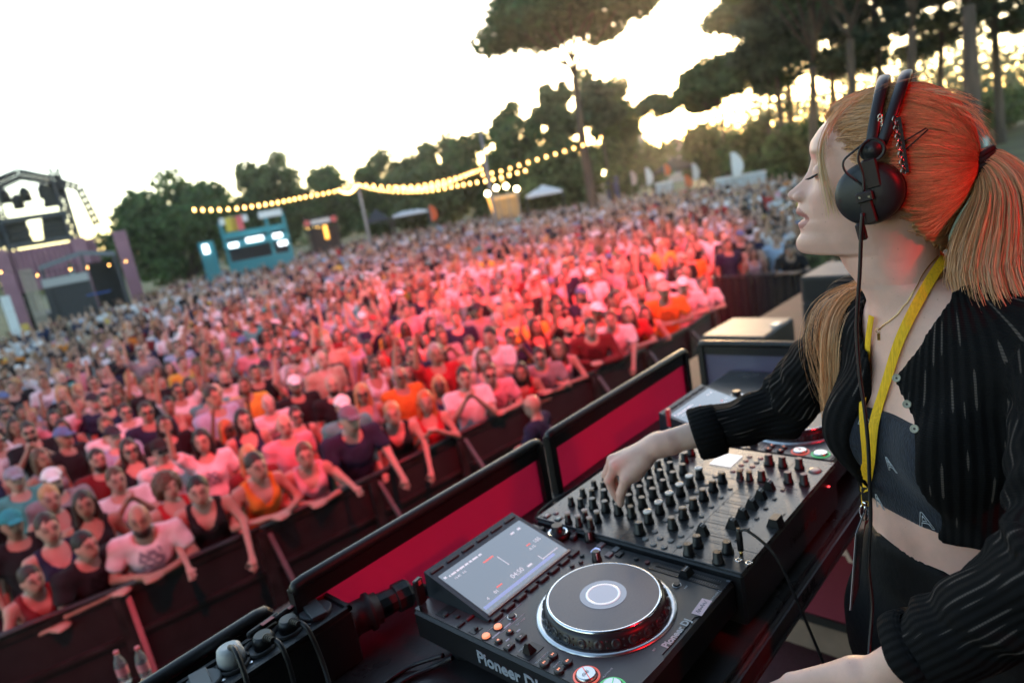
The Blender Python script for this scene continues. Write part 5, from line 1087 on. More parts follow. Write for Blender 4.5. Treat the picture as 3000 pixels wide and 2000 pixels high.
def knob(kind, x, y, cap=None, rot=0, ptr=None):
    o = bpy.data.objects.new('knob', KM[kind]); put(o, mx); o.location = np.array((x, y, Z0 + .001)) - ML; o.rotation_euler = (0, 0, rot)
    if cap is not None: put(bpy.data.objects.new('cap', cap), o)
    if ptr is not None: put(bpy.data.objects.new('pointer', ptr), o)
rk = np.random.default_rng(2)
for i in range(6):
    x = .075 + .0418 * i; xe = .080 + .042 * i
    knob('cue', x, .179, gc, rad(30 * rk.normal()), pm); knob('eq', x, .231, wc)
    for j, y in enumerate((.274, .305, .336, .367)): knob('eq', xe - .001 * j, y, gc, rk.normal() * .6, pm2)
    knob('small', xe - .008, .396, gc if i % 2 else None, 0); knob('small', xe - .010, .420, None, 0)
for x, y in ((.006, .351), (.030, .352), (.009, .324), (.036, .326), (.006, .378)): knob('small', x, y, gc, 0, pm2)
knob('big', .033, .226, wc if False else gc)
for x, y, k in ((.397, .125, 'big'), (.396, .095, 'eq'), (.399, .061, 'eq'), (.330, .058, 'eq'), (.332, .027, 'eq'), (.319, .108, 'eq'), (.313, .132, 'small'), (.311, .152, 'small'), (.345, .300, 'eq'), (.385, .305, 'eq'), (.345, .345, 'eq'), (.385, .350, 'big')): knob(k, x, y, gc, rk.normal() * .5, pm2)
for x, y in ((.008, .109), (.039, .108), (.043, .053), (.007, .053)): knob('cue', x, y, None, rk.normal() * .8, pm2)
fm = MB(); fm.add([(-.007, -.012, 0), (.007, -.012, 0), (.007, .012, 0), (-.007, .012, 0), (-.006, -.006, .017), (.006, -.006, .017), (.006, .003, .021), (-.006, .003, .021)], [(4, 5, 6, 7), (0, 1, 5, 4), (1, 2, 6, 5), (2, 3, 7, 6), (3, 0, 4, 7)]); fm = fm.mesh('fader'); fm.materials.append(M_KNOB)
fl = MB().box((0, -.0010, .0196), (.0118, .0012, .0012)).mesh('fader_line'); fl.materials.append(M_PRINT_W)
for i in range(6):
    x = .080 + .0418 * i; y = .120 if i == 0 else .081
    mc(MB().box((x + .002, .105, Z0 + .0008), (.0022, .070, .0008)), 'fader_slot', mat('groove', (.004, .004, .004), .6))
    o = bpy.data.objects.new('channel_fader', fm); put(o, mx); o.location = np.array((x, y, Z0 + .001)) - ML; put(bpy.data.objects.new('fader_line', fl), o)
    o = mc(MB().box((x + .006, .056, Z0 + .0006), (.012, .010, .0012)), 'assign_switch', M_GREY); mc(MB().box((x + .006, .056, Z0 + .0022), (.007, .006, .003)), 'switch_cap', M_KNOB, o)
    for k, y in enumerate((.152, .205)): mc(MB().lathe([(.0068 - .0016 * (k == 0), Z0), (.0068 - .0016 * (k == 0), Z0 + .003), (.005, Z0 + .0034)], (x + .016, y, 0), 18), 'round_button', M_GREY)
    mb = MB()
    for k in range(12): mb.box((x + .012, .078 + k * .005, Z0 + .0012), (.005, .0012, .0005)); mb.box((x - .012, .078 + k * .005, Z0 + .0012), (.004, .001, .0005))
    o = mc(mb, 'level_scale', mat('scale_grey', (.11, .11, .115), .5)); o['kind'] = 'stuff'
o = mc(MB().box((.178, .018, Z0 + .0006), (.062, .0026, .0008)), 'crossfader_slot', mat('groove', (.004, .004, .004), .6))
mb = MB(); mb.add([(.150, .006, Z0 + .001), (.176, .006, Z0 + .001), (.176, .030, Z0 + .001), (.150, .030, Z0 + .001), (.151, .010, Z0 + .018), (.175, .010, Z0 + .018), (.175, .024, Z0 + .018), (.151, .024, Z0 + .018)], [(4, 5, 6, 7), (0, 1, 5, 4), (1, 2, 6, 5), (2, 3, 7, 6), (3, 0, 4, 7)]); mc(mb, 'crossfader', M_KNOB)
for x, y in ((.421, .180), (.399, .179), (.375, .179), (.421, .155), (.398, .154), (.376, .154)): mc(MB().lathe([(.0062, Z0), (.0062, Z0 + .003), (.005, Z0 + .0034)], (x, y, 0), 18), 'effect_button', mat('warm_button', (.33, .27, .24), .5) if rk.random() < .5 else M_GREY)
for x, y in ((.352, .170), (.340, .182), (.010, .160), (.034, .160), (.058, .152), (.010, .182), (.034, .182), (.026, .138), (.020, .205), (.050, .203), (.028, .430), (.010, .412)): mc(MB().lathe([(.0060, Z0), (.0060, Z0 + .003), (.005, Z0 + .0034)], (x, y, 0), 18), 'round_button', M_GREY)
mc(MB().lathe([(.0125, Z0), (.0115, Z0 + .004), (.007, Z0 + .005)], (.400, .030, 0), 28), 'tap_button', mat('pale_button', (.38, .40, .37), .35)); mc(MB().lathe([(.0138, Z0), (.0138, Z0 + .0016), (.0126, Z0 + .0016)], (.400, .030, 0), 28, cap=False), 'tap_button_ring', M_KNOB)
for x, y in ((.012, .440), (.012, .408)): o = mc(MB().box((x, y, Z0 + .0010), (.020, .014, .0014)), 'source_switch', M_KNOB); mc(MB().box((x - .002, y, Z0 + .003), (.013, .010, .003), bev=.0008), 'switch_cap', mat('pale_button', (.38, .40, .37), .35), o)
mc(MB().box((.387, .220, Z0 + .0014), (.062, .050, .0016)), 'effect_screen', mat('mixer_screen', (.3, .3, .3), .2, emit=(.92, .95, 1), estr=.13))
for ln in (((.0, .2515), (.33, .2515)), ((.0, .1375), (.33, .1375)), ((.307, .03), (.307, .44)), ((.062, .008), (.062, .135)), ((.05, .29), (.33, .29)), ((.05, .32), (.33, .32)), ((.05, .351), (.33, .351)), ((.33, .083), (.45, .083))): mc(MB().bar((*ln[0], Z0 + .0012), (*ln[1], Z0 + .0012), .0007, .0004), 'print_line', mat('line_print', (.16, .16, .165), .5))
text_obj('Pioneer DJ', .030, mat('mixer_logo', (.055, .035, .038), .45), Matrix.Translation(np.array((.258, .0055, Z0 - .05)) - ML) @ Matrix.Rotation(rad(90), 4, 'X'), mx, 'brand_lettering', .0004)
mc(MB().lathe([(.0025, 0), (.002, .001)], (.40, .005, Z0 - .03), 10, R=None), 'power_lamp', mat('red_led', (.6, .05, .05), .4, emit=(1, .04, .05), estr=1.2))
for x, y in ((.030, .028), (.030, .010)): mc(MB().lathe([(.006, Z0), (.006, Z0 + .0015), (.0033, Z0 + .0015), (.0033, Z0)], (x, y, 0), 16, cap=False), 'jack_socket', M_CHROME)
for x, y in ((.445, .452), (.445, .014), (.004, .452), (.297, .133), (.12, .137), (.2, .137), (.445, .086)): mc(MB().lathe([(.003, Z0), (.0028, Z0 + .0016)], (x, y, 0), 10), 'screw', M_KNOB)

# ================================================================== cables, power strip
M_CABLE = mat('black_cable', (.016, .016, .018), .42); M_BLUEC = mat('blue_cable', (.06, .07, .19), .45)
def cable(nm, pts, r, m, label, n=60):
    o = MB().tube(spline(pts, n), r, 8).obj(nm, m); tag(o, label, 'cable', 'cables on the deck'); return o
# headphone plug in the mixer and its lead
pl = empty('headphone_plug', (.046, .030, Z0), 0, 'black jack plug with gold collar standing in the mixer corner', 'plug'); MB().lathe([(.0032, 0), (.0032, .010)], seg=12).obj('gold_collar', mat('gold', (.72, .48, .18), .25, metal=1), pl); MB().lathe([(.0052, .010), (.0056, .034), (.0048, .047), (.003, .052)], seg=14).obj('grip', M_KNOB, pl)
cable('headphone_lead', [(.046, .030, Z0 + .046), (.046, .012, Z0 + .050), (.050, -.030, Z0 + .010), (.060, -.060, Z0 - .09), (.085, -.085, Z0 - .22), (.125, -.10, Z0 - .34), (.17, -.12, Z0 - .46), (.2, -.14, Z0 - .7)], .0026, M_CABLE, 'thin black lead dropping from the jack plug over the table edge')
cable('audio_lead', [(.00, .470, ZT + .05), (-.03, .52, ZT + .055), (-.10, .55, ZT + .050), (-.20, .56, ZT + .028), (-.255, .555, ZT + .006), (-.265, .50, ZT + .006)], .0042, M_BLUEC, 'blue lead arching behind the near player screen')
cable('audio_lead', [(.02, .475, ZT + .04), (.05, .56, ZT + .02), (.0, .60, ZT + .006), (-.05, .57, ZT + .006), (.02, .53, ZT + .02), (.06, .475, ZT + .04)], .0036, M_CABLE, 'black lead looping behind the mixer corner')
cable('audio_lead', [(.05, .475, ZT + .05), (.08, .55, ZT + .04), (.18, .60, ZT + .02), (.30, .60, ZT + .012), (.40, .57, ZT + .03), (.44, .475, ZT + .04)], .0036, M_CABLE, 'black lead running behind the mixer past her hand')
cable('audio_lead', [(-.01, .476, ZT + .03), (-.02, .53, ZT + .05), (.02, .60, ZT + .03), (.06, .585, ZT + .01), (.03, .53, ZT + .006), (-.04, .53, ZT + .006)], .003, M_CABLE, 'thin black lead curling beside the blue lead')
cable('power_lead', [(-.337, .38, ZT + .03), (-.36, .42, ZT + .008), (-.42, .44, ZT + .006), (-.50, .40, ZT + .006), (-.58, .33, ZT + .006), (-.66, .30, ZT + .006)], .0045, M_CABLE, 'black power lead running from the near player along the table')
cable('power_lead', [(-.337, .405, ZT + .025), (-.38, .46, ZT + .006), (-.45, .46, ZT + .006), (-.53, .40, ZT + .014), (-.60, .345, ZT + .006), (-.68, .33, ZT + .006)], .0040, M_CABLE, 'second black power lead beside the first on the table')
lp = [(-.595, .46, ZT + .006)]
for k in range(26): a = k * .55; lp.append((-.575 + .062 * math.cos(a) + .008 * math.sin(a * .37), .425 + .048 * math.sin(a), ZT + .006 + .0035 * k / 3))
cable('power_lead', lp, .0042, M_CABLE, 'coiled black power lead lying by the power strip', 160)
# power distribution strip
M_BOX = mat('strip_rubber', (.016, .016, .017), .55, var=.2, vscale=12, bump=.1, bscale=200); M_LID = mat('socket_lid', (.085, .095, .10), .5, var=.08)
ps = empty('power_strip', (-.6, .6, ZT), 0, 'black rubber power strip with grey lidded sockets beside the red panels', 'power strip'); PL = np.array(ps.location)
def pc(mb, nm, m, par=None):
    for i in range(len(mb.v)): mb.v[i] = mb.v[i] - PL
    return mb.obj(nm, m, par or ps)
pc(MB().box((-.60, .605, ZT + .052), (.395, .092, .104), bev=.004), 'casing', M_BOX)
mb = MB()
for yy in (.563, .647): mb.box((-.60, yy, ZT + .108), (.395, .008, .008))
for xx in (-.406, -.794): mb.box((xx, .605, ZT + .108), (.008, .092, .008))
pc(mb, 'rim', M_BOX); pc(MB().box((-.60, .605, ZT + .1045), (.378, .076, .002)), 'socket_plate', mat('socket_plate', (.05, .055, .06), .4))
for i, x in enumerate((-.445, -.503, -.555, -.602, -.652, -.710)):
    if i in (0, 4):
        o = pc(MB().lathe([(.029, ZT + .106), (.029, ZT + .112), (.027, ZT + .114)], (x, .612, 0), 28), 'socket_lid', M_LID); pc(MB().box((x - .004, .607, ZT + .117), (.028, .060, .006), rotz(rad(-12)), bev=.001), 'lid_flap', M_LID, o)
    else: pc(MB().lathe([(.028, ZT + .105), (.028, ZT + .112), (.023, ZT + .112), (.021, ZT + .106)], (x, .612, 0), 28, cap=False), 'socket', M_BOX)
    for s in (1, -1): pc(MB().lathe([(.0042, ZT + .105), (.0036, ZT + .108)], (x - .027, .612 + s * .022, 0), 10), 'screw', M_CHROME)
for i, (x, w_) in enumerate(((-.470, 1), (-.522, 1))):
    o = pc(MB().box((x - .004, .648, ZT + .120), (.066, .010, .012), rotz(rad(8)), bev=.003), 'raised_lid', M_BOX); pc(MB().box((x + .002, .642, ZT + .1265), (.024, .009, .0012), rotz(rad(8))), 'red_tab', mat('red_tab', (.30, .03, .04), .5), o)
# plugs in it
def plug(x, y, label, white=False, cab=None):
    r_ = empty('power_plug', (x, y, ZT + .106), 0, label, 'plug', 'plugs in the power strip'); m = mat('white_plug', (.50, .52, .53), .45) if white else M_KNOB
    if white: MB().lathe([(.022, 0), (.022, .018), (.019, .030), (.012, .034)], seg=24).obj('grip', m, r_)
    else:
        MB().lathe([(.019, 0), (.019, .014), (.014, .022)], seg=20).obj('grip', m, r_)
        for k in range(5): MB().lathe([(.0075 - .0005 * k, 0), (.0075 - .0005 * k, .0035)], (0, -.014 - .006 * k, .020 + .001 * k), 12, R=rotx(rad(80))).obj('strain_ring', m, r_)
    pts = [np.array(q) - np.array(r_.location) for q in cab]; MB().tube(spline(pts, 40), .0045, 8).obj('lead', M_CABLE, r_)
plug(-.497, .612, 'black plug nearest the lidded socket of the strip', False, [(-.497, .600, ZT + .128), (-.490, .560, ZT + .122), (-.492, .53, ZT + .06), (-.510, .49, ZT + .02), (-.53, .46, ZT + .03)])
plug(-.545, .612, 'black ribbed plug in the middle of the strip', False, [(-.545, .600, ZT + .128), (-.540, .556, ZT + .120), (-.548, .53, ZT + .05), (-.575, .50, ZT + .012), (-.59, .465, ZT + .02)])
plug(-.600, .618, 'round pale plug in the power strip', True, [(-.600, .610, ZT + .140), (-.604, .575, ZT + .150), (-.610, .545, ZT + .11), (-.625, .52, ZT + .03), (-.66, .47, ZT + .008)])
# blue-grey industrial coupling at the end of the strip
cp = empty('power_coupling', (-.40, .60, ZT + .06), rad(-14), 'thick ribbed industrial power coupling plugged into the strip end', 'plug'); Rx = roty(rad(90))
MB().lathe([(.030, 0), (.034, .004), (.034, .012), (.031, .014), (.031, .040), (.036, .042), (.036, .050), (.0295, .054), (.0295, .064)], seg=26, R=Rx).obj('socket_body', M_BOX, cp); MB().lathe([(.0245, .064), (.0225, .098), (.0275, .100), (.0275, .126), (.0235, .132)], seg=10, R=Rx, smooth=False).obj('gland_nut', M_BOX, cp)
MB().tube(spline([(.13, 0, 0), (.155, .004, -.004), (.17, .02, -.03), (.165, .05, -.05)], 20), .0085, 10).obj('lead', M_CABLE, cp)

# ================================================================== stage-side boxes
M_CAB = mat('speaker_cabinet', (.028, .028, .030), .6, var=.15, vscale=8, bump=.15, bscale=150); M_CABT = mat('cabinet_top', (.17, .15, .15), .55, var=.12, vscale=6)
def cabinet(nm, c, d, label, rz=0, top=True, wedge=0):
    r_ = empty(nm, (c[0], c[1], c[2] - d[2] / 2), rz, label, 'speaker'); z = d[2] / 2
    MB().box((0, 0, z), d, bev=.012).obj('cabinet', M_CAB, r_)
    MB().box((0, 0, d[2] + .001), (d[0] - .03, d[1] - .03, .004)).obj('top_board', M_CABT, r_)
    MB().box((-d[0] / 2 - .003, 0, z), (.008, d[1] - .08, d[2] - .06)).obj('grille', mat('grille', (.012, .012, .013), .7, bump=.4, bscale=300), r_)
    MB().box((-d[0] / 2 - .006, 0, z), (.010, .11, .045), bev=.004).obj('badge', mat('badge', (.04, .04, .045), .4), r_)
    MB().box((d[0] * .1, -d[1] / 2 + .05, d[2] + .006), (.10, .05, .012), bev=.003).obj('handle_plate', M_ALU, r_)
    return r_
cabinet('monitor_speaker', (3.92, 1.80, 2.03), (.56, .50, .36), 'low black monitor speaker with greyish top at the stage corner')
cabinet('subwoofer', (5.55, 1.52, 1.97), (.72, .68, .24), 'lower black speaker cabinet of the stack beside the stage corner')
cabinet('subwoofer', (5.55, 1.52, 2.212), (.72, .68, .24), 'upper black speaker cabinet of the stack beside the stage corner')
cabinet('monitor_speaker', (4.05, 1.02, 1.99), (.6, .6, .26), 'second low monitor speaker half hidden by her sleeve')
def bottle(p, h, label, lab=(.75, .25, .28)):
    r_ = empty('water_bottle', p, 0, label, 'bottle'); s = h / .22
    MB().lathe([(.028 * s, 0), (.032 * s, .008 * s), (.032 * s, .13 * s), (.028 * s, .155 * s), (.013 * s, .19 * s), (.013 * s, .205 * s)], seg=18).obj('bottle_body', mat('clear_plastic', (.80, .84, .86), .12, trans=.75, alpha=.85), r_)
    MB().lathe([(.0335 * s, .06 * s), (.0335 * s, .115 * s)], seg=18, cap=False).obj('label', mat('bottle_label', lab, .5), r_); MB().lathe([(.0145 * s, .202 * s), (.0145 * s, .22 * s)], seg=14).obj('cap', mat('bottle_cap', (.7, .1, .12), .5), r_)
bottle((4.62, 1.36, 1.85), .24, 'clear water bottle with pink label beside the speaker stack')
bottle((atz(290, 1566, FLOOR)[0], atz(290, 1566, FLOOR)[1], FLOOR), .15, 'nearer of two small water bottles on the stage edge')
bottle((atz(338, 1556, FLOOR)[0], atz(338, 1556, FLOOR)[1], FLOOR), .15, 'farther of two small water bottles on the stage edge')
# black draped side barrier closing the pit
for i in range(3):
    a = np.array([11.42 + .1 * i, 5.95 - .72 * i]); c = np.array([11.42 + .1 * (i + 1), 5.95 - .72 * (i + 1)]); r_ = empty('side_barrier', (a[0], a[1], 0), math.atan2(c[1] - a[1], c[0] - a[0]), f'black draped barrier panel closing the pit, {ORD[i]} from the crowd', 'barrier', 'draped side barrier'); L = np.linalg.norm(c - a)
    mb = MB(); n = 40; xs = np.linspace(.01, L - .01, n); yy = .02 * np.sin(xs * 40); mb.loft([[(x, y_, z) for x, y_ in zip(xs, yy)] for z in (.05, .6, 1.14)], closed=False, cap=False); mb.obj('drape', mat('black_drape', (.016, .014, .015), .9, var=.2), r_)
    MB().tube([(0, 0, 1.17), (L, 0, 1.17)], .024, 10).obj('top_rail', M_STEEL, r_); MB().box((.02, 0, .6), (.05, .05, 1.2)).obj('post', M_ALU if i == 0 else M_STEEL, r_)
# ================================================================== the woman at the decks
# her own frame: x to her right, y where the face looks, z up, origin in the middle of the head
HC = atc(2040, 400, .90); _ph = rad(-12)
FD = np.array([math.sin(_ph), math.cos(_ph), 0]); RD = np.array([math.cos(_ph), -math.sin(_ph), 0]); SR3 = np.stack([RD, FD, np.array([0, 0, 1.])], 1)
toW = lambda p: HC + np.asarray(p, float) @ SR3.T
toS = lambda p: (np.asarray(p, float) - HC) @ SR3
CS = toS(CAM)
def sray(px, py): return _ray(px, py) @ SR3
def sx(px, py, x): d = sray(px, py); return CS + d * ((x - CS[0]) / d[0])
def tb(z, tab): t = np.array(sorted(tab)); return np.interp(z, t[:, 0], t[:, 1])
T_F = [(.101, .004), (.099, .030), (.094, .052), (.0868, .066), (.0739, .0800), (.0594, .0912), (.054, .0932), (.046, .0936), (.036, .0925), (.0202, .0985), (.0081, .1073), (.0011, .1171), (-.0050, .1260), (-.0085, .1282), (-.0125, .1272), (-.0170, .1215), (-.0200, .1150), (-.0217, .1136), (-.0269, .1152), (-.0323, .1180), (-.0370, .1172), (-.0410, .1120), (-.0450, .1090), (-.0480, .1125), (-.0513, .1165), (-.056, .1160), (-.0620, .1135), (-.0660, .1140), (-.0738, .1196), (-.0813, .1215), (-.0890, .1200), (-.0940, .1150), (-.0968, .1080), (-.0985, .0950), (-.1000, .0780), (-.1030, .0660), (-.1207, .0590), (-.1474, .0433), (-.1737, .0293), (-.2066, .0220), (-.26, .0)]
T_F0 = [(.101, .004), (.099, .030), (.094, .052), (.0868, .066), (.0739, .0800), (.0594, .0910), (.050, .0915), (.036, .0885), (.020, .0880), (.0, .0930), (-.010, .0985), (-.020, .1040), (-.030, .1075), (-.045, .1075), (-.055, .1095), (-.064, .1115), (-.0738, .1175), (-.0813, .1205), (-.0890, .1195), (-.0940, .1150), (-.0968, .1080), (-.0985, .0950), (-.1000, .0780), (-.1030, .0660), (-.1207, .0590), (-.1474, .0433), (-.1737, .0293), (-.2066, .0220), (-.26, .0)]
T_B = [(.101, -.004), (.099, -.020), (.094, -.042), (.08, -.062), (.06, -.076), (.04, -.083), (.015, -.087), (-.01, -.085), (-.035, -.077), (-.06, -.064), (-.09, -.055), (-.12, -.055), (-.15, -.063), (-.18, -.075), (-.21, -.090), (-.26, -.1)]
T_W = [(.101, .004), (.099, .022), (.094, .040), (.085, .053), (.07, .063), (.05, .0695), (.03, .0720), (.01, .0715), (-.01, .0690), (-.03, .0650), (-.05, .0610), (-.07, .0570), (-.09, .0535), (-.11, .0515), (-.14, .0520), (-.17, .0550), (-.2, .0600), (-.26, .07)]
T_N = [(.101, 2.0), (.06, 2.25), (.02, 2.25), (-.02, 2.0), (-.05, 1.80), (-.075, 1.55), (-.09, 1.45), (-.098, 1.5), (-.105, 1.9), (-.13, 2.0), (-.26, 2.)]
T_C = [(.1, .0), (.02, .0), (-.03, -.002), (-.07, -.002), (-.11, .0), (-.15, -.012), (-.2, -.03), (-.26, -.05)]
T_S = [(.06, .012), (.04, .0075), (.025, .0070), (.010, .0085), (-.003, .0105), (-.012, .0120), (-.020, .0110), (-.026, .015), (-.034, .020), (-.044, .022), (-.054, .020), (-.064, .022), (-.08, .03)]
def headf(X, Y, Z):
    f0, bk, w, n, yc = tb(Z, T_F0), tb(Z, T_B), tb(Z, T_W), tb(Z, T_N), tb(Z, T_C)
    df = tb(Z, T_F) - f0; sg = tb(Z, T_S); fr = np.clip((Y - .03) / .03, 0, 1)
    ax = np.abs(X); Y2 = Y - df * np.exp(-(X / sg) ** 2) * fr
    L = np.where(Y2 > yc, f0 - yc, yc - bk); nn = np.where(Y2 > yc, n, 2.15)
    g = np.maximum((ax / w) ** nn + (np.abs(Y2 - yc) / L) ** nn, 1e-9) ** (1 / nn); d = np.sqrt(X * X + (Y2 - yc) ** 2) * (1 - 1 / np.maximum(g, .05))
    G = lambda cx, cz, sx_, sz: np.exp(-((ax - cx) / sx_) ** 2 - ((Z - cz) / sz) ** 2) * fr
    d = d + .0050 * G(.029, .024, .015, .010) - .0030 * G(.030, .046, .020, .007) - .0035 * G(.042, -.006, .018, .016) + .0022 * G(.026, -.030, .006, .012) - .0018 * G(.020, -.075, .02, .012)
    for s in (1, -1):
        d = smin(d, ell_(X, Y, Z, (s * .031, .0765, .0195), (.0140, .0118, .0105)), .005)
        d = smin(d, ell_(X, Y, Z, (s * .0105, .1085, -.0125), (.0065, .0105, .0072)), .006)
        d = np.maximum(d, -ell_(X, Y, Z, (s * .0060, .1145, -.0200), (.0028, .0052, .0030)))
    d = np.maximum(d, -ell_(X, Y, Z, (0, .1125, -.0437), (.0185, .0125, .0026)))
    return np.maximum(d, Z - .1008)
# torso turned towards the camera
AL = rad(45); TR = np.array([math.cos(AL), math.sin(AL), 0]); TF = np.array([-math.sin(AL), math.cos(AL), 0])
TC = np.array([.0, -.062, 0.])
def tl(X, Y): dx, dy = X - TC[0], Y - TC[1]; return dx * TR[0] + dy * TR[1], dx * TF[0] + dy * TF[1]
TT_W = [(-.16, .05), (-.19, .10), (-.215, .135), (-.25, .146), (-.30, .146), (-.36, .140), (-.42, .130), (-.48, .121), (-.53, .122), (-.58, .135), (-.64, .155), (-.70, .165), (-.76, .16)]
TT_F = [(-.16, .05), (-.19, .062), (-.215, .075), (-.25, .088), (-.30, .100), (-.36, .104), (-.42, .096), (-.48, .086), (-.53, .085), (-.58, .090), (-.64, .098), (-.70, .102), (-.76, .10)]
TT_B = [(-.16, .05), (-.19, .075), (-.215, .085), (-.25, .092), (-.30, .095), (-.36, .090), (-.42, .082), (-.48, .080), (-.53, .085), (-.58, .095), (-.64, .110), (-.70, .118), (-.76, .11)]
SHR, ELR, WRR = np.array([.116, .052, -.218]), np.array([.190, .200, -.412]), np.array([.112, .405, -.455])
SHL, ELL, WRL = np.array([-.118, -.178, -.212]), np.array([-.285, -.150, -.400]), np.array([-.255, .040, -.600])
def torsof(X, Y, Z, g=0.):
    l, f = tl(X, Y); w = tb(Z, TT_W) + g; L = np.where(f > 0, tb(Z, TT_F), tb(Z, TT_B)) + g; n = 2.3
    q = np.maximum((np.abs(l) / w) ** n + (np.abs(f) / L) ** n, 1e-9) ** (1 / n); d = np.sqrt(l * l + f * f) * (1 - 1 / np.maximum(q, .05)); d = np.maximum(d, np.maximum(Z + .165 - g, -.76 - Z))
    for s in (1, -1):
        c = TC + TR * s * .066 + TF * .070 + np.array([0, 0, -.355]); d = smin(d, ell_(X, Y, Z, c, (.056 + g, .056 + g, .058 + g)), .035)
    for sh in (SHR, SHL): d = smin(d, cap_(X, Y, Z, TC + (0, 0, -.215) + (sh - TC) * .3 * np.array([1, 1, 0]), sh, .048 + g, .047 + g), .05)
    return d
def armf(X, Y, Z, sh, el, wr, g=0., fore=True):
    d = cap_(X, Y, Z, sh, el, .044 + g, .034 + g)
    if fore: d = smin(d, cap_(X, Y, Z, el, wr, .034 + g * .9, .0225 + g * .7), .02)
    return d
def legsf(X, Y, Z, g=0.):
    d = None
    for s in (1, -1):
        h = TC + TR * s * .085 + np.array([0, 0, -.72]); kn = TC + TR * s * .10 + TF * .02 + np.array([0, 0, -1.13]); an = TC + TR * s * .11 + np.array([0, 0, -1.53])
        q = smin(cap_(X, Y, Z, h, kn, .088 + g, .058 + g), cap_(X, Y, Z, kn, an, .058 + g, .042 + g * 1.5), .03); d = q if d is None else smin(d, q, .03)
    return d
def bodyf(X, Y, Z):
    d = smin(headf(X, Y, Z), torsof(X, Y, Z), .045)
    for a in ((SHR, ELR, WRR), (SHL, ELL, WRL)): d = smin(d, armf(X, Y, Z, *a), .03)
    return smin(d, legsf(X, Y, Z), .04)
# hands ---------------------------------------------------------------------------------------------
def hand_right(X, Y, Z):
    w = WRR; mcp = [np.array(q) for q in ((.072, .498, -.492), (.090, .510, -.487), (.108, .508, -.492), (.124, .496, -.500))]
    d = cap_(X, Y, Z, ELR, w, .034, .0225); d = smin(d, cap_(X, Y, Z, w - (.0, .01, 0), w + (0, .02, -.006), .0225, .021), .01)
    for i, m in enumerate(mcp): d = smin(d, cap_(X, Y, Z, w + (-.012 + .011 * i, .016, -.006), m, .0155, .0110 - .0004 * i), .018)
    d = smin(d, ell_(X, Y, Z, (.080, .470, -.507), (.016, .026, .018)), .015)
    tips = [((.070, .516, -.523), (.0755, .512, -.549), (.0815, .508, -.571)), ((.091, .530, -.520), (.090, .523, -.548), (.0885, .514, -.570)), ((.110, .527, -.522), (.108, .522, -.546), (.101, .508, -.560)), ((.127, .512, -.524), (.124, .506, -.543), (.115, .496, -.553))]
    for m, (a, b_, c) in zip(mcp, tips):
        d = smin(d, cap_(X, Y, Z, m, a, .0098, .0086), .006); d = smin(d, cap_(X, Y, Z, a, b_, .0086, .0076), .003); d = smin(d, cap_(X, Y, Z, b_, c, .0076, .0062), .003)
    th = [np.array(q) for q in ((.086, .440, -.484), (.062, .474, -.514), (.0625, .490, -.545), (.0685, .4965, -.571))]
    d = smin(d, cap_(X, Y, Z, th[0], th[1], .0165, .0115), .014); d = smin(d, cap_(X, Y, Z, th[1], th[2], .0112, .0094), .004); d = smin(d, cap_(X, Y, Z, th[2], th[3], .0094, .0070), .003)
    return d
def hand_left(X, Y, Z):
    w = WRL; dr = norm(WRL - ELL); out = np.array([-1., 0, 0]); sd = norm(np.cross(dr, out)); d = cap_(X, Y, Z, ELL, w, .034, .0235)
    for i in range(4):
        q = (i - 1.5) * .019; m = w + dr * .080 + sd * q + np.array([0, .018, .004]); d = smin(d, cap_(X, Y, Z, w + dr * .008 + sd * q * .6, m, .0170, .0120), .02)
        a = m + dr * .030 + np.array([0, .014, -.006]); b_ = a + dr * .020 + np.array([.012, .006, -.014]); d = smin(d, cap_(X, Y, Z, m, a, .0098, .0088), .006); d = smin(d, cap_(X, Y, Z, a, b_, .0088, .0070), .004)
    d = smin(d, cap_(X, Y, Z, w + dr * .02 - sd * .012, w + dr * .055 - sd * .045, .016, .011), .014); return smin(d, cap_(X, Y, Z, w + dr * .055 - sd * .045, w + dr * .085 - sd * .050, .0108, .008), .004)

PALE = np.array((.77, .475, .395))
M_SKINF = mat('fair_skin', rough=.46, attr='tint', var=.10, vscale=28, bump=.07, bscale=420, rvar=.08, spec=.38, sss=.18)
_nt = M_SKINF.node_tree; _b = _nt.nodes['Principled BSDF']                                         # freckles
_c = [n for n in _nt.nodes if n.type == 'TEX_COORD'][0]; _v = _nt.nodes.new('ShaderNodeTexVoronoi'); _v.inputs['Scale'].default_value = 75; _nt.links.new(_c.outputs['Object'], _v.inputs['Vector'])
_cr = _nt.nodes.new('ShaderNodeValToRGB'); _cr.color_ramp.elements[0].position = .045; _cr.color_ramp.elements[0].color = (.55, .42, .36, 1); _cr.color_ramp.elements[1].position = .085; _cr.color_ramp.elements[1].color = (1, 1, 1, 1)
_nt.links.new(_v.outputs['Distance'], _cr.inputs[0]); _mx = _nt.nodes.new('ShaderNodeMix'); _mx.data_type = 'RGBA'; _mx.blend_type = 'MULTIPLY'; _mx.inputs['Factor'].default_value = .45
_src = _b.inputs['Base Color'].links[0].from_socket; _nt.links.new(_src, _mx.inputs['A']); _nt.links.new(_cr.outputs[0], _mx.inputs['B']); _nt.links.new(_mx.outputs['Result'], _b.inputs['Base Color'])

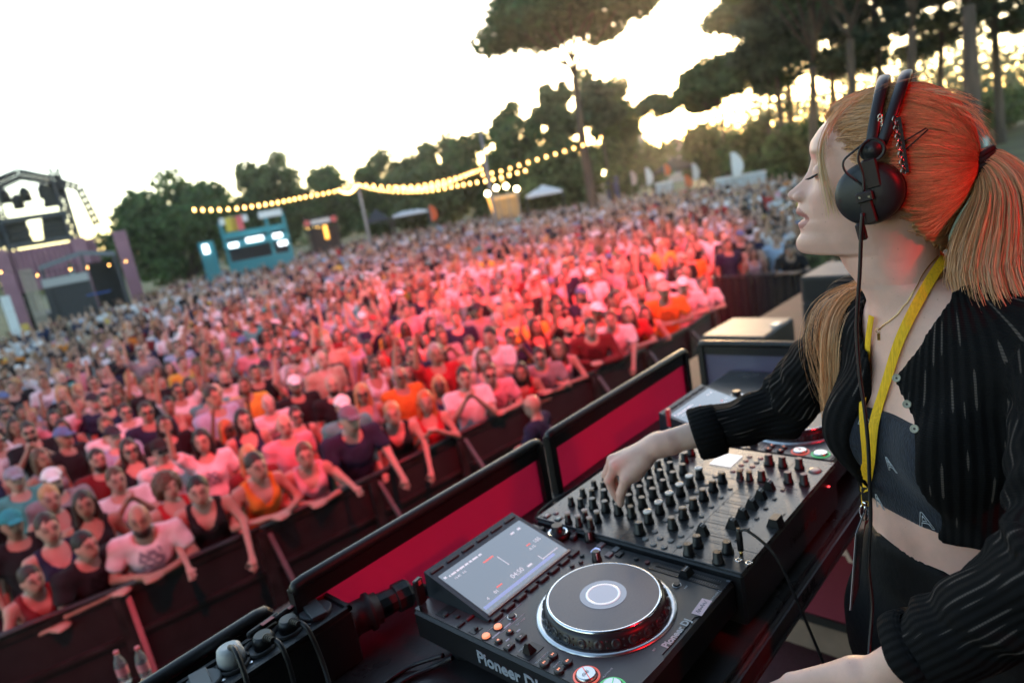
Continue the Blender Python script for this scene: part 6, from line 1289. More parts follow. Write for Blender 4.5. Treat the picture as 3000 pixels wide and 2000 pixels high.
def dj_body():
    parts = []
    parts.append(snet(headf, (-.082, -.1, -.150), (.082, .14, .108), .0021))
    parts.append(snet(lambda X, Y, Z: bodyf(X, Y, Z), (-.36, -.30, -1.60), (.30, .30, -.138), .0085) if False else snet(bodyf, (-.33, -.26, -.80), (.24, .44, -.138), .0062))
    parts.append(snet(legsf, (-.25, -.25, -1.58), (.25, .2, -.72), .016))
    parts.append(snet(hand_right, (.035, .33, -.60), (.16, .56, -.40), .0022)); parts.append(snet(hand_left, (-.36, -.06, -.76), (-.17, .24, -.52), .0032))
    V, F, n = [], [], 0
    for i, (v, f) in enumerate(parts):
        v = relax(v, f, 2 if i in (0, 3) else 1, .35)
        V.append(v); F.append(f + n); n += len(v)
    V = np.concatenate(V); F = np.concatenate(F); me = qmesh('person', V, F, M_SKINF)
    x, y, z = V.T; t = np.tile(PALE, (len(V), 1)); ax = np.abs(x); head = z > -.105
    G = lambda cx, cy, cz, s: np.exp(-((ax - cx) / s) ** 2 - ((y - cy) / (s * 1.5)) ** 2 - ((z - cz) / s) ** 2)
    def mixc(k, c): nonlocal t; k = np.clip(k, 0, 1)[:, None]; t = t * (1 - k) + np.array(c) * k
    mixc(.42 * G(.045, .075, -.012, .022), (.66, .36, .32)); mixc(.35 * G(0, .125, -.008, .010), (.66, .38, .34))
    lipw = .023 * np.sqrt(np.clip(1 - ((z + .0435) / .0165) ** 2, 0, 1)); lip = head & (y > .092) & (ax < lipw) & (z < -.0285) & (z > -.0585); mixc(lip * .85, (.40, .15, .14))
    mixc(np.exp(-((ax - .031) / .014) ** 2 - ((z - .0255) / .006) ** 2) * (y > .06) * head * .45, (.42, .26, .25))
    brow = np.exp(-((z - (.0455 - .12 * np.clip(ax - .03, 0, 1) - .06 * np.clip(.03 - ax, 0, 1))) / .0028) ** 2) * (ax > .012) * (ax < .050) * (y > .05) * head; mixc(brow * .45, (.30, .17, .09))
    kn = np.exp(-((z + .50) / .03) ** 2 - ((y - .51) / .025) ** 2) * (x > .04) * (x < .15); mixc(.35 * kn, (.62, .32, .29))
    vert_colors(me, t); o = bpy.data.objects.new('person', me); put(o); o.matrix_world = Matrix.Translation(HC) @ Matrix(SR3.tolist()).to_4x4(); return o
dj = dj_body(); tag(dj, 'woman in headphones, black cardigan and denim top working the mixer', 'person')
def dchild(nm, me_or_mb, m=None, par=None):
    if isinstance(me_or_mb, MB): o = me_or_mb.obj(nm, m)
    else: o = bpy.data.objects.new(nm, me_or_mb); COL.objects.link(o); (o.data.materials.append(m) if m is not None and not o.data.materials else None)
    o.parent = par or dj; return o
# teeth, lashes
mb = MB(); mb.loft([[(.014 * math.sin(a), .1000 + .0085 * math.cos(a), z) for a in np.linspace(-1.4, 1.4, 12)] for z in (-.0475, -.0415)], closed=False, cap=False); dchild('teeth', mb, mat('teeth', (.72, .68, .62), .25))
for s in (1, -1):
    mb = MB()
    a = np.linspace(-1.25, 1.25, 16)
    pts = np.array([(s * (.031 + .0142 * math.sin(q)), .0770 + .0118 * math.cos(q), .0172 - .0035 * math.cos(q)) for q in a]); mb.tube(pts, .0010, 5)
    for p_, q in zip(pts[2:], a[2:]):
        L = .0068 + .002 * math.sin(q); mb.tube([p_, p_ + np.array((s * .002 * math.sin(q), L * .7, -L * .45)), p_ + np.array((s * .003 * math.sin(q), L * 1.25, -L * .35))], [.0007, .0006, .0003], 4)
    dchild('eyelashes', mb, mat('lash', (.02, .012, .010), .5))

# ------------------------------------------------------------------ clothes
def opening(X, Y, Z):
    """< 0 where the cardigan is open"""
    l, f = tl(X, Y); left = tb(Z, [(-.60, -.085), (-.494, -.074), (-.475, -.060), (-.397, -.077), (-.334, -.078), (-.31, -.063), (-.285, -.037), (-.258, -.013), (-.245, -.022), (-.217, -.039), (-.174, -.052), (-.12, -.055)]); right = tb(Z, [(-.6, .065), (-.5, .060), (-.44, .055), (-.36, .048), (-.3, .033), (-.2, .036), (-.15, .055)])
    return np.maximum(np.maximum(left - l, l - right), -.03 - f)
def sleevef(X, Y, Z, sh, el, wr, wide=0.):
    a, b_ = sh, el; d1 = norm(el - sh); d2 = norm(wr - el)
    t1 = (X - sh[0]) * d1[0] + (Y - sh[1]) * d1[1] + (Z - sh[2]) * d1[2]; t2 = (X - el[0]) * d2[0] + (Y - el[1]) * d2[1] + (Z - el[2]) * d2[2]
    end = el + d2 * (np.linalg.norm(wr - el) * .70)
    d = cap_(X, Y, Z, sh, el, .057, .046 + wide); d = smin(d, cap_(X, Y, Z, el, end, .046 + wide, .041 + wide), .03); d = np.maximum(d, t2 - np.linalg.norm(end - el))
    fold = .0045 * np.sin(t1 * 95 + 3 * np.sin(X * 40)) * np.exp(-((t1 - .22) / .09) ** 2) + .0035 * np.sin(t2 * 70 + 2 * np.sin(Z * 60)); return d + fold
def cardf(X, Y, Z):
    l, f = tl(X, Y); d = torsof(X, Y, Z, .015) + .0035 * np.sin(l * 75 + np.sin(Z * 22) * 1.6) * np.clip((-.2 - Z) / .1, 0, 1)
    nk = np.sqrt((X / .078) ** 2 + ((Y + .036) / .080) ** 2) - 1; d = np.maximum(d, -nk * .075 - .0 * Z)
    hem = -.497 - .02 * np.clip(-f / .1, -1, 1) + .006 * np.sin(l * 40); d = np.maximum(d, hem - Z); d = np.maximum(d, -opening(X, Y, Z))
    d = smin(d, sleevef(X, Y, Z, SHR, ELR, WRR), .02); d = smin(d, sleevef(X, Y, Z, SHL, ELL, WRL + (0, 0, 0), .006), .02)
    return d
v, f = snet(cardf, (-.37, -.30, -.72), (.27, .42, -.11), .0050); v = relax(v, f, 2, .4)
# turned-up cuff on the reaching arm
d2 = norm(WRR - ELR); e0 = ELR + d2 * (np.linalg.norm(WRR - ELR) * .70)
def knit_uv(v):
    X, Y, Z = v.T; prim = [(torsof(X, Y, Z, .015), 'T')]; out = np.zeros((len(v), 3)); D = [prim[0][0]]; UV = [np.stack([np.arctan2(tl(X, Y)[0], tl(X, Y)[1]) * .12, -Z], 1)]
    for k, (sh, el, wr) in enumerate(((SHR, ELR, WRR), (SHL, ELL, WRL))):
        off = 0
        for a, b_ in ((sh, el), (el, wr)):
            t = norm(b_ - a); n1 = norm(np.cross(t, (0, 0, 1.))); n2 = np.cross(n1, t); r = v - a; D.append(cap_(X, Y, Z, a, b_, .06, .05)); UV.append(np.stack([np.arctan2(r @ n1, r @ n2) * .052 + .5 + k, r @ t + off], 1)); off += np.linalg.norm(b_ - a)
    i = np.argmin(np.stack(D, 1), 1); U = np.stack(UV, 1)[np.arange(len(v)), i]; return np.concatenate([U, np.zeros((len(v), 1))], 1)
def knit_material(slits=True, name='openwork_knit'):
    m = bpy.data.materials.new(name); m.use_nodes = True; n = m.node_tree.nodes; L = m.node_tree.links; b = n['Principled BSDF']; b.inputs['Roughness'].default_value = .85; b.inputs['Specular IOR Level'].default_value = .10
    a = n.new('ShaderNodeAttribute'); a.attribute_name = 'knit'; sp = n.new('ShaderNodeSeparateXYZ'); L.new(a.outputs['Vector'], sp.inputs[0])
    def mth(op, x, y=None, z=None):
        q = n.new('ShaderNodeMath'); q.operation = op
        for i, w in enumerate((x, y, z)):
            if w is None: continue
            if isinstance(w, (int, float)): q.inputs[i].default_value = w
            else: L.new(w, q.inputs[i])
        return q.outputs[0]
    u, vv = sp.outputs[0], sp.outputs[1]
    cell = mth('FLOOR', mth('DIVIDE', u, .0098)); fr = mth('FRACT', mth('DIVIDE', u, .0098))
    cb = n.new('ShaderNodeCombineXYZ'); L.new(mth('MULTIPLY', cell, 3.7), cb.inputs[0]); L.new(mth('MULTIPLY', vv, 17), cb.inputs[1])
    nz = n.new('ShaderNodeTexNoise'); nz.inputs['Scale'].default_value = 1.0; nz.inputs['Detail'].default_value = 0; L.new(cb.outputs[0], nz.inputs['Vector'])
    wdt = mth('MINIMUM', mth('MAXIMUM', mth('MULTIPLY', mth('SUBTRACT', nz.outputs[0], .585), 1.6), 0), .10); line = mth('LESS_THAN', mth('ABSOLUTE', mth('SUBTRACT', fr, .5)), wdt); on = mth('GREATER_THAN', nz.outputs[0], .585); lad = mth('ADD', mth('MULTIPLY', mth('SINE', mth('MULTIPLY', vv, 1900)), .30), .65)
    k = mth('MULTIPLY', mth('MULTIPLY', line, on), lad); mx = n.new('ShaderNodeMix'); mx.data_type = 'RGBA'; mx.inputs['A'].default_value = (.0075, .0075, .0085, 1); mx.inputs['B'].default_value = (.11, .092, .085, 1)
    L.new(k if slits else mth('MULTIPLY', k, 0), mx.inputs['Factor']); L.new(mx.outputs['Result'], b.inputs['Base Color'])
    rib = mth('SINE', mth('MULTIPLY', u, 2 * math.pi / .0098)); bp = n.new('ShaderNodeBump'); bp.inputs['Strength'].default_value = .4; bp.inputs['Distance'].default_value = .003; L.new(mth('ADD', rib, mth('MULTIPLY', mth('SINE', mth('MULTIPLY', vv, 2600)), .25)), bp.inputs['Height']); L.new(bp.outputs[0], b.inputs['Normal'])
    return m
M_KNIT = knit_material(); M_KNIT_P = knit_material(False, 'plain_knit')
me = qmesh('cardigan', v, f, M_KNIT); at = me.attributes.new('knit', 'FLOAT_VECTOR', 'POINT'); at.data.foreach_set('vector', knit_uv(v).astype(np.float32).ravel()); card = dchild('cardigan', me)
def cuff(el, wr, t0, t1, r, nm='cuff'):
    d = norm(wr - el); n1 = norm(np.cross(d, (0, 0, 1.))); n2 = np.cross(n1, d); l = np.linalg.norm(wr - el); A = np.linspace(0, 2 * math.pi, 40, endpoint=False); rings = []
    for t, q in ((t0, r - .006), (t0 + .02, r + .001), ((t0 + t1) / 2, r + .003), (t1 - .02, r + .002), (t1, r - .003), (t1 - .01, r - .012)):
        rings.append([el + d * l * t + (n1 * math.cos(a) + n2 * math.sin(a)) * (q + .0022 * math.sin(5 * a + t * 9)) for a in A])
    mb = MB().loft(rings, cap=False); me = mb.mesh(nm); me.materials.append(M_KNIT_P); at = me.attributes.new('knit', 'FLOAT_VECTOR', 'POINT'); V = np.concatenate([np.array(q) for q in rings]); at.data.foreach_set('vector', knit_uv(V).astype(np.float32).ravel()); return dchild(nm, me, None, card)
cuff(ELR, WRR, .50, .745, .0475); cuff(ELL, WRL, .62, .74, .0500)
# buttons on the near edge
def march(px, py, fn, off=0.):
    d = sray(px, py); t = .45
    P = CS + d * np.linspace(.45, 1.4, 1600)[:, None]; q = fn(P[:, 0], P[:, 1], P[:, 2]) - off; i = np.argmax(q < 0)
    if q[i] >= 0: return None, None
    p = P[i]; e = .003; nr = np.array([fn(*(p + np.eye(3)[k] * e).reshape(3, 1))[0] - fn(*(p - np.eye(3)[k] * e).reshape(3, 1))[0] for k in range(3)]); return p, norm(nr)
def allf(X, Y, Z): return np.minimum(np.minimum(bodyf(X, Y, Z), cardf(X, Y, Z)), denimf(X, Y, Z))
def frame(nr): a = norm(np.cross((0, 0, 1.), nr)); return np.stack([a, np.cross(nr, a), nr], 1)
def denimf(X, Y, Z):
    l, f = tl(X, Y); d = torsof(X, Y, Z, .0055); return np.maximum(np.maximum(d, Z + .312), -.473 - Z)
v, f = snet(denimf, (-.2, -.24, -.52), (.2, .14, -.31), .0048); v = relax(v, f, 2, .4)
M_DENIM = mat('dark_denim', (.0085, .0135, .027), .85, var=.55, vscale=420, stretch=(1, 1, .25), bump=.3, bscale=500, sheen=.1)
den = dchild('denim_top', qmesh('denim_top', v, f, M_DENIM))
M_STUD = mat('white_stitching', (.50, .54, .60), .6)
for px, py, s in ((2046, 1067, .032), (2020, 1152, .032), (2125, 1195, .034), (1985, 960, .026)):
    p_, nr = march(px, py, denimf)
    if p_ is None: continue
    Mt = Matrix.Translation(p_ + nr * .0012) @ Matrix(frame(nr).tolist()).to_4x4() @ Matrix.Rotation(rad(12), 4, 'Z')
    me = text_mesh('A', s, 0, 'CENTER'); mb = MB(); E = [tuple(e.vertices) for e in me.edges if not e.is_loose]; cnt = {}
    for pl_ in me.polygons:
        for ek in pl_.edge_keys: cnt[ek] = cnt.get(ek, 0) + 1
    C_ = [np.array(vv.co) for vv in me.vertices]
    for (a, b_), c in cnt.items():
        if c == 1: mb.tube([C_[a], C_[b_]], .0006, 4)
    mo = mb.mesh('monogram'); mo.transform(Mt); mo.materials.append(M_STUD); dchild('monogram', mo, None, den)
# trousers and shoes
def trouf(X, Y, Z):
    l, f = tl(X, Y); d = smin(np.maximum(torsof(X, Y, Z, .008), Z + .50), legsf(X, Y, Z, .010), .04); return np.maximum(d, Z + .535 - .010 * np.cos(l * 18))
v, f = snet(trouf, (-.24, -.26, -1.56), (.24, .17, -.5), .010); v = relax(v, f, 1, .4); dchild('trousers', qmesh('trousers', v, f, mat('black_trousers', (.007, .007, .008), .7, spec=.2, bump=.2, bscale=60)))
for s in (1, -1):
    c = TC + TR * s * .11 + np.array([0, 0, -1.565]); v, f = snet(lambda X, Y, Z: np.maximum(smin(ell_(X, Y, Z, c + TF * .06, (.05, .05, .04)), cap_(X, Y, Z, c, c + TF * .13, .048, .040), .03), -1.612 - Z), c - (.2, .2, .06), c + (.2, .22, .09), .011); dchild('shoe', qmesh('shoe', v, f, mat('shoe', (.02, .02, .02), .5)))
for px, py in ((2061, 868), (2084, 928), (2102, 985)):
    p_, nr = march(px, py, cardf)
    if p_ is None: continue
    nr = norm(nr + 1.2 * norm(CS - p_)); mb = MB().lathe([(.0052, 0), (.0054, .0015), (.0044, .0022), (.0040, .0016), (.0012, .0016)], p_ + nr * .001, 20, R=frame(nr)); b_ = dchild('button', mb, mat('shell_button', (.42, .40, .32), .3), card); dchild('button_eye', MB().lathe([(.0016, .0015), (.0014, .0022)], p_ + nr * .001, 8, R=frame(nr)), mat('lash', (.02, .012, .010), .5), b_)

# ------------------------------------------------------------------ hair
M_HAIRG = mat('golden_hair', (.67, .365, .185), .36, island=.36, spec=.55, aniso=.5)
M_HAIRB = mat('hair_base', (.40, .22, .105), .5, var=.45, vscale=260, stretch=(.15, .15, 1), bump=.4, bscale=260)
TIE = np.array([0, -.0975, -.001]); HO = np.array([0, .0, .015])
def hairline(p):
    """> 0 inside the hair"""
    x, y, z = p[..., 0], p[..., 1], p[..., 2]; ax = np.abs(x)
    edge = .060 - .55 * np.clip(.078 - z, 0, 1) - .30 * np.clip(-.005 - z, 0, 1); edge = np.where(z > .078, .060 + (z - .078) * .2, edge); edge = np.maximum(edge, -.014 - .15 * np.clip(-.02 - z, 0, 1)); low = z > -.050 + 1.05 * np.minimum(y + .004, 0) + .003 * np.sin(y * 700)
    return np.where(low, edge - y + .0028 * np.sin(z * 420 + x * 150) + .002 * np.sin(z * 900 + y * 300), -1.)
def scalp_r(dirs, off):
    lo = np.full(len(dirs), .02); hi = np.full(len(dirs), .16)
    for _ in range(22):
        m = (lo + hi) / 2; P = HO + dirs * m[:, None]; ins = headf(*P.T) < off; lo = np.where(ins, m, lo); hi = np.where(ins, hi, m)
    return (lo + hi) / 2
def basef(X, Y, Z):
    puff = .0075 + .004 * np.clip((Z - .06) / .05, 0, 1) + .004 * np.exp(-((Y + .085) / .03) ** 2); h = headf(X, Y, Z) - puff; e = hairline(np.stack([X, Y, Z], -1)) - .006 * (Y > -.03); return np.maximum(h, -e)
v, f = snet(basef, (-.1, -.125, -.13), (.1, .11, .125), .0032); v = relax(v, f, 2, .45); hair = dchild('hair', qmesh('hair', v, f, M_HAIRB))
gh = np.random.default_rng(9)
def strands(nm, paths, r, m, par, seg=3):
    """paths (n, k, 3) -> one mesh of thin flat strands"""
    P = np.asarray(paths); n, k, _ = P.shape; T = np.gradient(P, axis=1); T /= np.linalg.norm(T, axis=2)[..., None] + 1e-9; ref = gh.normal(size=(n, 1, 3)) * .8 + np.array((-1., 0, .2)); N = np.cross(T, ref); N /= np.linalg.norm(N, axis=2)[..., None] + 1e-9
    rr = np.broadcast_to(np.asarray(r), (n,))[:, None, None] * (.7 + .6 * gh.random((n, 1, 1))) * np.linspace(1, .5, k)[None, :, None]; V = np.stack([P - rr * N, P + rr * N], 2).reshape(-1, 3); idx = np.arange(n * k * 2).reshape(n, k, 2)
    F = np.stack([idx[:, :-1, 0], idx[:, :-1, 1], idx[:, 1:, 1], idx[:, 1:, 0]], -1).reshape(-1, 4); o = dchild(nm, qmesh(nm, V, F, m), None, par); o['kind'] = 'stuff'; return o
def scalp_paths(n, off0, off1, k=11):
    d = gh.normal(size=(n * 6, 3)); d /= np.linalg.norm(d, axis=1)[:, None]; d = d[d[:, 0] < .45]; r = scalp_r(d, .0); P = HO + d * r[:, None]; h = hairline(P); front = (h > -.003) & (h < .035); d = np.concatenate([d[front], d[(h > 0) & ~front]])[:n]
    td = norm(TIE - HO); t = np.linspace(0, 1, k); D = d[:, None, :] * (1 - t)[None, :, None] + td * t[None, :, None] + gh.normal(size=(len(d), 1, 3)) * .06 * np.sin(math.pi * t)[None, :, None]; D /= np.linalg.norm(D, axis=2)[..., None]
    off = off0 + (off1 - off0) * gh.random(len(d)); R_ = scalp_r(D.reshape(-1, 3), 0.).reshape(len(d), k)
    puff = .0075 + .004 * np.clip((HO[2] + D[..., 2] * R_ - .06) / .05, 0, 1) + .004 * np.exp(-((HO[1] + D[..., 1] * R_ + .085) / .03) ** 2)
    R_ = R_ + (puff * np.minimum(1, .15 + t * 7)[None, :] + off[:, None]); return HO + D * R_[..., None]
strands('hair_strands', scalp_paths(9500, -.001, .0036), .00036, M_HAIRG, hair)
# ponytail
def bundle(ctrl, wid, n, k=18, spread=1.0, tip=.4, wob=.004, flat=(1., 1.)):
    c = spline(ctrl, k); w = np.interp(np.linspace(0, 1, k), np.linspace(0, 1, len(wid)), wid); T = np.gradient(c, axis=0); T /= np.linalg.norm(T, axis=1)[:, None]; N = np.cross(T, (1., 0, 0)); N /= np.linalg.norm(N, axis=1)[:, None]; B = np.cross(T, N)
    nc = max(6, n // 16); ca_ = gh.random(nc) * 2 * math.pi; cq = np.sqrt(gh.random(nc)); ci = gh.integers(0, nc, n); a = ca_[ci] + gh.normal(size=n) * .22; q = np.clip(cq[ci] + gh.normal(size=n) * .12, 0, 1.12); L = 1 - .42 * gh.random(n) ** 1.6
    P = c[None] + (np.cos(a) * q * flat[0])[:, None, None] * w[None, :, None] * N[None] + (np.sin(a) * q * flat[1])[:, None, None] * w[None, :, None] * B[None]
    ph = (gh.random(nc) * 6.28)[ci][:, None] + gh.normal(size=(n, 1)) * .5; s = np.linspace(0, 1, k)[None]; P = P + (wob * np.sin(s * 6 + ph) * s)[..., None] * N[None] + (wob * np.cos(s * 5 + ph * 2) * s)[..., None] * B[None] + gh.normal(size=(n, 1, 3)) * .003 * s[..., None]
    u = np.linspace(0, k - 1.001, k)[None] * L[:, None]; i0 = u.astype(int); w_ = (u - i0)[..., None]; r_ = np.arange(n)[:, None]; return P[r_, i0] * (1 - w_) + P[r_, i0 + 1] * w_
pony = bundle([(0, -.095, .0), (-.002, -.112, -.007), (-.012, -.125, -.042), (-.022, -.121, -.090), (-.032, -.118, -.14), (-.052, -.142, -.205), (-.064, -.170, -.27), (-.07, -.20, -.34)], (.012, .018, .031, .046, .055, .056, .050, .036), 6500, 17, wob=.007)
strands('ponytail_strands', pony, .00040, M_HAIRG, hair)
core = bundle([(0, -.094, .008), (-.0, -.118, .004), (-.010, -.138, -.024), (-.016, -.142, -.075), (-.024, -.138, -.14), (-.040, -.144, -.21), (-.05, -.150, -.27)], (.010, .015, .027, .035, .038, .036, .024), 1, 20)
mb = MB(); c = spline([(0, -.093, .0), (-.0, -.110, -.008), (-.010, -.122, -.044), (-.016, -.116, -.090), (-.026, -.111, -.14), (-.044, -.130, -.205), (-.052, -.145, -.26)], 24); mb.tube(c, np.interp(np.linspace(0, 1, 24), np.linspace(0, 1, 7), (.009, .012, .021, .032, .039, .036, .012)), 18); dchild('ponytail', mb, M_HAIRB, hair)
# the lock falling over the far shoulder
lock = bundle([(.050, -.050, -.120), (.078, .0, -.165), (.072, .050, -.185), (.052, .072, -.225), (.042, .080, -.30), (.034, .083, -.36), (.030, .085, -.405)], (.016, .020, .024, .026, .024, .020, .011), 2400, 20, wob=.006)
strands('shoulder_lock_strands', lock, .00044, M_HAIRG, hair)
wild = bundle([(.060, .030, -.165), (.062, .058, -.172), (.056, .088, -.195), (.050, .100, -.24), (.044, .098, -.31), (.034, .092, -.37)], (.012, .022, .030, .032, .026, .018), 140, 16, wob=.012)
strands('loose_strands', wild, .00034, M_HAIRG, hair)
# fringe lock beside the eye and flyaways
fr_ = []
for i in range(48):
    j = gh.normal(size=3) * .0022; e = gh.random(); fr_.append(spline([np.array((-.050, .036, .096)) + j * 2, np.array((-.058, .062, .074)) + j, np.array((-.0655, .072, .045)) + j, np.array((-.069, .070, .010)) + j * 1.4, np.array((-.069, .064, -.020 - .02 * e)) + j * 2.4], 14))
strands('fringe_lock', fr_, .00036, mat('pale_blond', (.74, .53, .30), .4, island=.25), hair)
fl_ = []
for i in range(230):
    P = scalp_paths(1, .001, .003)[0] if False else None
    a = rad(gh.choice([gh.uniform(20, 78), gh.uniform(112, 150)])); ct = np.array([-.02 + .04 * gh.normal(), .088 * math.cos(a) - .01, .012 + .098 * math.sin(a)]) ; out = norm(ct - HO); tn = np.array([0, -out[2], out[1]]) ; s = (.004 + .008 * gh.random()); c0 = ct - out * .006
    fl_.append(spline([c0, c0 + out * s * .6 - tn * -.014, c0 + out * s + tn * .030, c0 + out * s * (.3 + gh.random()) + tn * (.045 + .02 * gh.random())], 10))
strands('flyaway_strands', fl_, .00028, M_HAIRG, hair)
# hair tie with metal clasp, hair grip
mb = MB(); R_ = rotx(rad(62))
for q in (-.010, -.003, .004, .010): mb.tube([np.array((.0165 * math.cos(a), q * .9, .0165 * math.sin(a))) @ R_.T + (0, -.1035, -.002) for a in np.linspace(0, 2 * math.pi, 25)], .0042, 8, cap=False)
tie = dchild('hair_tie', mb, mat('tie_black', (.012, .010, .010), .7), hair); dchild('clasp', MB().box((-.018, -.109, -.006), (.003, .004, .020), rotx(rad(-30)), bev=.001), M_CHROME, tie)

# ------------------------------------------------------------------ headphones (she wears them: a thing of its own)
hp = empty('headphones', (0, 0, 0), 0, 'black headphones with split headband on her head', 'headphones'); hp.matrix_world = Matrix.Translation(HC) @ Matrix(SR3.tolist()).to_4x4()
M_HP = mat('headphone_plastic', (.020, .022, .025), .42, bump=.05, bscale=700); M_HPB = mat('headband', (.018, .018, .021), .38); M_PADL = mat('ear_pad', (.010, .010, .011), .6)
for s in (-1, 1):
    Rr = roty(rad(90) * s); cx = s * .0800; cc = np.array([cx, .0168, -.0145]); Rr = rotz(rad(6) * s) @ Rr
    c_ = MB().lathe([(.034, -.004), (.0385, .002), (.0390, .012), (.0370, .021), (.030, .0255), (.012, .0275), (.001, .0278)], cc, 44, R=Rr).obj('ear_cup', M_HP, hp); MB().lathe([(.030, -.012), (.0385, -.010), (.0395, -.002), (.036, .003)], cc, 40, R=Rr).obj('ear_pad', M_PADL, c_)
    st = MB(); st.box((cx + s * .026, .0135, .010), (.008, .017, .036), rotx(rad(-8)), bev=.002); st.box((cx + s * .0295, .0195, -.030), (.008, .014, .040), rotx(rad(-12)), bev=.002); st.obj('yoke', M_HPB, hp)
    MB().lathe([(.0145, 0), (.0145, .006), (.0125, .0075), (.0118, .0068), (.0095, .0068), (.0090, .0082), (.0065, .0082), (.0060, .0092), (.001, .0092)], np.array([cx + s * .020, .0105, .0376]), 32, R=roty(rad(90) * s)).obj('pivot_disc', M_HP, hp)
    b_ = MB().box((cx + s * .033, .0215, -.016), (.010, .019, .0125), rotx(rad(-10)), bev=.0015).obj('cable_clamp', M_HP, hp)
    for q in (-.005, .005): MB().lathe([(.0016, 0), (.0014, .0012)], (cx + s * .038, .0215 + q, -.016), 8, R=roty(rad(90) * s)).obj('screw', M_CHROME, b_)
    MB().box((cx + s * .0295, .0275, -.0585), (.008, .011, .022), rotx(rad(-10)), bev=.002).obj('cable_boot', M_HPB, hp)
for y0, y1, wd in ((.0135, -.002, .0135), (.0025, -.0265, .0135)):
    th_ = np.linspace(0, math.pi, 41); rings = []
    for a in th_:
        e = math.sin(a) ** .8; x = -.0955 * math.cos(a) * (1 - .10 * e); z = .040 + .083 * math.sin(a) ** .9; y = y0 + (y1 - y0) * e; nx, nz = -math.cos(a), math.sin(a); n_ = norm((nx, 0, nz)); w2, t2 = wd / 2, .0042
        rings.append([(x + n_[0] * q * t2, y + p_ * w2, z + n_[2] * q * t2) for p_, q in ((-1, -.5), (-1, .35), (-.8, .8), (0, 1), (.8, .8), (1, .35), (1, -.5), (0, -.8))])
    MB().loft(rings).obj('headband', M_HPB, hp)
# chain and ribbon laced along the band, small bow ends
mb = MB()
for i in range(13):
    q = i / 12; c = np.array([-.091, -.014 - .006 * q, .068 - .062 * q]); mb.tube([c + np.array((0, .0030 * math.cos(a), .0042 * math.sin(a))) @ rotz(rad(90 if i % 2 else 25)).T for a in np.linspace(0, 2 * math.pi, 11)], .0008, 5, cap=False)
for i in range(8):
    q = i / 7; c = np.array([-.090, .0015, .074 - .030 * q]); mb.tube([c + np.array((0, .0022 * math.cos(a), .0034 * math.sin(a))) for a in np.linspace(0, 2 * math.pi, 9)], .0008, 5, cap=False)
o = mb.obj('chain', mat('chain_metal', (.75, .62, .50), .2, metal=1), hp); o['kind'] = 'stuff'
MB().bar((-.089, -.0165, .070), (-.089, -.0225, .004), .003, .007).obj('ribbon', M_PADL, hp); MB().tube([(-.088, -.020, .040), (-.087, -.045, .052), (-.086, -.047, .050), (-.088, -.022, .030)], .0011, 6).obj('ribbon_end', M_PADL, hp)
for pts in ([(-.110, .020, .046), (-.112, .030, .040), (-.112, .042, .030), (-.112, .040, .016), (-.112, .024, -.002), (-.114, .021, -.012)], [(-.110, .014, .050), (-.113, .022, .044), (-.113, .026, .030), (-.113, .022, .010), (-.114, .022, -.010)]): MB().tube(spline(pts, 24), .0015, 6).obj('cup_wire', M_HPB, hp)
lead = [sx(1981, 489, -.118), sx(1978, 540, -.118), sx(1975, 620, -.117), sx(1970, 700, -.116), sx(1968, 766, -.116), sx(1975, 864, -.122), sx(1986, 940, -.128), sx(1994, 1020, -.130), sx(1997, 1098, -.126), sx(2000, 1194, -.122), sx(1995, 1299, -.125), sx(2003, 1390, -.13), sx(1997, 1485, -.15), sx(1996, 1560, -.19), sx(1985, 1640, -.2)]
MB().tube(spline(lead, 90), .0024, 8).obj('lead', M_CABLE, hp)

# ------------------------------------------------------------------ lanyard and necklace
ly = empty('lanyard', (0, 0, 0), 0, 'yellow lanyard with pass card hanging round her neck', 'lanyard'); ly.matrix_world = hp.matrix_world.copy()
def ribbon(pts_px, width, off, m, nm, par, fn=None, closed=False, n=60):
    P, N = [], []
    for px, py in pts_px:
        p_, nr = march(px, py, fn or (lambda X, Y, Z: np.minimum(bodyf(X, Y, Z), denimf(X, Y, Z))))
        if p_ is None: p_ = sx(px, py, -.09); nr = norm(CS - p_)
        P.append(p_ + nr * off); N.append(norm(nr + .6 * norm(CS - p_)))
    N[0] = N[1] = N[2]; P = spline(P, n); N = spline(N, n); T = np.gradient(P, axis=0); T /= np.linalg.norm(T, axis=1)[:, None]; B = np.cross(T, N); B /= np.linalg.norm(B, axis=1)[:, None]; N = np.cross(B, T); w = width / 2
    rings = [[p - b * w - nn * .0005, p + b * w - nn * .0005, p + b * w + nn * .0006, p + nn * .0010, p - b * w + nn * .0006] for p, b, nn in zip(P, B, N)]; return MB().loft(rings, smooth=False).obj(nm, m, par)
M_YEL = mat('yellow_webbing', (.95, .56, .015), .75, var=.18, vscale=500, stretch=(1, 1, .1), bump=.25, bscale=900)
z2 = lambda x, y: ((2300 + x / 2.24) / KD, (700 + y / 2.24) / KD); z3 = lambda x, y: ((2200 + x / 2.24) / KD, (1300 + y / 2.24) / KD)
ribbon([z2(*q) for q in ((1018, 132), (1000, 165), (945, 270), (890, 390), (830, 520), (780, 640), (740, 760), (705, 880), (668, 1000), (625, 1120), (600, 1210), (585, 1320), (570, 1450), (560, 1566))] + [z3(775, 120), z3(768, 240), z3(762, 310)], .0125, .0058, M_YEL, 'strap', ly)
ribbon([z2(*q) for q in ((598, 500), (578, 640), (566, 780), (548, 870), (538, 1000), (527, 1120), (530, 1250), (542, 1400), (546, 1540))] + [z3(762, 120), z3(760, 240), z3(758, 310)], .0085, .0066, M_YEL, 'strap', ly)
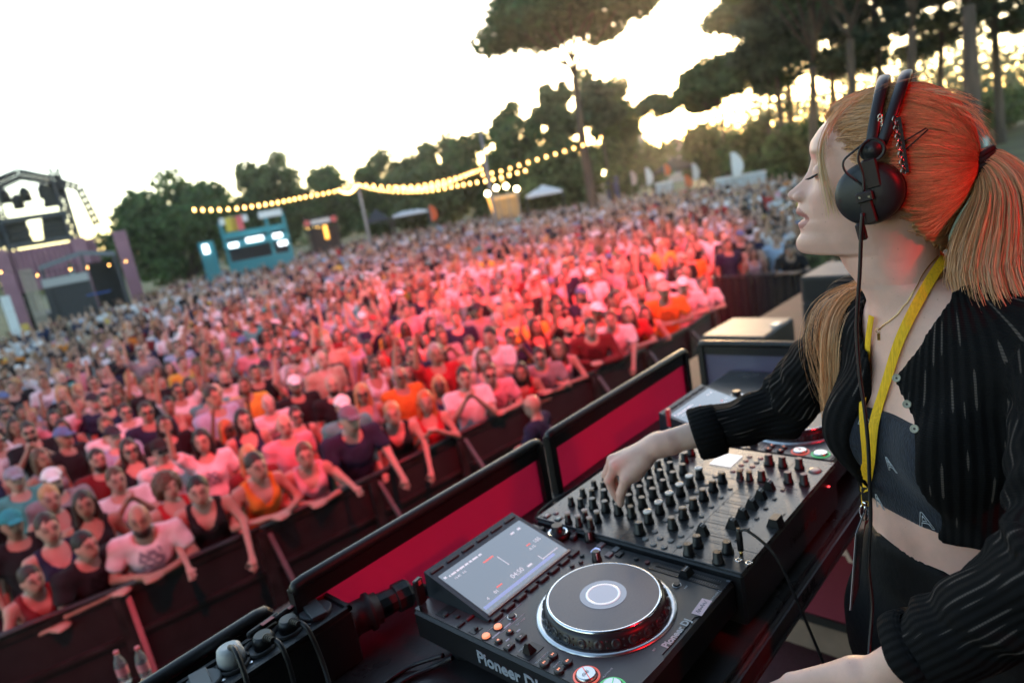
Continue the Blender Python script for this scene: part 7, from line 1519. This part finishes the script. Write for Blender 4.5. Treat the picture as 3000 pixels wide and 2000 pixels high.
pj = sx(*z3(760, 330), -.085); MB().box(pj, (.005, .013, .020), bev=.001).obj('buckle', M_KNOB, ly); pj = sx(*z3(756, 370), -.085); MB().box(pj, (.003, .012, .016)).obj('strap_end', M_YEL, ly)
mb = MB(); p0 = sx(*z3(752, 398), -.085); mb.lathe([(.004, 0), (.004, .006)], p0, 12); p1 = sx(*z3(742, 450), -.085)
mb.tube([p1 + np.array((0, .0055 * math.cos(a), .012 * math.sin(a))) for a in np.linspace(0, 2 * math.pi, 17)], .0012, 6, cap=False); mb.tube([p0, p0 + (0, .002, -.012)], .0018, 6); mb.obj('clip', M_CHROME, ly)
ca, cb_ = sx(*z3(738, 470), -.085), sx(*z3(700, 955), -.080); cd = norm(cb_ - ca); cn = norm(np.array((.10, .99, .05))); cs_ = norm(np.cross(cd, cn)); cn = np.cross(cs_, cd); Lc = np.linalg.norm(cb_ - ca)
MB().box((ca + cb_) / 2 + cs_ * -.02, (.062, Lc, .0016), np.stack([cs_, cd, cn], 1)).obj('pass_card', mat('pass_card', (.05, .05, .06), .22), ly); MB().box((ca + cb_) / 2 + cs_ * -.02 + cn * .0012, (.062, Lc, .0006), np.stack([cs_, cd, cn], 1)).obj('card_front', mat('card_white', (.6, .62, .66), .35), ly)
nk = empty('necklace', (0, 0, 0), 0, 'fine gold chain with a small pendant on her collarbone', 'necklace'); nk.matrix_world = hp.matrix_world.copy(); NP = []
for q in ((1000, 112), (950, 165), (900, 235), (865, 310), (840, 350), (805, 415), (780, 440), (745, 490), (720, 512), (685, 540), (655, 560), (618, 598)):
    p_, nr = march(*z2(*q), bodyf); NP.append(p_ + nr * .0012)
MB().tube(spline(NP, 60), .00065, 6).obj('chain', mat('gold', (.72, .48, .18), .25, metal=1), nk); p_ = NP[-1]; MB().tube([p_ + np.array((-.001, .003 * math.cos(a), .003 * math.sin(a))) for a in np.linspace(0, 6.283, 13)], .0006, 5, cap=False).obj('ring', mat('gold', (.72, .48, .18), .25, metal=1), nk); MB().box(p_ + (-.001, 0, -.009), (.002, .004, .010), bev=.0006).obj('pendant', mat('gold', (.72, .48, .18), .25, metal=1), nk)
# ================================================================== haze volume, added to lift dark tones and spread the sun glow
mh = bpy.data.materials.new('added_haze'); mh.use_nodes = True; _n = mh.node_tree; _n.nodes.clear(); _o = _n.nodes.new('ShaderNodeOutputMaterial'); _v = _n.nodes.new('ShaderNodeVolumePrincipled')
_v.inputs['Color'].default_value = (.93, .94, .95, 1); _v.inputs['Density'].default_value = .00042; _v.inputs['Anisotropy'].default_value = .8; _n.links.new(_v.outputs[0], _o.inputs['Volume'])
hz = MB().box((60, 60, 12), (420, 420, 27)).obj('haze', mh); hz['kind'] = 'stuff'; hz['label'] = 'thin haze volume added over the park to lift the dark trees'
